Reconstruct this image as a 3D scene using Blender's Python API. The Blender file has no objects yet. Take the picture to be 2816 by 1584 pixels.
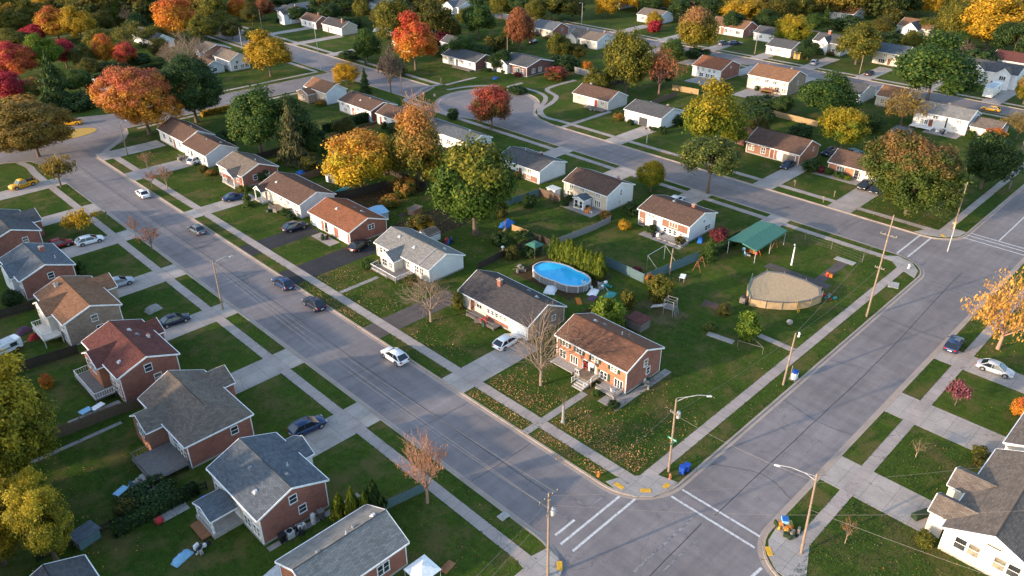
import bpy, math, random
import numpy as np
R=math.radians
rnd=random.Random(7)
sc=bpy.context.scene
COL=sc.collection
GZ=0.12            # top of the lawns above the road surface

# ------------------------------------------------------------------ materials
MATS={}
def newmat(name):
    m=bpy.data.materials.new(name); m.use_nodes=True
    nt=m.node_tree; nt.nodes.clear()
    out=nt.nodes.new('ShaderNodeOutputMaterial')
    return m,nt,out
def N(nt,t,**kw):
    n=nt.nodes.new(t)
    for k,v in kw.items():
        if k in n.inputs.keys() if isinstance(k,str) else False: n.inputs[k].default_value=v
        else: setattr(n,k,v)
    return n
def c4(c): return (c[0],c[1],c[2],1)
def coords(nt,kind='Object'):
    return nt.nodes.new('ShaderNodeTexCoord').outputs[kind]
def noise(nt,vec,scale,detail=4,rough=.6):
    n=nt.nodes.new('ShaderNodeTexNoise'); nt.links.new(vec,n.inputs['Vector'])
    n.inputs['Scale'].default_value=scale; n.inputs['Detail'].default_value=detail; n.inputs['Roughness'].default_value=rough
    return n.outputs['Fac']
def ramp(nt,fac,stops):
    n=nt.nodes.new('ShaderNodeValToRGB'); nt.links.new(fac,n.inputs['Fac'])
    e=n.color_ramp.elements
    while len(e)>1: e.remove(e[-1])
    e[0].position=stops[0][0]; e[0].color=c4(stops[0][1])
    for p,c in stops[1:]:
        x=e.new(p); x.color=c4(c)
    return n.outputs['Color']
def mixc(nt,fac,a,b,mode='MIX'):
    n=nt.nodes.new('ShaderNodeMix'); n.data_type='RGBA'; n.blend_type=mode
    for s,v in ((0,fac),(6,a),(7,b)):
        if isinstance(v,bpy.types.NodeSocket): nt.links.new(v,n.inputs[s])
        elif s==0: n.inputs[0].default_value=v
        else: n.inputs[s].default_value=c4(v)
    return n.outputs[2]
def mth(nt,op,a,b=None,c=None):
    n=nt.nodes.new('ShaderNodeMath'); n.operation=op
    for i,v in enumerate((a,b,c)):
        if v is None: continue
        if isinstance(v,bpy.types.NodeSocket): nt.links.new(v,n.inputs[i])
        else: n.inputs[i].default_value=v
    return n.outputs[0]
def finish(nt,out,col,rough=.8,bump=None,bstr=.3,bdist=.05,metal=0,spec=.3,coat=0):
    p=nt.nodes.new('ShaderNodeBsdfPrincipled')
    if isinstance(col,bpy.types.NodeSocket): nt.links.new(col,p.inputs['Base Color'])
    else: p.inputs['Base Color'].default_value=c4(col)
    if isinstance(rough,bpy.types.NodeSocket): nt.links.new(rough,p.inputs['Roughness'])
    else: p.inputs['Roughness'].default_value=rough
    p.inputs['Metallic'].default_value=metal
    p.inputs['Specular IOR Level'].default_value=spec
    p.inputs['Coat Weight'].default_value=coat
    p.inputs['Coat Roughness'].default_value=.08
    if bump is not None:
        b=nt.nodes.new('ShaderNodeBump'); nt.links.new(bump,b.inputs['Height'])
        b.inputs['Strength'].default_value=bstr; b.inputs['Distance'].default_value=bdist
        nt.links.new(b.outputs[0],p.inputs['Normal'])
    nt.links.new(p.outputs[0],out.inputs['Surface'])
    return p
def M(name): return MATS[name]
def plain(name,c,rough=.6,var=.18,scale=3,metal=0,spec=.3,coat=0):
    m,nt,out=newmat(name)
    f=noise(nt,coords(nt),scale,3)
    a=tuple(x*(1-var) for x in c); b=tuple(min(1,x*(1+var)) for x in c)
    finish(nt,out,ramp(nt,f,[(.3,a),(.7,b)]),rough,metal=metal,spec=spec,coat=coat)
    MATS[name]=m; return m
def brickm(name,c1,c2,mortar,w=.42,h=.15,rough=.9):
    m,nt,out=newmat(name)
    uv=coords(nt,'UV')
    b=nt.nodes.new('ShaderNodeTexBrick'); nt.links.new(uv,b.inputs['Vector'])
    b.inputs['Color1'].default_value=c4(c1); b.inputs['Color2'].default_value=c4(c2); b.inputs['Mortar'].default_value=c4(mortar)
    b.inputs['Scale'].default_value=1; b.inputs['Mortar Size'].default_value=.014
    b.inputs['Brick Width'].default_value=w; b.inputs['Row Height'].default_value=h; b.inputs['Bias'].default_value=0
    f=noise(nt,coords(nt),.6,4)
    col=mixc(nt,.6,b.outputs['Color'],ramp(nt,f,[(.25,(.6,.6,.6)),(.75,(1.25,1.2,1.15))]),'MULTIPLY')
    finish(nt,out,col,rough,bump=b.outputs['Fac'],bstr=-.4,bdist=.02)
    MATS[name]=m; return m
def shingle(name,c,var=.2,streak=.13):
    m,nt,out=newmat(name)
    uv=coords(nt,'UV')
    b=nt.nodes.new('ShaderNodeTexBrick'); nt.links.new(uv,b.inputs['Vector'])
    a=tuple(x*(1-var) for x in c); d=tuple(x*(1+var) for x in c)
    b.inputs['Color1'].default_value=c4(a); b.inputs['Color2'].default_value=c4(d); b.inputs['Mortar'].default_value=c4(tuple(x*.45 for x in c))
    b.inputs['Scale'].default_value=1; b.inputs['Mortar Size'].default_value=.012
    b.inputs['Brick Width'].default_value=.5; b.inputs['Row Height'].default_value=.2; b.inputs['Bias'].default_value=0
    oc=coords(nt)
    f=noise(nt,oc,.45,5,.65)
    col=mixc(nt,1.0,b.outputs['Color'],ramp(nt,f,[(.28,(1-streak,)*3),(.72,(1+streak*.6,)*3)]),'MULTIPLY')
    mp=nt.nodes.new('ShaderNodeMapping'); nt.links.new(uv,mp.inputs['Vector']); mp.inputs['Scale'].default_value=(1.6,.12,1)
    g=noise(nt,mp.outputs[0],1.0,3)
    col=mixc(nt,.7,col,ramp(nt,g,[(.3,(.86,.86,.87)),(.65,(1.07,1.06,1.04))]),'MULTIPLY')
    finish(nt,out,col,.95,bump=b.outputs['Fac'],bstr=-.5,bdist=.03,spec=.15)
    MATS[name]=m; return m
def siding(name,c,pitch=.19):
    m,nt,out=newmat(name)
    uv=coords(nt,'UV'); sep=nt.nodes.new('ShaderNodeSeparateXYZ'); nt.links.new(uv,sep.inputs[0])
    v=mth(nt,'FRACT',mth(nt,'DIVIDE',sep.outputs[1],pitch))
    edge=mth(nt,'GREATER_THAN',v,.86)
    f=noise(nt,coords(nt),.9,4)
    col=ramp(nt,f,[(.25,tuple(x*.86 for x in c)),(.75,tuple(min(1,x*1.06) for x in c))])
    col=mixc(nt,edge,col,tuple(x*.62 for x in c))
    finish(nt,out,col,.6,bump=v,bstr=.5,bdist=.03)
    MATS[name]=m; return m
def paving(name,c,px=0,py=0,line=.03,var=.14,pink=0):
    m,nt,out=newmat(name)
    oc=coords(nt); sep=nt.nodes.new('ShaderNodeSeparateXYZ'); nt.links.new(oc,sep.inputs[0])
    f=noise(nt,oc,.35,5,.65); g=noise(nt,oc,5,3)
    col=ramp(nt,f,[(.25,tuple(x*(1-var*1.6) for x in c)),(.5,c),(.75,tuple(x*(1+var) for x in c))])
    col=mixc(nt,.5,col,ramp(nt,g,[(.3,(.8,.8,.8)),(.7,(1.15,1.15,1.15))]),'MULTIPLY')
    lines=None
    for ax,p in ((0,px),(1,py)):
        if not p: continue
        q=mth(nt,'FRACT',mth(nt,'DIVIDE',sep.outputs[ax],p))
        l=mth(nt,'LESS_THAN',q,line/p)
        fl=mth(nt,'FLOOR',mth(nt,'DIVIDE',sep.outputs[ax],p))
        w=nt.nodes.new('ShaderNodeTexWhiteNoise'); w.noise_dimensions='1D'; nt.links.new(fl,w.inputs['W'])
        col=mixc(nt,.6,col,ramp(nt,w.outputs['Value'],[(0,(.84,.84,.85)),(1,(1.1,1.09,1.08))]),'MULTIPLY')
        lines=l if lines is None else mth(nt,'MAXIMUM',lines,l)
    if lines is not None: col=mixc(nt,lines,col,tuple(x*.3 for x in c))
    # hairline cracks
    vo=nt.nodes.new('ShaderNodeTexVoronoi'); vo.feature='DISTANCE_TO_EDGE'; vo.inputs['Scale'].default_value=.16
    ds=nt.nodes.new('ShaderNodeVectorMath'); ds.operation='ADD'
    nn=nt.nodes.new('ShaderNodeTexNoise'); nt.links.new(oc,nn.inputs['Vector']); nn.inputs['Scale'].default_value=.5; nn.inputs['Detail'].default_value=5
    nt.links.new(oc,ds.inputs[0]); sc_=nt.nodes.new('ShaderNodeVectorMath'); sc_.operation='SCALE'; sc_.inputs['Scale'].default_value=2.5
    nt.links.new(nn.outputs['Color'],sc_.inputs[0]); nt.links.new(sc_.outputs[0],ds.inputs[1]); nt.links.new(ds.outputs[0],vo.inputs['Vector'])
    cr=mth(nt,'LESS_THAN',vo.outputs['Distance'],.0045)
    ms=mth(nt,'GREATER_THAN',noise(nt,oc,.05,2),.5)
    col=mixc(nt,mth(nt,'MULTIPLY',mth(nt,'MULTIPLY',cr,ms),.6),col,tuple(x*.35 for x in c))
    finish(nt,out,col,.9,bump=g,bstr=.25,bdist=.02,spec=.2)
    MATS[name]=m; return m
def asphalt(name,c):
    m,nt,out=newmat(name)
    oc=coords(nt)
    mp=nt.nodes.new('ShaderNodeMapping'); nt.links.new(oc,mp.inputs['Vector'])
    f=noise(nt,oc,.09,5,.6); g=noise(nt,oc,9,3); h=noise(nt,oc,.8,4)
    col=ramp(nt,f,[(.3,tuple(x*.8 for x in c)),(.7,tuple(x*1.18 for x in c))])
    col=mixc(nt,.8,col,ramp(nt,g,[(.3,(.78,.78,.78)),(.7,(1.2,1.2,1.2))]),'MULTIPLY')
    col=mixc(nt,.7,col,ramp(nt,h,[(.3,(.85,.85,.86)),(.7,(1.1,1.1,1.09))]),'MULTIPLY')
    # long wheel streaks in both street directions
    for scl in ((.9,.02,1),(.02,.9,1)):
        q=nt.nodes.new('ShaderNodeMapping'); nt.links.new(oc,q.inputs['Vector']); q.inputs['Scale'].default_value=scl
        s=noise(nt,q.outputs[0],1,3)
        col=mixc(nt,.6,col,ramp(nt,s,[(.3,(.80,.80,.82)),(.7,(1.14,1.13,1.11))]),'MULTIPLY')
    vo=nt.nodes.new('ShaderNodeTexVoronoi'); vo.feature='DISTANCE_TO_EDGE'; vo.inputs['Scale'].default_value=.085
    nn=nt.nodes.new('ShaderNodeTexNoise'); nt.links.new(oc,nn.inputs['Vector']); nn.inputs['Scale'].default_value=.25; nn.inputs['Detail'].default_value=6
    s_=nt.nodes.new('ShaderNodeVectorMath'); s_.operation='SCALE'; s_.inputs['Scale'].default_value=7; nt.links.new(nn.outputs['Color'],s_.inputs[0])
    a_=nt.nodes.new('ShaderNodeVectorMath'); a_.operation='ADD'; nt.links.new(oc,a_.inputs[0]); nt.links.new(s_.outputs[0],a_.inputs[1]); nt.links.new(a_.outputs[0],vo.inputs['Vector'])
    cr=mth(nt,'LESS_THAN',vo.outputs['Distance'],.0042)
    ms=mth(nt,'GREATER_THAN',noise(nt,oc,.045,2),.5)
    col=mixc(nt,mth(nt,'MULTIPLY',mth(nt,'MULTIPLY',cr,ms),.4),col,tuple(x*.45 for x in c))
    # dark repair patches
    v2=nt.nodes.new('ShaderNodeTexVoronoi'); v2.inputs['Scale'].default_value=.11; v2.distance='CHEBYCHEV'; nt.links.new(oc,v2.inputs['Vector'])
    sp=nt.nodes.new('ShaderNodeSeparateColor'); nt.links.new(v2.outputs['Color'],sp.inputs[0])
    pk=mth(nt,'MULTIPLY',mth(nt,'GREATER_THAN',sp.outputs[0],.86),mth(nt,'LESS_THAN',v2.outputs['Distance'],.2))
    col=mixc(nt,mth(nt,'MULTIPLY',pk,.12),col,tuple(x*.5 for x in c))
    finish(nt,out,col,.88,bump=g,bstr=.3,bdist=.02,spec=.25)
    MATS[name]=m; return m
def grassm(name,c1,c2,brown,bt=.6):
    m,nt,out=newmat(name)
    oc=coords(nt)
    f=noise(nt,oc,.10,6,.62); g=noise(nt,oc,1.3,4,.7); h=noise(nt,oc,7,3); b=noise(nt,oc,.21,5,.68)
    col=ramp(nt,f,[(.3,c1),(.7,c2)])
    col=mixc(nt,.75,col,ramp(nt,g,[(.3,(.62,.64,.6)),(.7,(1.3,1.28,1.2))]),'MULTIPLY')
    col=mixc(nt,.7,col,ramp(nt,h,[(.32,(.5,.52,.5)),(.7,(1.45,1.4,1.3))]),'MULTIPLY')
    # mowing direction streaks
    q=nt.nodes.new('ShaderNodeMapping'); nt.links.new(oc,q.inputs['Vector']); q.inputs['Scale'].default_value=(1.4,.12,1); q.inputs['Rotation'].default_value=(0,0,.5)
    s=noise(nt,q.outputs[0],1,3)
    col=mixc(nt,.5,col,ramp(nt,s,[(.3,(.8,.82,.8)),(.7,(1.18,1.15,1.1))]),'MULTIPLY')
    pb=noise(nt,oc,.045,4,.6)
    col=mixc(nt,.8,col,ramp(nt,pb,[(.32,(.72,.84,.8)),(.5,(1,1,1)),(.68,(1.35,1.2,1.1))]),'MULTIPLY')
    fb=ramp(nt,b,[(bt,(0,0,0)),(bt+.14,(1,1,1))])
    fbv=mth(nt,'MULTIPLY',fb,.75)
    col=mixc(nt,fbv,col,brown)
    finish(nt,out,col,1.0,bump=h,bstr=.8,bdist=.12,spec=.06)
    MATS[name]=m; return m
def leafm(name,c1,c2,c3,grad=0.,lo=.35,hi=.85,trans=.38):
    """c1/c2 alternate between leaf clumps, c3 comes in towards the top (grad>0) of the crown"""
    m,nt,out=newmat(name)
    at=nt.nodes.new('ShaderNodeAttribute'); at.attribute_name='tone'
    sp=nt.nodes.new('ShaderNodeSeparateColor'); nt.links.new(at.outputs['Color'],sp.inputs[0])
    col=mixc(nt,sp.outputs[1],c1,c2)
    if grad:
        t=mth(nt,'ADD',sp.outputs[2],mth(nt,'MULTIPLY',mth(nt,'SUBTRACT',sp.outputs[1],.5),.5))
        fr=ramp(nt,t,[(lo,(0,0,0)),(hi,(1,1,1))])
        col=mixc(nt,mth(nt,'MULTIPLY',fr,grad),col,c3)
    else:
        col=mixc(nt,ramp(nt,sp.outputs[0],[(.8,(0,0,0)),(.95,(.8,.8,.8))]),col,c3)
    col=mixc(nt,1.0,col,ramp(nt,sp.outputs[0],[(0,(.6,.6,.6)),(1,(1.35,1.3,1.25))]),'MULTIPLY')
    oi=nt.nodes.new('ShaderNodeObjectInfo')
    col=mixc(nt,.6,col,ramp(nt,oi.outputs['Random'],[(0,(.78,.85,.8)),(1,(1.18,1.1,1.1))]),'MULTIPLY')
    d=nt.nodes.new('ShaderNodeBsdfPrincipled'); nt.links.new(col,d.inputs['Base Color']); d.inputs['Roughness'].default_value=.65; d.inputs['Specular IOR Level'].default_value=.2
    tr=nt.nodes.new('ShaderNodeBsdfTranslucent'); nt.links.new(col,tr.inputs['Color'])
    mx=nt.nodes.new('ShaderNodeMixShader'); mx.inputs[0].default_value=trans
    nt.links.new(d.outputs[0],mx.inputs[1]); nt.links.new(tr.outputs[0],mx.inputs[2]); nt.links.new(mx.outputs[0],out.inputs['Surface'])
    MATS[name]=m; return m

# ------------------------------------------------------------------ mesh builder
class MB:
    def __init__(s): s.v=[]; s.f=[]; s.m=[]; s.sm=[]
    def add(s,vs,fs,m=0,smooth=False):
        o=len(s.v); s.v+= [tuple(p) for p in vs]
        for f in fs: s.f.append([o+i for i in f]); s.m.append(m); s.sm.append(smooth)
    def quad(s,a,b,c,d,m=0): s.add([a,b,c,d],[(0,1,2,3)],m)
    def poly(s,pts,m=0): s.add(pts,[tuple(range(len(pts)))],m)
    def box(s,x0,x1,y0,y1,z0,z1,m=0):
        s.add([(x0,y0,z0),(x1,y0,z0),(x1,y1,z0),(x0,y1,z0),(x0,y0,z1),(x1,y0,z1),(x1,y1,z1),(x0,y1,z1)],
              [(3,2,1,0),(4,5,6,7),(0,1,5,4),(1,2,6,5),(2,3,7,6),(3,0,4,7)],m)
    def rbox(s,cx,cy,cz,lx,ly,lz,rz=0,m=0,bev=0,taper=1.):
        """box centred at (cx,cy) with bottom at cz, optional edge chamfer and top taper"""
        b=bev; hx,hy=lx/2,ly/2
        def ring(z,k,ins): 
            ax,ay=hx*k-ins,hy*k-ins; c=min(b,ax*.9,ay*.9)
            if b<=0: return [(-ax,-ay,z),(ax,-ay,z),(ax,ay,z),(-ax,ay,z)]
            return [(-ax+c,-ay,z),(ax-c,-ay,z),(ax,-ay+c,z),(ax,ay-c,z),(ax-c,ay,z),(-ax+c,ay,z),(-ax,ay-c,z),(-ax,-ay+c,z)]
        rs=[ring(0,1,0)]
        if b>0: rs+= [ring(lz-b,taper,0),ring(lz,taper,b*.8)]
        else: rs+=[ring(lz,taper,0)]
        ca,sa=math.cos(rz),math.sin(rz); vs=[];n=len(rs[0])
        for r in rs:
            for x,y,z in r: vs.append((cx+x*ca-y*sa,cy+x*sa+y*ca,cz+z))
        fs=[tuple(reversed(range(n))),tuple(range((len(rs)-1)*n,len(rs)*n))]
        for k in range(len(rs)-1):
            for i in range(n): j=(i+1)%n; fs.append((k*n+i,k*n+j,(k+1)*n+j,(k+1)*n+i))
        s.add(vs,fs,m)
    def tube(s,pts,rad,n=6,m=0,cap=True,smooth=True):
        """tube through points with one radius or one per point"""
        if not hasattr(rad,'__len__'): rad=[rad]*len(pts)
        P=[np.array(p,float) for p in pts]; o=len(s.v); vs=[]
        for i,p in enumerate(P):
            d=(P[min(i+1,len(P)-1)]-P[max(i-1,0)]); d/= (np.linalg.norm(d)+1e-9)
            u=np.cross(d,(0,0,1.)) if abs(d[2])<.95 else np.cross(d,(1.,0,0)); u/=np.linalg.norm(u); w=np.cross(d,u)
            for k in range(n):
                a=2*math.pi*k/n; vs.append(tuple(p+rad[i]*(math.cos(a)*u+math.sin(a)*w)))
        fs=[]
        for i in range(len(P)-1):
            for k in range(n):
                j=(k+1)%n; fs.append((i*n+k,i*n+j,(i+1)*n+j,(i+1)*n+k))
        s.add(vs,fs,m,smooth)
        if cap:
            s.add([vs[k] for k in range(n)],[tuple(range(n))],m); s.add([vs[(len(P)-1)*n+k] for k in range(n)],[tuple(reversed(range(n)))],m)
    def lathe(s,cx,cy,prof,n=16,m=0,smooth=True):
        vs=[];fs=[]
        for r,z in prof:
            for k in range(n): a=2*math.pi*k/n; vs.append((cx+r*math.cos(a),cy+r*math.sin(a),z))
        for i in range(len(prof)-1):
            for k in range(n): j=(k+1)%n; fs.append((i*n+k,i*n+j,(i+1)*n+j,(i+1)*n+k))
        s.add(vs,fs,m,smooth)
        s.add(vs[-n:],[tuple(range(n))],m); s.add(vs[:n],[tuple(reversed(range(n)))],m)
    def prism(s,pts,z0,z1,m=0,mside=None):
        n=len(pts); s.add([(x,y,z1) for x,y in pts],[tuple(range(n))],m)
        vs=[(x,y,z0) for x,y in pts]+[(x,y,z1) for x,y in pts]
        s.add(vs,[(i,(i+1)%n,n+(i+1)%n,n+i) for i in range(n)],m if mside is None else mside)
    def mesh(s,name,mats,off=(0,0,0),uv=True):
        me=bpy.data.meshes.new(name)
        if off!=(0,0,0): vs=[(a-off[0],b-off[1],c-off[2]) for a,b,c in s.v]
        else: vs=s.v
        me.from_pydata(vs,[],s.f)
        for mm in mats: me.materials.append(MATS[mm] if isinstance(mm,str) else mm)
        me.polygons.foreach_set('material_index',s.m); me.polygons.foreach_set('use_smooth',s.sm)
        if uv:
            ul=me.uv_layers.new(name='UVMap'); data=[]
            for f in s.f:
                P=[s.v[i] for i in f]
                nx=ny=nz=0.
                for i in range(len(P)):
                    a,b=P[i],P[(i+1)%len(P)]
                    nx+=(a[1]-b[1])*(a[2]+b[2]); ny+=(a[2]-b[2])*(a[0]+b[0]); nz+=(a[0]-b[0])*(a[1]+b[1])
                l=math.sqrt(nx*nx+ny*ny+nz*nz)+1e-12; nx/=l;ny/=l;nz/=l
                h=math.hypot(nx,ny)
                if h<.02: u=(1,0,0); w=(0,1,0)
                else:
                    u=(-ny/h,nx/h,0); w=(ny*u[2]-nz*u[1],nz*u[0]-nx*u[2],nx*u[1]-ny*u[0])
                for p in P: data+= [p[0]*u[0]+p[1]*u[1]+p[2]*u[2], p[0]*w[0]+p[1]*w[1]+p[2]*w[2]]
            ul.data.foreach_set('uv',data)
        me.validate(); me.update(); return me
    def obj(s,name,mats,parent=None,off=(0,0,0),uv=True):
        o=bpy.data.objects.new(name,s.mesh(name,mats,off,uv)); COL.objects.link(o)
        if parent is not None: o.parent=parent
        return o
def inst(name,me,parent=None,loc=(0,0,0),rz=0,scale=(1,1,1),mat=None):
    o=bpy.data.objects.new(name,me); COL.objects.link(o)
    if parent is not None: o.parent=parent
    o.location=loc; o.rotation_euler=(0,0,rz); o.scale=scale
    if mat is not None:
        o.material_slots[0].link='OBJECT'; o.material_slots[0].material=MATS[mat] if isinstance(mat,str) else mat
    return o
def thing(name,label,cat,loc=(0,0,0),rz=0,group=None):
    o=bpy.data.objects.new(name,None); COL.objects.link(o); o.empty_display_size=.3
    o.location=loc; o.rotation_euler=(0,0,rz); o['label']=label; o['category']=cat
    if group: o['group']=group
    return o
def tag(o,label,cat,group=None):
    o['label']=label; o['category']=cat
    if group: o['group']=group
    return o
def solo(name,label,cat,mb,mats,loc,rz=0,group=None):
    o=mb.obj(name,mats); o.location=loc; o.rotation_euler=(0,0,rz); return tag(o,label,cat,group)
def struct(name,mb,mats,kind='structure'):
    o=mb.obj(name,mats); o['kind']=kind; return o
# ------------------------------------------------------------------ trees
def leaf_mesh(name,centers,normals,sizes,tones,asp=.62):
    """many small folded leaf-shaped faces from numpy arrays"""
    n=len(centers); nr=normals/ (np.linalg.norm(normals,axis=1,keepdims=True)+1e-9)
    g=np.random.RandomState(n); rv=g.normal(size=(n,3))
    u=np.cross(nr,rv); u/= (np.linalg.norm(u,axis=1,keepdims=True)+1e-9); w=np.cross(nr,u)
    s=sizes[:,None]
    v=np.empty((n,4,3),np.float32)
    v[:,0]=centers-u*s; v[:,1]=centers-w*s*asp+nr*s*.18; v[:,2]=centers+u*s; v[:,3]=centers+w*s*asp+nr*s*.18
    me=bpy.data.meshes.new(name)
    me.vertices.add(n*4); me.vertices.foreach_set('co',v.reshape(-1))
    me.loops.add(n*4); me.loops.foreach_set('vertex_index',np.arange(n*4,dtype=np.int32))
    me.polygons.add(n); me.polygons.foreach_set('loop_start',np.arange(0,n*4,4,dtype=np.int32))
    at=me.attributes.new('tone','FLOAT_COLOR','POINT')
    t=np.ones((n,4,4),np.float32); t[:,:,:3]=tones[:,None,:]; at.data.foreach_set('color',t.reshape(-1))
    me.materials.append(None); me.update(calc_edges=True); me.validate(); return me
def lobes(g,k=7):
    d=g.normal(size=(k,3)); d/=np.linalg.norm(d,axis=1,keepdims=True); a=g.uniform(.08,.42,k); return d,a
def crown_mesh(name,seed,nc,nl,leaf,rc=(.2,.34),squash=.8,bottom=-.8,pear=0.,hollow=.45):
    g=np.random.RandomState(seed); D,A=lobes(g)
    C=[];
    while len(C)<nc:
        d=g.normal(size=3); d/=np.linalg.norm(d)
        env=.86+sum(a*max(0,float(d@x))**3 for x,a in zip(D,A))
        r=env*(hollow+(1-hollow)*g.uniform()**.5)
        p=d*r*.82
        if pear: p[:2]*=1+pear*(-p[2])
        if p[2]<bottom: continue
        C.append(p)
    C=np.array(C); CT=g.uniform(size=nc); RC=g.uniform(rc[0],rc[1],nc)
    idx=np.repeat(np.arange(nc),nl); n=len(idx)
    d=g.normal(size=(n,3)); d/=np.linalg.norm(d,axis=1,keepdims=True)
    rr=RC[idx]*(.35+.65*g.uniform(size=n)**.5)*(1+.25*g.normal(size=n).clip(-1.5,2))
    P=C[idx]+d*rr[:,None]*np.array([1,1,squash])
    out=C[idx]/(np.linalg.norm(C[idx],axis=1,keepdims=True)+1e-6)
    nrm=d*.6+out*.45+np.array([0,0,.25])+g.normal(size=(n,3))*.45
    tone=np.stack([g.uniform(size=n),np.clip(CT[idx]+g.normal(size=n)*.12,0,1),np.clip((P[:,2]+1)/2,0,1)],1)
    return leaf_mesh(name,P,nrm,leaf*g.uniform(.7,1.35,n),tone)
def conifer_mesh(name,seed,n,leaf):
    g=np.random.RandomState(seed)
    z=1-g.uniform(size=n)**.62; z=np.clip(z,0,1); layers=13
    zl=np.round(z*layers)/layers+g.normal(size=n)*.012
    rad=(1-z)**.85*(.62+.2*np.sin(zl*37)+.22*np.sin(zl*91+1)*g.uniform(size=n)+.3*g.uniform(size=n))
    a=g.uniform(0,2*np.pi,n); arms=9
    ar=np.round((a+zl*17)/(2*np.pi)*arms)/arms*2*np.pi-zl*17
    a=np.where(g.uniform(size=n)<.8,ar+g.normal(size=n)*.15,a); rad=rad*(1+.3*np.sin(ar*3+zl*23))
    r=rad*(.35+.65*g.uniform(size=n)**.6)
    P=np.stack([r*np.cos(a),r*np.sin(a),zl-.10*r],1)
    nrm=np.stack([np.cos(a)*.5,np.sin(a)*.5,np.full(n,.8)],1)+g.normal(size=(n,3))*.4
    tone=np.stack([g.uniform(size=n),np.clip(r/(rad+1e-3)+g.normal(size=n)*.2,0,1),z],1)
    return leaf_mesh(name,P,nrm,leaf*g.uniform(.7,1.3,n),tone)
def column_mesh(name,seed,n,leaf):
    g=np.random.RandomState(seed); z=g.uniform(size=n)
    prof=np.minimum(1,(1-z)*1.5)**.75*np.minimum(1,.55+z*2)
    a=g.uniform(0,2*np.pi,n); lump=1+.14*np.sin(a*4+z*9)+.1*np.sin(a*7-z*21)
    r=prof*lump*(.72+.32*g.uniform(size=n))
    P=np.stack([r*np.cos(a),r*np.sin(a),z],1)
    nrm=np.stack([np.cos(a),np.sin(a),np.full(n,.35)],1)+g.normal(size=(n,3))*.45
    tone=np.stack([g.uniform(size=n),np.clip(.5+.5*np.sin(a*4+z*9)+g.normal(size=n)*.2,0,1),z],1)
    return leaf_mesh(name,P,nrm,leaf*g.uniform(.7,1.3,n),tone)
def limb_mesh(name,seed,trunk_h=.33,nlimb=7,top=.82,spread=.42,r0=.026):
    """tapered trunk with limbs, unit height"""
    r=random.Random(seed); b=MB()
    lean=[(0,0,0)]; x=y=0
    for k in range(1,6):
        x+=r.uniform(-.012,.012); y+=r.uniform(-.012,.012); lean.append((x,y,top*k/5))
    b.tube([(0,0,-.01)]+lean[1:],[r0*1.5]+[r0*(1-.16*k) for k in range(1,6)],7)
    for k in range(nlimb):
        a=2*math.pi*k/nlimb+r.uniform(-.3,.3); z0=trunk_h+ (top-.2-trunk_h)*k/nlimb; L=spread*r.uniform(.55,.95)
        p=[(0,0,z0),(math.cos(a)*L*.45,math.sin(a)*L*.45,z0+.10),(math.cos(a)*L*.8,math.sin(a)*L*.8,z0+.22)]
        b.tube(p,[r0*.55,r0*.36,r0*.14],5)
    return b.mesh(name,['bark'],uv=False)
def branch_mesh(name,seed,levels=4,spread=.55,up=.5,r0=.02,trunk=.25,nb=(6,5,4,4),upright=0.):
    """bare branching skeleton, unit height; returns mesh and twig tips"""
    r=random.Random(seed); b=MB(); tips=[]
    def grow(p,d,L,rad,lev):
        d=np.array(d,float); d/=np.linalg.norm(d)
        q=p+d*L*.5+np.array([r.uniform(-1,1),r.uniform(-1,1),r.uniform(-.3,.6)])*L*.07
        e=p+d*L+np.array([0,0,.06*L*(1 if lev>1 else .3)])
        b.tube([tuple(p),tuple(q),tuple(e)],[rad,rad*.75,rad*.42],6 if lev<2 else 3,cap=False,smooth=True)
        if lev>=levels: tips.append((tuple(e),tuple(q))); return
        n=nb[min(lev,len(nb)-1)]
        for k in range(n):
            t=.35+.65*(k+1)/n; base=p+(e-p)*t
            a=2*math.pi*k/n*1.62+r.uniform(-.5,.5)
            u=np.cross(d,(0.31,.2,.93)); u/=np.linalg.norm(u)+1e-9; w=np.cross(d,u)
            s=spread*r.uniform(.75,1.25)
            nd=d*(1-s*.35)+ (math.cos(a)*u+math.sin(a)*w)*s+np.array([0,0,up*.32+upright])
            grow(base,nd,L*r.uniform(.52,.74),max(rad*.5,.0016),lev+1)
    b.tube([(0,0,-.01),(.004,.003,trunk*.5),(0,.004,trunk)],[r0*1.35,r0*1.05,r0],8,cap=False)
    n=nb[0]
    for k in range(n):
        a=2*math.pi*k/n+r.uniform(-.35,.35); t=trunk*(.82+.18*k/n)
        s=spread*r.uniform(.6,1.1); grow(np.array([0,0,t]),(math.cos(a)*s,math.sin(a)*s,.75+upright),.36*r.uniform(.8,1.1),r0*.62,1)
    grow(np.array([0,0,trunk*.95]),(r.uniform(-.1,.1),r.uniform(-.1,.1),1),.42,r0*.8,1)
    zs=max(v[2] for v in b.v); hr=sorted(math.hypot(v[0],v[1]) for v in b.v); rs=hr[int(len(hr)*.93)]
    b.v=[(x/rs,y/rs,z/zs) for x,y,z in b.v]
    tips=np.array([[(p[0]/rs,p[1]/rs,p[2]/zs),(q[0]/rs,q[1]/rs,q[2]/zs)] for p,q in tips])
    return b.mesh(name,['bark'],uv=False),tips
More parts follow.
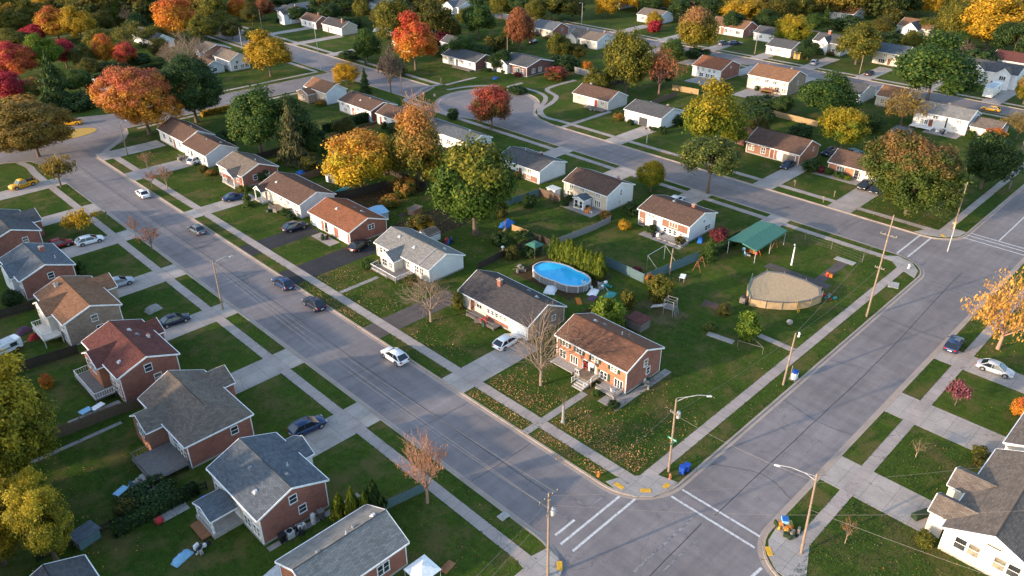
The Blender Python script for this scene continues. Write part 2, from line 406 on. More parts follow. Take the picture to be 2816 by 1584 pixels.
def tipleaf_mesh(name,seed,tips,n,leaf,jit=.05,pick=1.):
    g=np.random.RandomState(seed)
    keep=np.where(g.uniform(size=len(tips))<pick)[0]
    i=keep[g.randint(0,len(keep),n)]; t=g.uniform(size=(n,1))
    P=tips[i,0]*(1-t)+tips[i,1]*t+g.normal(size=(n,3))*jit*np.array([1,1,.6])
    nrm=g.normal(size=(n,3))+np.array([0,0,.5])
    tone=np.stack([g.uniform(size=n),(i*.618)%1,np.clip(P[:,2],0,1)],1)
    return leaf_mesh(name,P,nrm,leaf*g.uniform(.7,1.3,n),tone)

TM={}
def tree_meshes():
    TM['broad']=[crown_mesh('broad_crown',s,84,235,.041,hollow=h,bottom=bt,squash=sq,pear=pr) for s,h,bt,sq,pr in ((1,.5,-.78,.8,.1),(2,.45,-.85,.9,.2),(3,.55,-.7,.75,0),(4,.5,-.85,.9,-.05),(5,.45,-.8,.8,.25))]
    TM['big']=[crown_mesh('big_crown',s,235,235,.027,rc=(.13,.23),hollow=.6,bottom=-.85,pear=.08) for s in (11,12)]
    TM['near']=[crown_mesh('near_crown',s,120,300,.03,rc=(.15,.27),hollow=.4,bottom=-.95) for s in (21,22)]
    TM['bush']=[crown_mesh('bush_crown',s,46,75,.085,rc=(.25,.38),hollow=.6,bottom=-.75) for s in (31,32,33)]
    TM['conifer']=[conifer_mesh('conifer_crown',s,7500,.05) for s in (41,42)]
    TM['column']=[column_mesh('column_crown',s,2600,.13) for s in (51,52)]
    TM['trunk']=[limb_mesh('trunk',s) for s in (61,62,63)]
    TM['bare']=[];TM['half']=[];TM['sap']=[]
    for s,u in ((71,-.05),(72,.02),(73,.3)):
        m,t=branch_mesh('bare_limbs',s,levels=4,upright=u,spread=.62,nb=(7,5,4,4)); TM['bare'].append((m,t))
    for k,(m,t) in enumerate(TM['bare']):
        TM['half'].append((m,[tipleaf_mesh('thin_crown',80+k,t,2600,.028,.05,.8),tipleaf_mesh('thin_crown',90+k,t,900,.024,.03,.6)]))
    m,t=branch_mesh('sapling_limbs',75,levels=3,trunk=.4,r0=.018,nb=(5,4,4)); TM['sap'].append((m,tipleaf_mesh('sapling_crown',95,t,1500,.07,.10),tipleaf_mesh('sapling_crown',96,t,260,.045,.05)))
    m,t=branch_mesh('sapling_limbs',76,levels=3,trunk=.36,r0=.018,nb=(5,5,4),upright=.2); TM['sap'].append((m,tipleaf_mesh('sapling_crown',97,t,1500,.07,.10),tipleaf_mesh('sapling_crown',98,t,260,.045,.05)))
TCOUNT=[0]
CATS={'broad':('deciduous_tree','tree'),'half':('thinning_tree','tree'),'bare':('bare_tree','tree'),'conifer':('conifer_tree','conifer'),'bush':('garden_bush','bush'),'column':('evergreen_shrub','shrub'),'sapling':('young_tree','sapling')}
def tree(kind,color,x,y,H,Rr,label,group=None,z=GZ):
    k=TCOUNT[0]; TCOUNT[0]+=1; rz=(k*2.39996)%6.283
    nm,cat=CATS[kind]; t=thing(nm,label,cat,(x,y,z),rz,group); lm='leaf_'+color
    if kind=='broad':
        pool=TM['near'] if color.startswith('near') else TM['big'] if Rr>7.5 and x<200 else TM['broad']
        cb=.20*H if color not in('sage',) else .34*H
        if color=='oak': cb=.14*H
        hc=(H-cb)/2
        inst('trunk',TM['trunk'][k%3],t,(0,0,0),0,(H*.9,H*.9,H*.93),'bark')
        inst('crown',pool[k%len(pool)],t,(0,0,cb+hc*.98),k*1.3,(Rr*1.03,Rr*1.03,hc*1.06),lm)
    elif kind=='conifer':
        b=MB(); b.tube([(0,0,-.1),(0,0,H*.9)],[H*.022,H*.004],6); b.obj('trunk',['bark'],t)
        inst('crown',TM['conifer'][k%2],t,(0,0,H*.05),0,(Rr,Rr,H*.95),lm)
    elif kind=='column':
        b=MB(); b.tube([(0,0,-.1),(0,0,H*.5)],[.07,.03],6); b.obj('trunk',['bark'],t)
        inst('crown',TM['column'][k%2],t,(0,0,.05),0,(Rr,Rr,H-.05),lm)
    elif kind=='bush':
        b=MB()
        for a in range(4): b.tube([(0,0,-.05),(math.cos(a*1.6)*Rr*.35,math.sin(a*1.6)*Rr*.35,H*.5)],[.05,.02],5)
        b.obj('stems',['bark'],t)
        inst('crown',TM['bush'][k%3],t,(0,0,H*.47),0,(Rr*1.02,Rr*1.02,H*.56),lm)
    elif kind=='bare':
        m,tp=TM['bare'][k%2 if color!='greybark' else 0]
        inst('trunk',m,t,(0,0,0),0,(Rr,Rr,H),'bark_grey' if color!='maroon' else 'bark_red')
    elif kind=='half':
        i={'rust':1,'twig':2,'honey':0,'paletan':0,'amber':0,'olive':1,'brown':1}.get(color,0)
        m,(full,sparse)=TM['half'][i]
        inst('trunk',m,t,(0,0,0),0,(Rr,Rr,H),'bark_twig' if color in('twig','honey','paletan') else 'bark_red' if color=='rust' else 'bark')
        inst('crown',sparse if color=='twig' else full,t,(0,0,0),0,(Rr,Rr,H),lm)
    elif kind=='sapling':
        m,full,sparse=TM['sap'][k%2]
        inst('trunk',m,t,(0,0,0),0,(Rr,Rr,H),'bark_grey' if color.startswith('bare') else 'bark')
        inst('crown',sparse if color.startswith('bare') or color=='rust' else full,t,(0,0,0),0,(Rr,Rr,H),lm)
    return t

# ------------------------------------------------------------------ cars
CARM={}
def loft(b,secs,m=0,smooth=True,capa=True,capb=True):
    """secs: list of rings (same count)"""
    n=len(secs[0]); vs=[p for s in secs for p in s]; fs=[]
    for i in range(len(secs)-1):
        for k in range(n): j=(k+1)%n; fs.append((i*n+k,(i+1)*n+k,(i+1)*n+j,i*n+j))
    if capa: fs.append(tuple(range(n)))
    if capb: fs.append(tuple(reversed(range((len(secs)-1)*n,len(secs)*n))))
    b.add(vs,fs,m,smooth)
def car_meshes(kind):
    """x forward, wheels on z=0"""
    if kind=='suv':   L,W,belt,top=4.6,1.84,.98,1.56; cab=(-2.14,-1.42,.28,1.2); wb=(-1.38,1.38); wr=.36; nose=.92;tail=1.0
    elif kind=='wagon': L,W,belt,top=4.7,1.82,.90,1.42; cab=(-2.16,-1.40,.30,1.25); wb=(-1.38,1.42); wr=.33; nose=.80;tail=.92
    elif kind=='pickup': L,W,belt,top=5.3,1.9,1.02,1.7; cab=(-.55,-.35,.75,1.25); wb=(-1.6,1.65); wr=.38; nose=.98;tail=1.02
    else: L,W,belt,top=4.6,1.80,.90,1.42; cab=(-1.75,-1.0,.35,1.15); wb=(-1.36,1.36); wr=.33; nose=.76;tail=.90
    h=L/2; w=W/2; d={}
    st=[(-h,.80,.42,tail-.22),(-h+.12,.93,.30,tail-.05),(-h+.5,.99,.24,tail),(-1.0,1,.22,belt),(.2,1,.22,belt),(1.1,.995,.22,belt-.02),(h-.75,.97,.24,(belt+nose)/2),(h-.25,.90,.28,nose-.06),(h-.03,.74,.36,nose-.24)]
    b=MB(); secs=[]
    for x,kw,z0,z1 in st:
        a=w*kw; zm=z0+(z1-z0)*.55
        secs.append([(x,-a*.90,z0),(x,-a,z0+.10),(x,-a,zm),(x,-a*.95,z1-.07),(x,-a*.80,z1),(x,a*.80,z1),(x,a*.95,z1-.07),(x,a,zm),(x,a,z0+.10),(x,a*.90,z0)])
    loft(b,secs)
    xr0,xr1,xf1,xf0=cab   # rear base, rear roof, front roof, windscreen base
    wt=w*.74; wbz=w*.93; zb=belt-.03
    # roof skin and pillars
    loft(b,[[(xr1-.06,-wt*.92,top-.05),(xr1-.06,wt*.92,top-.05),(xr1-.06,wt*.92,top-.1),(xr1-.06,-wt*.92,top-.1)],
            [(xr1+.1,-wt,top),(xr1+.1,wt,top),(xr1+.1,wt*1.02,top-.09),(xr1+.1,-wt*1.02,top-.09)],
            [((xr1+xf1)/2,-wt,top+.03),((xr1+xf1)/2,wt,top+.03),((xr1+xf1)/2,wt*1.02,top-.07),((xr1+xf1)/2,-wt*1.02,top-.07)],
            [(xf1,-wt,top-.03),(xf1,wt,top-.03),(xf1,wt*1.02,top-.1),(xf1,-wt*1.02,top-.1)]])
    for sy in (-1,1):
        for (xa,xb,t) in ((xr0,xr1,.09),(xf0,xf1,.05),((xr1+xf1)/2-.1,(xr1+xf1)/2-.1,.05)):
            b.tube([(xa,sy*wbz*.985,zb),(xb,sy*wt*1.0,top-.06)],t*.8,5)
        b.rbox(.72 if kind!='pickup' else .95,sy*(w+.09),belt-.02,.16,.2,.13)      # mirrors
    if kind=='pickup':
        b.box(-h+.12,-.62,-w*.72,w*.72,belt-.02,belt+.015,1)
        for sy in (-1,1): b.box(-h+.1,-.6,sy*w*.88-.05,sy*w*.88+.05,belt-.05,belt+.1)
        b.box(-h+.05,-h+.13,-w*.88,w*.88,belt-.1,belt+.1)
    for x in wb:                                                                  # dark wheel arches
        for sy in (-1,1):
            vs=[(x+(wr+.08)*math.cos(a),sy*(w+.004),.05+max(0,wr+(wr+.08)*math.sin(a)-.05)) for a in [math.pi*k/10 for k in range(11)]]
            b.poly(vs if sy<0 else list(reversed(vs)),1)
    d['body']=(b,['car_white','rubber'])
    def gl(pts,n='pane'):
        q=MB(); q.poly(pts); return q
    e=.012
    d['windshield']=(gl([(xf0+e,-wbz*.9,zb+.03),(xf0+e,wbz*.9,zb+.03),(xf1+.05,wt*.93,top-.06),(xf1+.05,-wt*.93,top-.06)]),['carglass'])
    d['rear_window']=(gl([(xr0-e,wbz*.88,zb+.04),(xr0-e,-wbz*.88,zb+.04),(xr1-.06,-wt*.9,top-.08),(xr1-.06,wt*.9,top-.08)]),['carglass'])
    for sy in (-1,1):
        pts=[(xr0+.02,sy*(wbz+.004),zb),(xf0-.02,sy*(wbz+.004),zb),(xf1,sy*(wt+.018),top-.08),(xr1,sy*(wt+.018),top-.08)]
        d['side_window%d'%sy]=(gl(pts if sy<0 else pts[::-1]),['carglass'])
    t=MB(); t.lathe(0,0,[(wr*.62,-.1),(wr*.95,-.1),(wr,-.06),(wr,.06),(wr*.95,.1),(wr*.62,.1)],16)
    t.v=[(x,z,y) for x,y,z in t.v]; d['tyre']=(t,['rubber'])
    t=MB(); t.lathe(0,0,[(wr*.1,-.105),(wr*.6,-.105),(wr*.64,-.07),(wr*.64,.07),(wr*.6,.105),(wr*.1,.105)],10,0,False); t.v=[(x,z,y) for x,y,z in t.v]; d['rim']=(t,['rim'])
    q=MB(); q.rbox(h-.16,0,nose-.30,.2,.42,.15,0,0,.04); d['headlight']=(q,['lampglass'])
    q=MB(); q.rbox(-h+.05,0,tail-.30,.12,.34,.2,0,0,.03); d['taillight']=(q,['tailred'])
    q=MB(); q.box(-h-.015,-h+.02,-.26,.26,.52,.64); d['licence_plate']=(q,['whitepaint'])
    out={}
    for k,(bb,ms) in d.items(): out[k]=bb.mesh('car_'+k.rstrip('-1'),ms)
    out['wb']=wb; out['wr']=wr; out['w']=w; return out
def car(kind,paint,x,y,rz,label,name='parked_car',cat='car',z=.0,group='cars parked along the streets and drives',detail=True):
    if kind not in CARM: CARM[kind]=car_meshes(kind)
    c=CARM[kind]; t=thing(name,label,cat,(x,y,z),rz,group)
    o=inst('body',c['body'],t); o.material_slots[0].link='OBJECT'; o.material_slots[0].material=MATS[paint]
    for k in ('windshield','rear_window'): inst(k,c[k],t)
    for sy in ('-1','1'): inst('side_window',c['side_window'+sy],t)
    for wx in c['wb']:
        for sy in (-1,1):
            w=thing0('wheel',t,(wx,sy*(c['w']-.09),c['wr'])); inst('tyre',c['tyre'],w); inst('rim',c['rim'],w)
    for sy in (-1,1):
        inst('headlight',c['headlight'],t,(0,sy*.62*c['w'],0)); inst('taillight',c['taillight'],t,(0,sy*.70*c['w'],0))
    inst('licence_plate',c['licence_plate'],t)
    return t
def thing0(name,parent,loc):
    o=bpy.data.objects.new(name,None); COL.objects.link(o); o.parent=parent; o.location=loc; o.empty_display_size=.1; return o

# ------------------------------------------------------------------ houses
WINC={}
def window_mesh(w,h,style,fm):
    pale=rnd.random()<.36; key=(round(w,2),round(h,2),style,fm,pale)
    if key in WINC: return WINC[key]
    f=MB(); t=.08 if style!='thin' else .05; d=.07
    # local: x along wall, y outward (negative y = outside), z up; centred
    f.box(-w/2-t,w/2+t,-d,0,h/2,h/2+t); f.box(-w/2-t,w/2+t,-d-.03,0,-h/2-t,-h/2)
    f.box(-w/2-t,-w/2,-d,0,-h/2,h/2); f.box(w/2,w/2+t,-d,0,-h/2,h/2)
    if style in('double','thin'): f.box(-w/2,w/2,-d+.015,0,-.025,.025)
    if style=='pair': f.box(-.05,.05,-d,0,-h/2,h/2); f.box(-w/2,-.05,-d+.015,0,-.02,.02); f.box(.05,w/2,-d+.015,0,-.02,.02)
    if style=='triple':
        for u in (-w/6,w/6): f.box(u-.045,u+.045,-d,0,-h/2,h/2)
    if style=='slide': f.box(-.03,.03,-d+.01,0,-h/2,h/2)
    g=MB(); g.box(-w/2,w/2,-.03,-.005,-h/2,h/2)
    WINC[key]=(f.mesh('window',[fm]),g.mesh('pane',['glass_pale' if pale else 'glass'])); return WINC[key]
def door_mesh(w,h,dm,fm):
    f=MB(); t=.1
    f.box(-w/2-t,w/2+t,-.08,0,h,h+t); f.box(-w/2-t,-w/2,-.08,0,0,h); f.box(w/2,w/2+t,-.08,0,0,h)
    f.box(-w/2,w/2,-.05,0,0,h,1)
    for zz in (.12,.55): f.box(-w/2+.12,w/2-.12,-.065,-.05,h*zz,h*(zz+.32),1)
    return f.mesh('door',[fm,dm])
def garage_mesh(w,h,dm,fm):
    f=MB(); t=.12
    f.box(-w/2-t,w/2+t,-.08,0,h,h+t); f.box(-w/2-t,-w/2,-.08,0,0,h); f.box(w/2,w/2+t,-.08,0,0,h)
    n=4
    for k in range(n): f.box(-w/2,w/2,-.05,0,h*k/n+.02,h*(k+1)/n-.015,1)
    f.box(-w/2,w/2,-.03,0,0,h,1)
    return f.mesh('garage_door',[fm,dm])
SIDE={'-X':(lambda s,x0,x1,y0,y1:(x0,y1+(y0-y1)*s),-math.pi/2),'-Y':(lambda s,x0,x1,y0,y1:(x0+(x1-x0)*s,y0),0.),
      '+X':(lambda s,x0,x1,y0,y1:(x1,y0+(y1-y0)*s),math.pi/2),'+Y':(lambda s,x0,x1,y0,y1:(x1+(x0-x1)*s,y1),math.pi)}
HOUSES=[]
class House:
    def __init__(s,label,x0,x1,y0,y1,h,rise,roof,wall,gable=None,ridge='Y',trim='whitepaint',name='house',ov=.3,hip=None,group=None,found='concrete',cat='house'):
        s.x0,s.x1,s.y0,s.y1,s.h,s.rise,s.ridge=x0,x1,y0,y1,h,rise,ridge
        s.roofm=roof; s.trim=trim
        cx,cy=(x0+x1)/2,(y0+y1)/2; s.o=(cx,cy,0)
        s.t=thing(name,label,cat,(cx,cy,GZ),0,group); s.label=label; HOUSES.append(s)
        s.wx0,s.wx1,s.wy0,s.wy1=(x0+ov,x1-ov,y0+.22,y1-.22) if ridge=='Y' else (x0+.22,x1-.22,y0+ov,y1-ov)
        half=(x1-x0)/2 if ridge=='Y' else (y1-y0)/2
        s.half=half; s.sl=rise/half
        zt=h+s.sl*ov-.17; s.zt=zt; zr=h+rise-.17
        gable=gable or wall
        b=MB(); X0,X1,Y0,Y1=s.wx0,s.wx1,s.wy0,s.wy1
        if ridge=='Y':
            b.quad((X0,Y1,-.1),(X0,Y0,-.1),(X0,Y0,zt),(X0,Y1,zt),0); b.quad((X1,Y0,-.1),(X1,Y1,-.1),(X1,Y1,zt),(X1,Y0,zt),0)
            b.poly([(X0,Y0,-.1),(X1,Y0,-.1),(X1,Y0,zt),(cx,Y0,zr),(X0,Y0,zt)] if not hip else [(X0,Y0,-.1),(X1,Y0,-.1),(X1,Y0,h-.1),(X0,Y0,h-.1)],1); b.poly([(X1,Y1,-.1),(X0,Y1,-.1),(X0,Y1,zt),(cx,Y1,zr),(X1,Y1,zt)],1)
        else:
            b.quad((X0,Y0,-.1),(X1,Y0,-.1),(X1,Y0,zt),(X0,Y0,zt),0); b.quad((X1,Y1,-.1),(X0,Y1,-.1),(X0,Y1,zt),(X1,Y1,zt),0)
            b.poly([(X0,Y1,-.1),(X0,Y0,-.1),(X0,Y0,zt),(X0,cy,zr),(X0,Y1,zt)],1); b.poly([(X1,Y0,-.1),(X1,Y1,-.1),(X1,Y1,zt),(X1,cy,zr),(X1,Y0,zt)],1)
        b.obj('wall',[wall,gable],s.t,s.o)
        f=MB(); e=.03; f.box(X0-e,X1+e,Y0-e,Y1+e,-.1,.24); f.obj('foundation',[found],s.t,s.o)
        r=MB(); tr=MB(); th=.16
        if ridge=='Y':
            ya,yb=(y0,y1); ra=y0+(hip if hip else 0); rb=y1
            top=[((x0,ya,h),(x0,yb,h),(cx,rb,h+rise),(cx,ra,h+rise)),((x1,yb,h),(x1,ya,h),(cx,ra,h+rise),(cx,rb,h+rise))]
            for q in top: r.quad(*q[::-1]); r.quad(*[(a,c,z-th) for a,c,z in q])
            if hip: r.poly([(x0,ya,h),(x1,ya,h),(cx,ra,h+rise)]); r.poly([(x1,ya,h-th),(x0,ya,h-th),(cx,ra,h+rise-th)])
            for xx,sg in ((x0,-1),(x1,1)):
                tr.box(min(xx,xx+sg*.1),max(xx,xx+sg*.1),ya,yb,h-.17,h-.01)
            for yy,sg,do in ((ya,-1,not hip),(yb,1,True)):
                if not do: tr.box(x0,x1,ya-.08,ya,h-.18,h-.01); continue
                for xa in (x0,x1):
                    e1,e2=(yy,yy+sg*.07); lo,hi=min(e1,e2),max(e1,e2)
                    P=[(xa,lo,h-.2),(cx,lo,h+rise-.2),(cx,lo,h+rise+.015),(xa,lo,h+.015)]
                    Q=[(a,hi,z) for a,_,z in P]
                    tr.add(P+Q,[(0,1,2,3),(7,6,5,4),(0,4,5,1),(1,5,6,2),(2,6,7,3),(3,7,4,0)])
            cap=MB(); cap.tube([(cx,ra,h+rise+.0),(cx,rb,h+rise+.0)],.07,6,0,True,False)
        else:
            top=[((x1,y0,h),(x0,y0,h),(x0,cy,h+rise),(x1,cy,h+rise)),((x0,y1,h),(x1,y1,h),(x1,cy,h+rise),(x0,cy,h+rise))]
            for q in top: r.quad(*q[::-1]); r.quad(*[(a,c,z-th) for a,c,z in q])
            for yy,sg in ((y0,-1),(y1,1)): tr.box(x0,x1,min(yy,yy+sg*.1),max(yy,yy+sg*.1),h-.17,h-.01)
            for xx,sg in ((x0,-1),(x1,1)):
                for ya in (y0,y1):
                    lo,hi=min(xx,xx+sg*.07),max(xx,xx+sg*.07)
                    P=[(lo,ya,h-.2),(lo,cy,h+rise-.2),(lo,cy,h+rise+.015),(lo,ya,h+.015)]; Q=[(hi,a,z) for _,a,z in P]
                    tr.add(P+Q,[(0,1,2,3),(7,6,5,4),(0,4,5,1),(1,5,6,2),(2,6,7,3),(3,7,4,0)])
            cap=MB(); cap.tube([(x0,cy,h+rise),(x1,cy,h+rise)],.07,6,0,True,False)
        s.roof=r.obj('roof',[roof],s.t,s.o)
        cap.obj('ridge_cap',[roof],s.roof,s.o,False)
        tr.obj('roof_trim',[trim],s.t,s.o)
        q=.09
        for a,bb in ((X0,Y0),(X0,Y1),(X1,Y0)):
            if not trim: break
            c=MB(); c.box(a-.02 if a==X0 else a-q,a+q if a==X0 else a+.02,bb-.02 if bb==Y0 else bb-q,bb+q if bb==Y0 else bb+.02,.24,zt-.02)
            c.obj('corner_board',[trim],s.t,s.o)
        if ridge=='Y' and trim:
            dp=MB(); dp.tube([(X0-.06,Y1-.25,.05),(X0-.06,Y1-.25,zt-.15),(x0+.02,Y1-.25,h-.1)],.04,5); dp.obj('downpipe',['vent_light'],s.t,s.o)
    def loc(s,side,f,z,out=0.):
        fn,rz=SIDE[side]; x,y=fn(f,s.wx0,s.wx1,s.wy0,s.wy1)
        dx,dy={'-X':(-1,0),'+X':(1,0),'-Y':(0,-1),'+Y':(0,1)}[side]
        return (x+dx*out-s.o[0],y+dy*out-s.o[1],z),rz
    def win(s,side,f,z,w=.9,h=1.,style='double',fm='whitepaint',shut=None):
        l,rz=s.loc(side,f,z); a,g=window_mesh(w,h,style,fm)
        o=inst('window',a,s.t,l,rz); inst('pane',g,o)
        if shut:
            for sg in (-1,1):
                b=MB(); b.box(-.2,.2,-.05,0,-h/2-.03,h/2+.03)
                for k in range(6): b.box(-.16,.16,-.065,-.05,-h/2+h*k/6+.03,-h/2+h*(k+1)/6-.02)
                q=b.obj('shutter',[shut],s.t); q.location=(l[0]+math.cos(rz)*sg*(w/2+.3),l[1]+math.sin(rz)*sg*(w/2+.3),l[2]); q.rotation_euler=(0,0,rz)
        return s
    def wins(s,side,fs,z,w=.9,h=1.,style='double',fm='whitepaint',shut=None):
        for f in fs: s.win(side,f,z,w,h,style,fm,shut)
        return s
    def door(s,side,f,w=.95,h=2.0,dm='doorbrown',fm='whitepaint',z=.24):
        l,rz=s.loc(side,f,z); inst('door',door_mesh(w,min(h,s.zt-z-.15),dm,fm),s.t,l,rz); return s
    def garage(s,side,f,w=2.6,h=2.0,dm='whitepaint',fm='whitepaint'):
        l,rz=s.loc(side,f,0.02); inst('garage_door',garage_mesh(w,min(h,s.zt-.25),dm,fm),s.t,l,rz).location.z=.02; 
        return s
    def panel(s,side,f0,f1,z0,z1,m,name='brick_panel',out=.05):
        """facing panel of another material set proud of the wall"""
        (xa,ya,_),rz=s.loc(side,f0,0); (xb,yb,_),_=s.loc(side,f1,0); L=math.hypot(xb-xa,yb-ya)
        b=MB(); b.box(0,L,-out,-.005,z0,z1); o=b.obj(name,[m],s.t); o.location=(xa,ya,0); o.rotation_euler=(0,0,rz); return s
    def zroof(s,x,y):
        return s.h+s.rise-s.sl*abs((x-(s.x0+s.x1)/2) if s.ridge=='Y' else (y-(s.y0+s.y1)/2))
    def chimney(s,x,y,w=.6,d=.6,up=.9,m='brick_red',capm='concrete'):
        z=s.zroof(x,y); b=MB(); b.box(x-w/2,x+w/2,y-d/2,y+d/2,z-.5,z+up); b.box(x-w/2-.06,x+w/2+.06,y-d/2-.06,y+d/2+.06,z+up,z+up+.1,1)
        b.tube([(x,y,z+up+.1),(x,y,z+up+.35)],.11,8,2); b.obj('chimney',[m,capm,'claypot'],s.roof,s.o); return s
    def vents(s,*pts,kind='box'):
        for k,(x,y) in enumerate(pts):
            z=s.zroof(x,y); b=MB()
            if (k+int(x*3))%3==0: b.tube([(x,y,z-.1),(x,y,z+.42)],.06,7); b.tube([(x,y,z-.02),(x,y,z+.06)],.13,8)
            else: b.rbox(x,y,z-.08,.42,.42,.28,0,0,.04,.85); b.rbox(x,y,z-.12,.6,.6,.1)
            b.obj('roof_vent',['vent_metal' if k%2 else 'vent_light'],s.roof,s.o,False)
        return s
    def wing(s,side,a,b,p,he,rise,wall=None,posts=False,roof=None,name='porch_roof',deck=None,open_front=True,inset=.2):
        """cross gable or porch on a side (-X or +X): spans y a..b, sticks out p, eave height he"""
        sg=-1 if side=='-X' else 1
        xe=s.x0 if side=='-X' else s.x1
        ym=(a+b)/2; de=max(0,(he-s.h)/s.sl)+.05; dr=max(0,(he+rise-s.h)/s.sl)+.05
        X=lambda d: xe-sg*d          # d inward positive
        xo=xe+sg*p; r=MB(); th=.14
        q1=[(xo,a,he),(X(de),a,he),(X(dr),ym,he+rise),(xo,ym,he+rise)]; q2=[(X(de),b,he),(xo,b,he),(xo,ym,he+rise),(X(dr),ym,he+rise)]
        for q in (q1,q2):
            r.quad(*q); r.quad(*[(x,y,z-th) for x,y,z in q[::-1]])
        o=r.obj(name,[roof or s.roofm],s.t,s.o)
        t=MB(); x2=xo+sg*.06; lo,hi=min(xo,x2),max(xo,x2)
        for yy in (a,b):
            P=[(lo,yy,he-.17),(lo,ym,he+rise-.17),(lo,ym,he+rise+.012),(lo,yy,he+.012)]; Q=[(hi,y,z) for _,y,z in P]
            t.add(P+Q,[(0,1,2,3),(7,6,5,4),(0,4,5,1),(1,5,6,2),(2,6,7,3),(3,7,4,0)])
            t.box(min(xo,X(de)),max(xo,X(de)),yy-.05 if yy==a else yy,yy if yy==a else yy+.05,he-.16,he-.01)
        t.obj('porch_trim',[s.trim or 'whitepaint'],s.t,s.o)
        xi=xo-sg*inset; xw=s.wx0 if side=='-X' else s.wx1
        if posts:
            for yy in (a+.25,b-.25):
                c=MB(); c.box(xi-.08,xi+.08,yy-.08,yy+.08,0,he-.14); c.rbox(xi,yy,0,.28,.28,.2); c.rbox(xi,yy,he-.34,.26,.26,.2); c.obj('porch_post',['whitepaint'],s.t,s.o)
            g=MB(); g.poly([(xi,a+.15,he-.12),(xi,b-.15,he-.12),(xi,ym,he+rise-.16)]); g.obj('porch_gable',[wall or 'siding_white'],s.t,s.o)
        else:
            w=MB(); zr=he+rise*(1-inset/((b-a)/2)*0)-.15; ze=he-.12+rise*(.2/((b-a)/2))
            A,B=a+.2,b-.2
            w.poly([(xi,A,-.1),(xi,B,-.1),(xi,B,ze),(xi,ym,zr),(xi,A,ze)]); w.quad((xi,A,-.1),(xw,A,-.1),(xw,A,ze),(xi,A,ze)); w.quad((xw,B,-.1),(xi,B,-.1),(xi,B,ze),(xw,B,ze))
            w.obj('wing_wall',[wall],s.t,s.o)
        if deck:
            d=MB(); d.box(min(xo,xw),max(xo,xw),a-.1,b+.1,0,deck); d.obj('porch_floor',['concrete'],s.t,s.o)
        return s
    def wingwin(s,side,y,out,z,w=.8,h=1.,style='double'):
        x=(s.x0-out+.2) if side=='-X' else (s.x1+out-.2); a,g=window_mesh(w,h,style,'whitepaint')
        o=inst('window',a,s.t,(x-s.o[0],y-s.o[1],z),-math.pi/2 if side=='-X' else math.pi/2); inst('pane',g,o); return s
    def railing(s,pts,h=.95,z=.4,m='whitepaint',name='railing'):
        b=MB()
        for (xa,ya),(xb,yb) in zip(pts,pts[1:]):
            b.tube([(xa,ya,z+h),(xb,yb,z+h)],.045,5); b.tube([(xa,ya,z+.12),(xb,yb,z+.12)],.03,5)
            L=math.hypot(xb-xa,yb-ya); n=max(2,int(L/.28))
            for k in range(n+1): f=k/n; b.tube([(xa+(xb-xa)*f,ya+(yb-ya)*f,z),(xa+(xb-xa)*f,ya+(yb-ya)*f,z+h+(.08 if k in(0,n) else 0))],.04 if k in (0,n) else .018,4,0,False)
        b.obj(name,[m],s.t,s.o,False); return s
    def deck(s,x0,x1,y0,y1,z,m='deckwood',name='deck'):
        b=MB(); b.box(x0,x1,y0,y1,z-.12,z)
        for xx in (x0+.1,x1-.1):
            for yy in (y0+.1,y1-.1): b.box(xx-.06,xx+.06,yy-.06,yy+.06,-.05,z-.12)
        b.obj(name,[m],s.t,s.o); return s
    def steps(s,x0,x1,y0,y1,z,n=3,dirn='-X',m='concrete'):
        b=MB()
        for k in range(n):
            zz=z*(n-k)/(n+1)
            if dirn=='-X': d=(x1-x0)/n; b.box(x1-(k+1)*d,x1-k*d,y0,y1,-.05,zz)
            else: d=(x1-x0)/n; b.box(x0+k*d,x0+(k+1)*d,y0,y1,-.05,zz)
        b.obj('steps',[m],s.t,s.o); return s

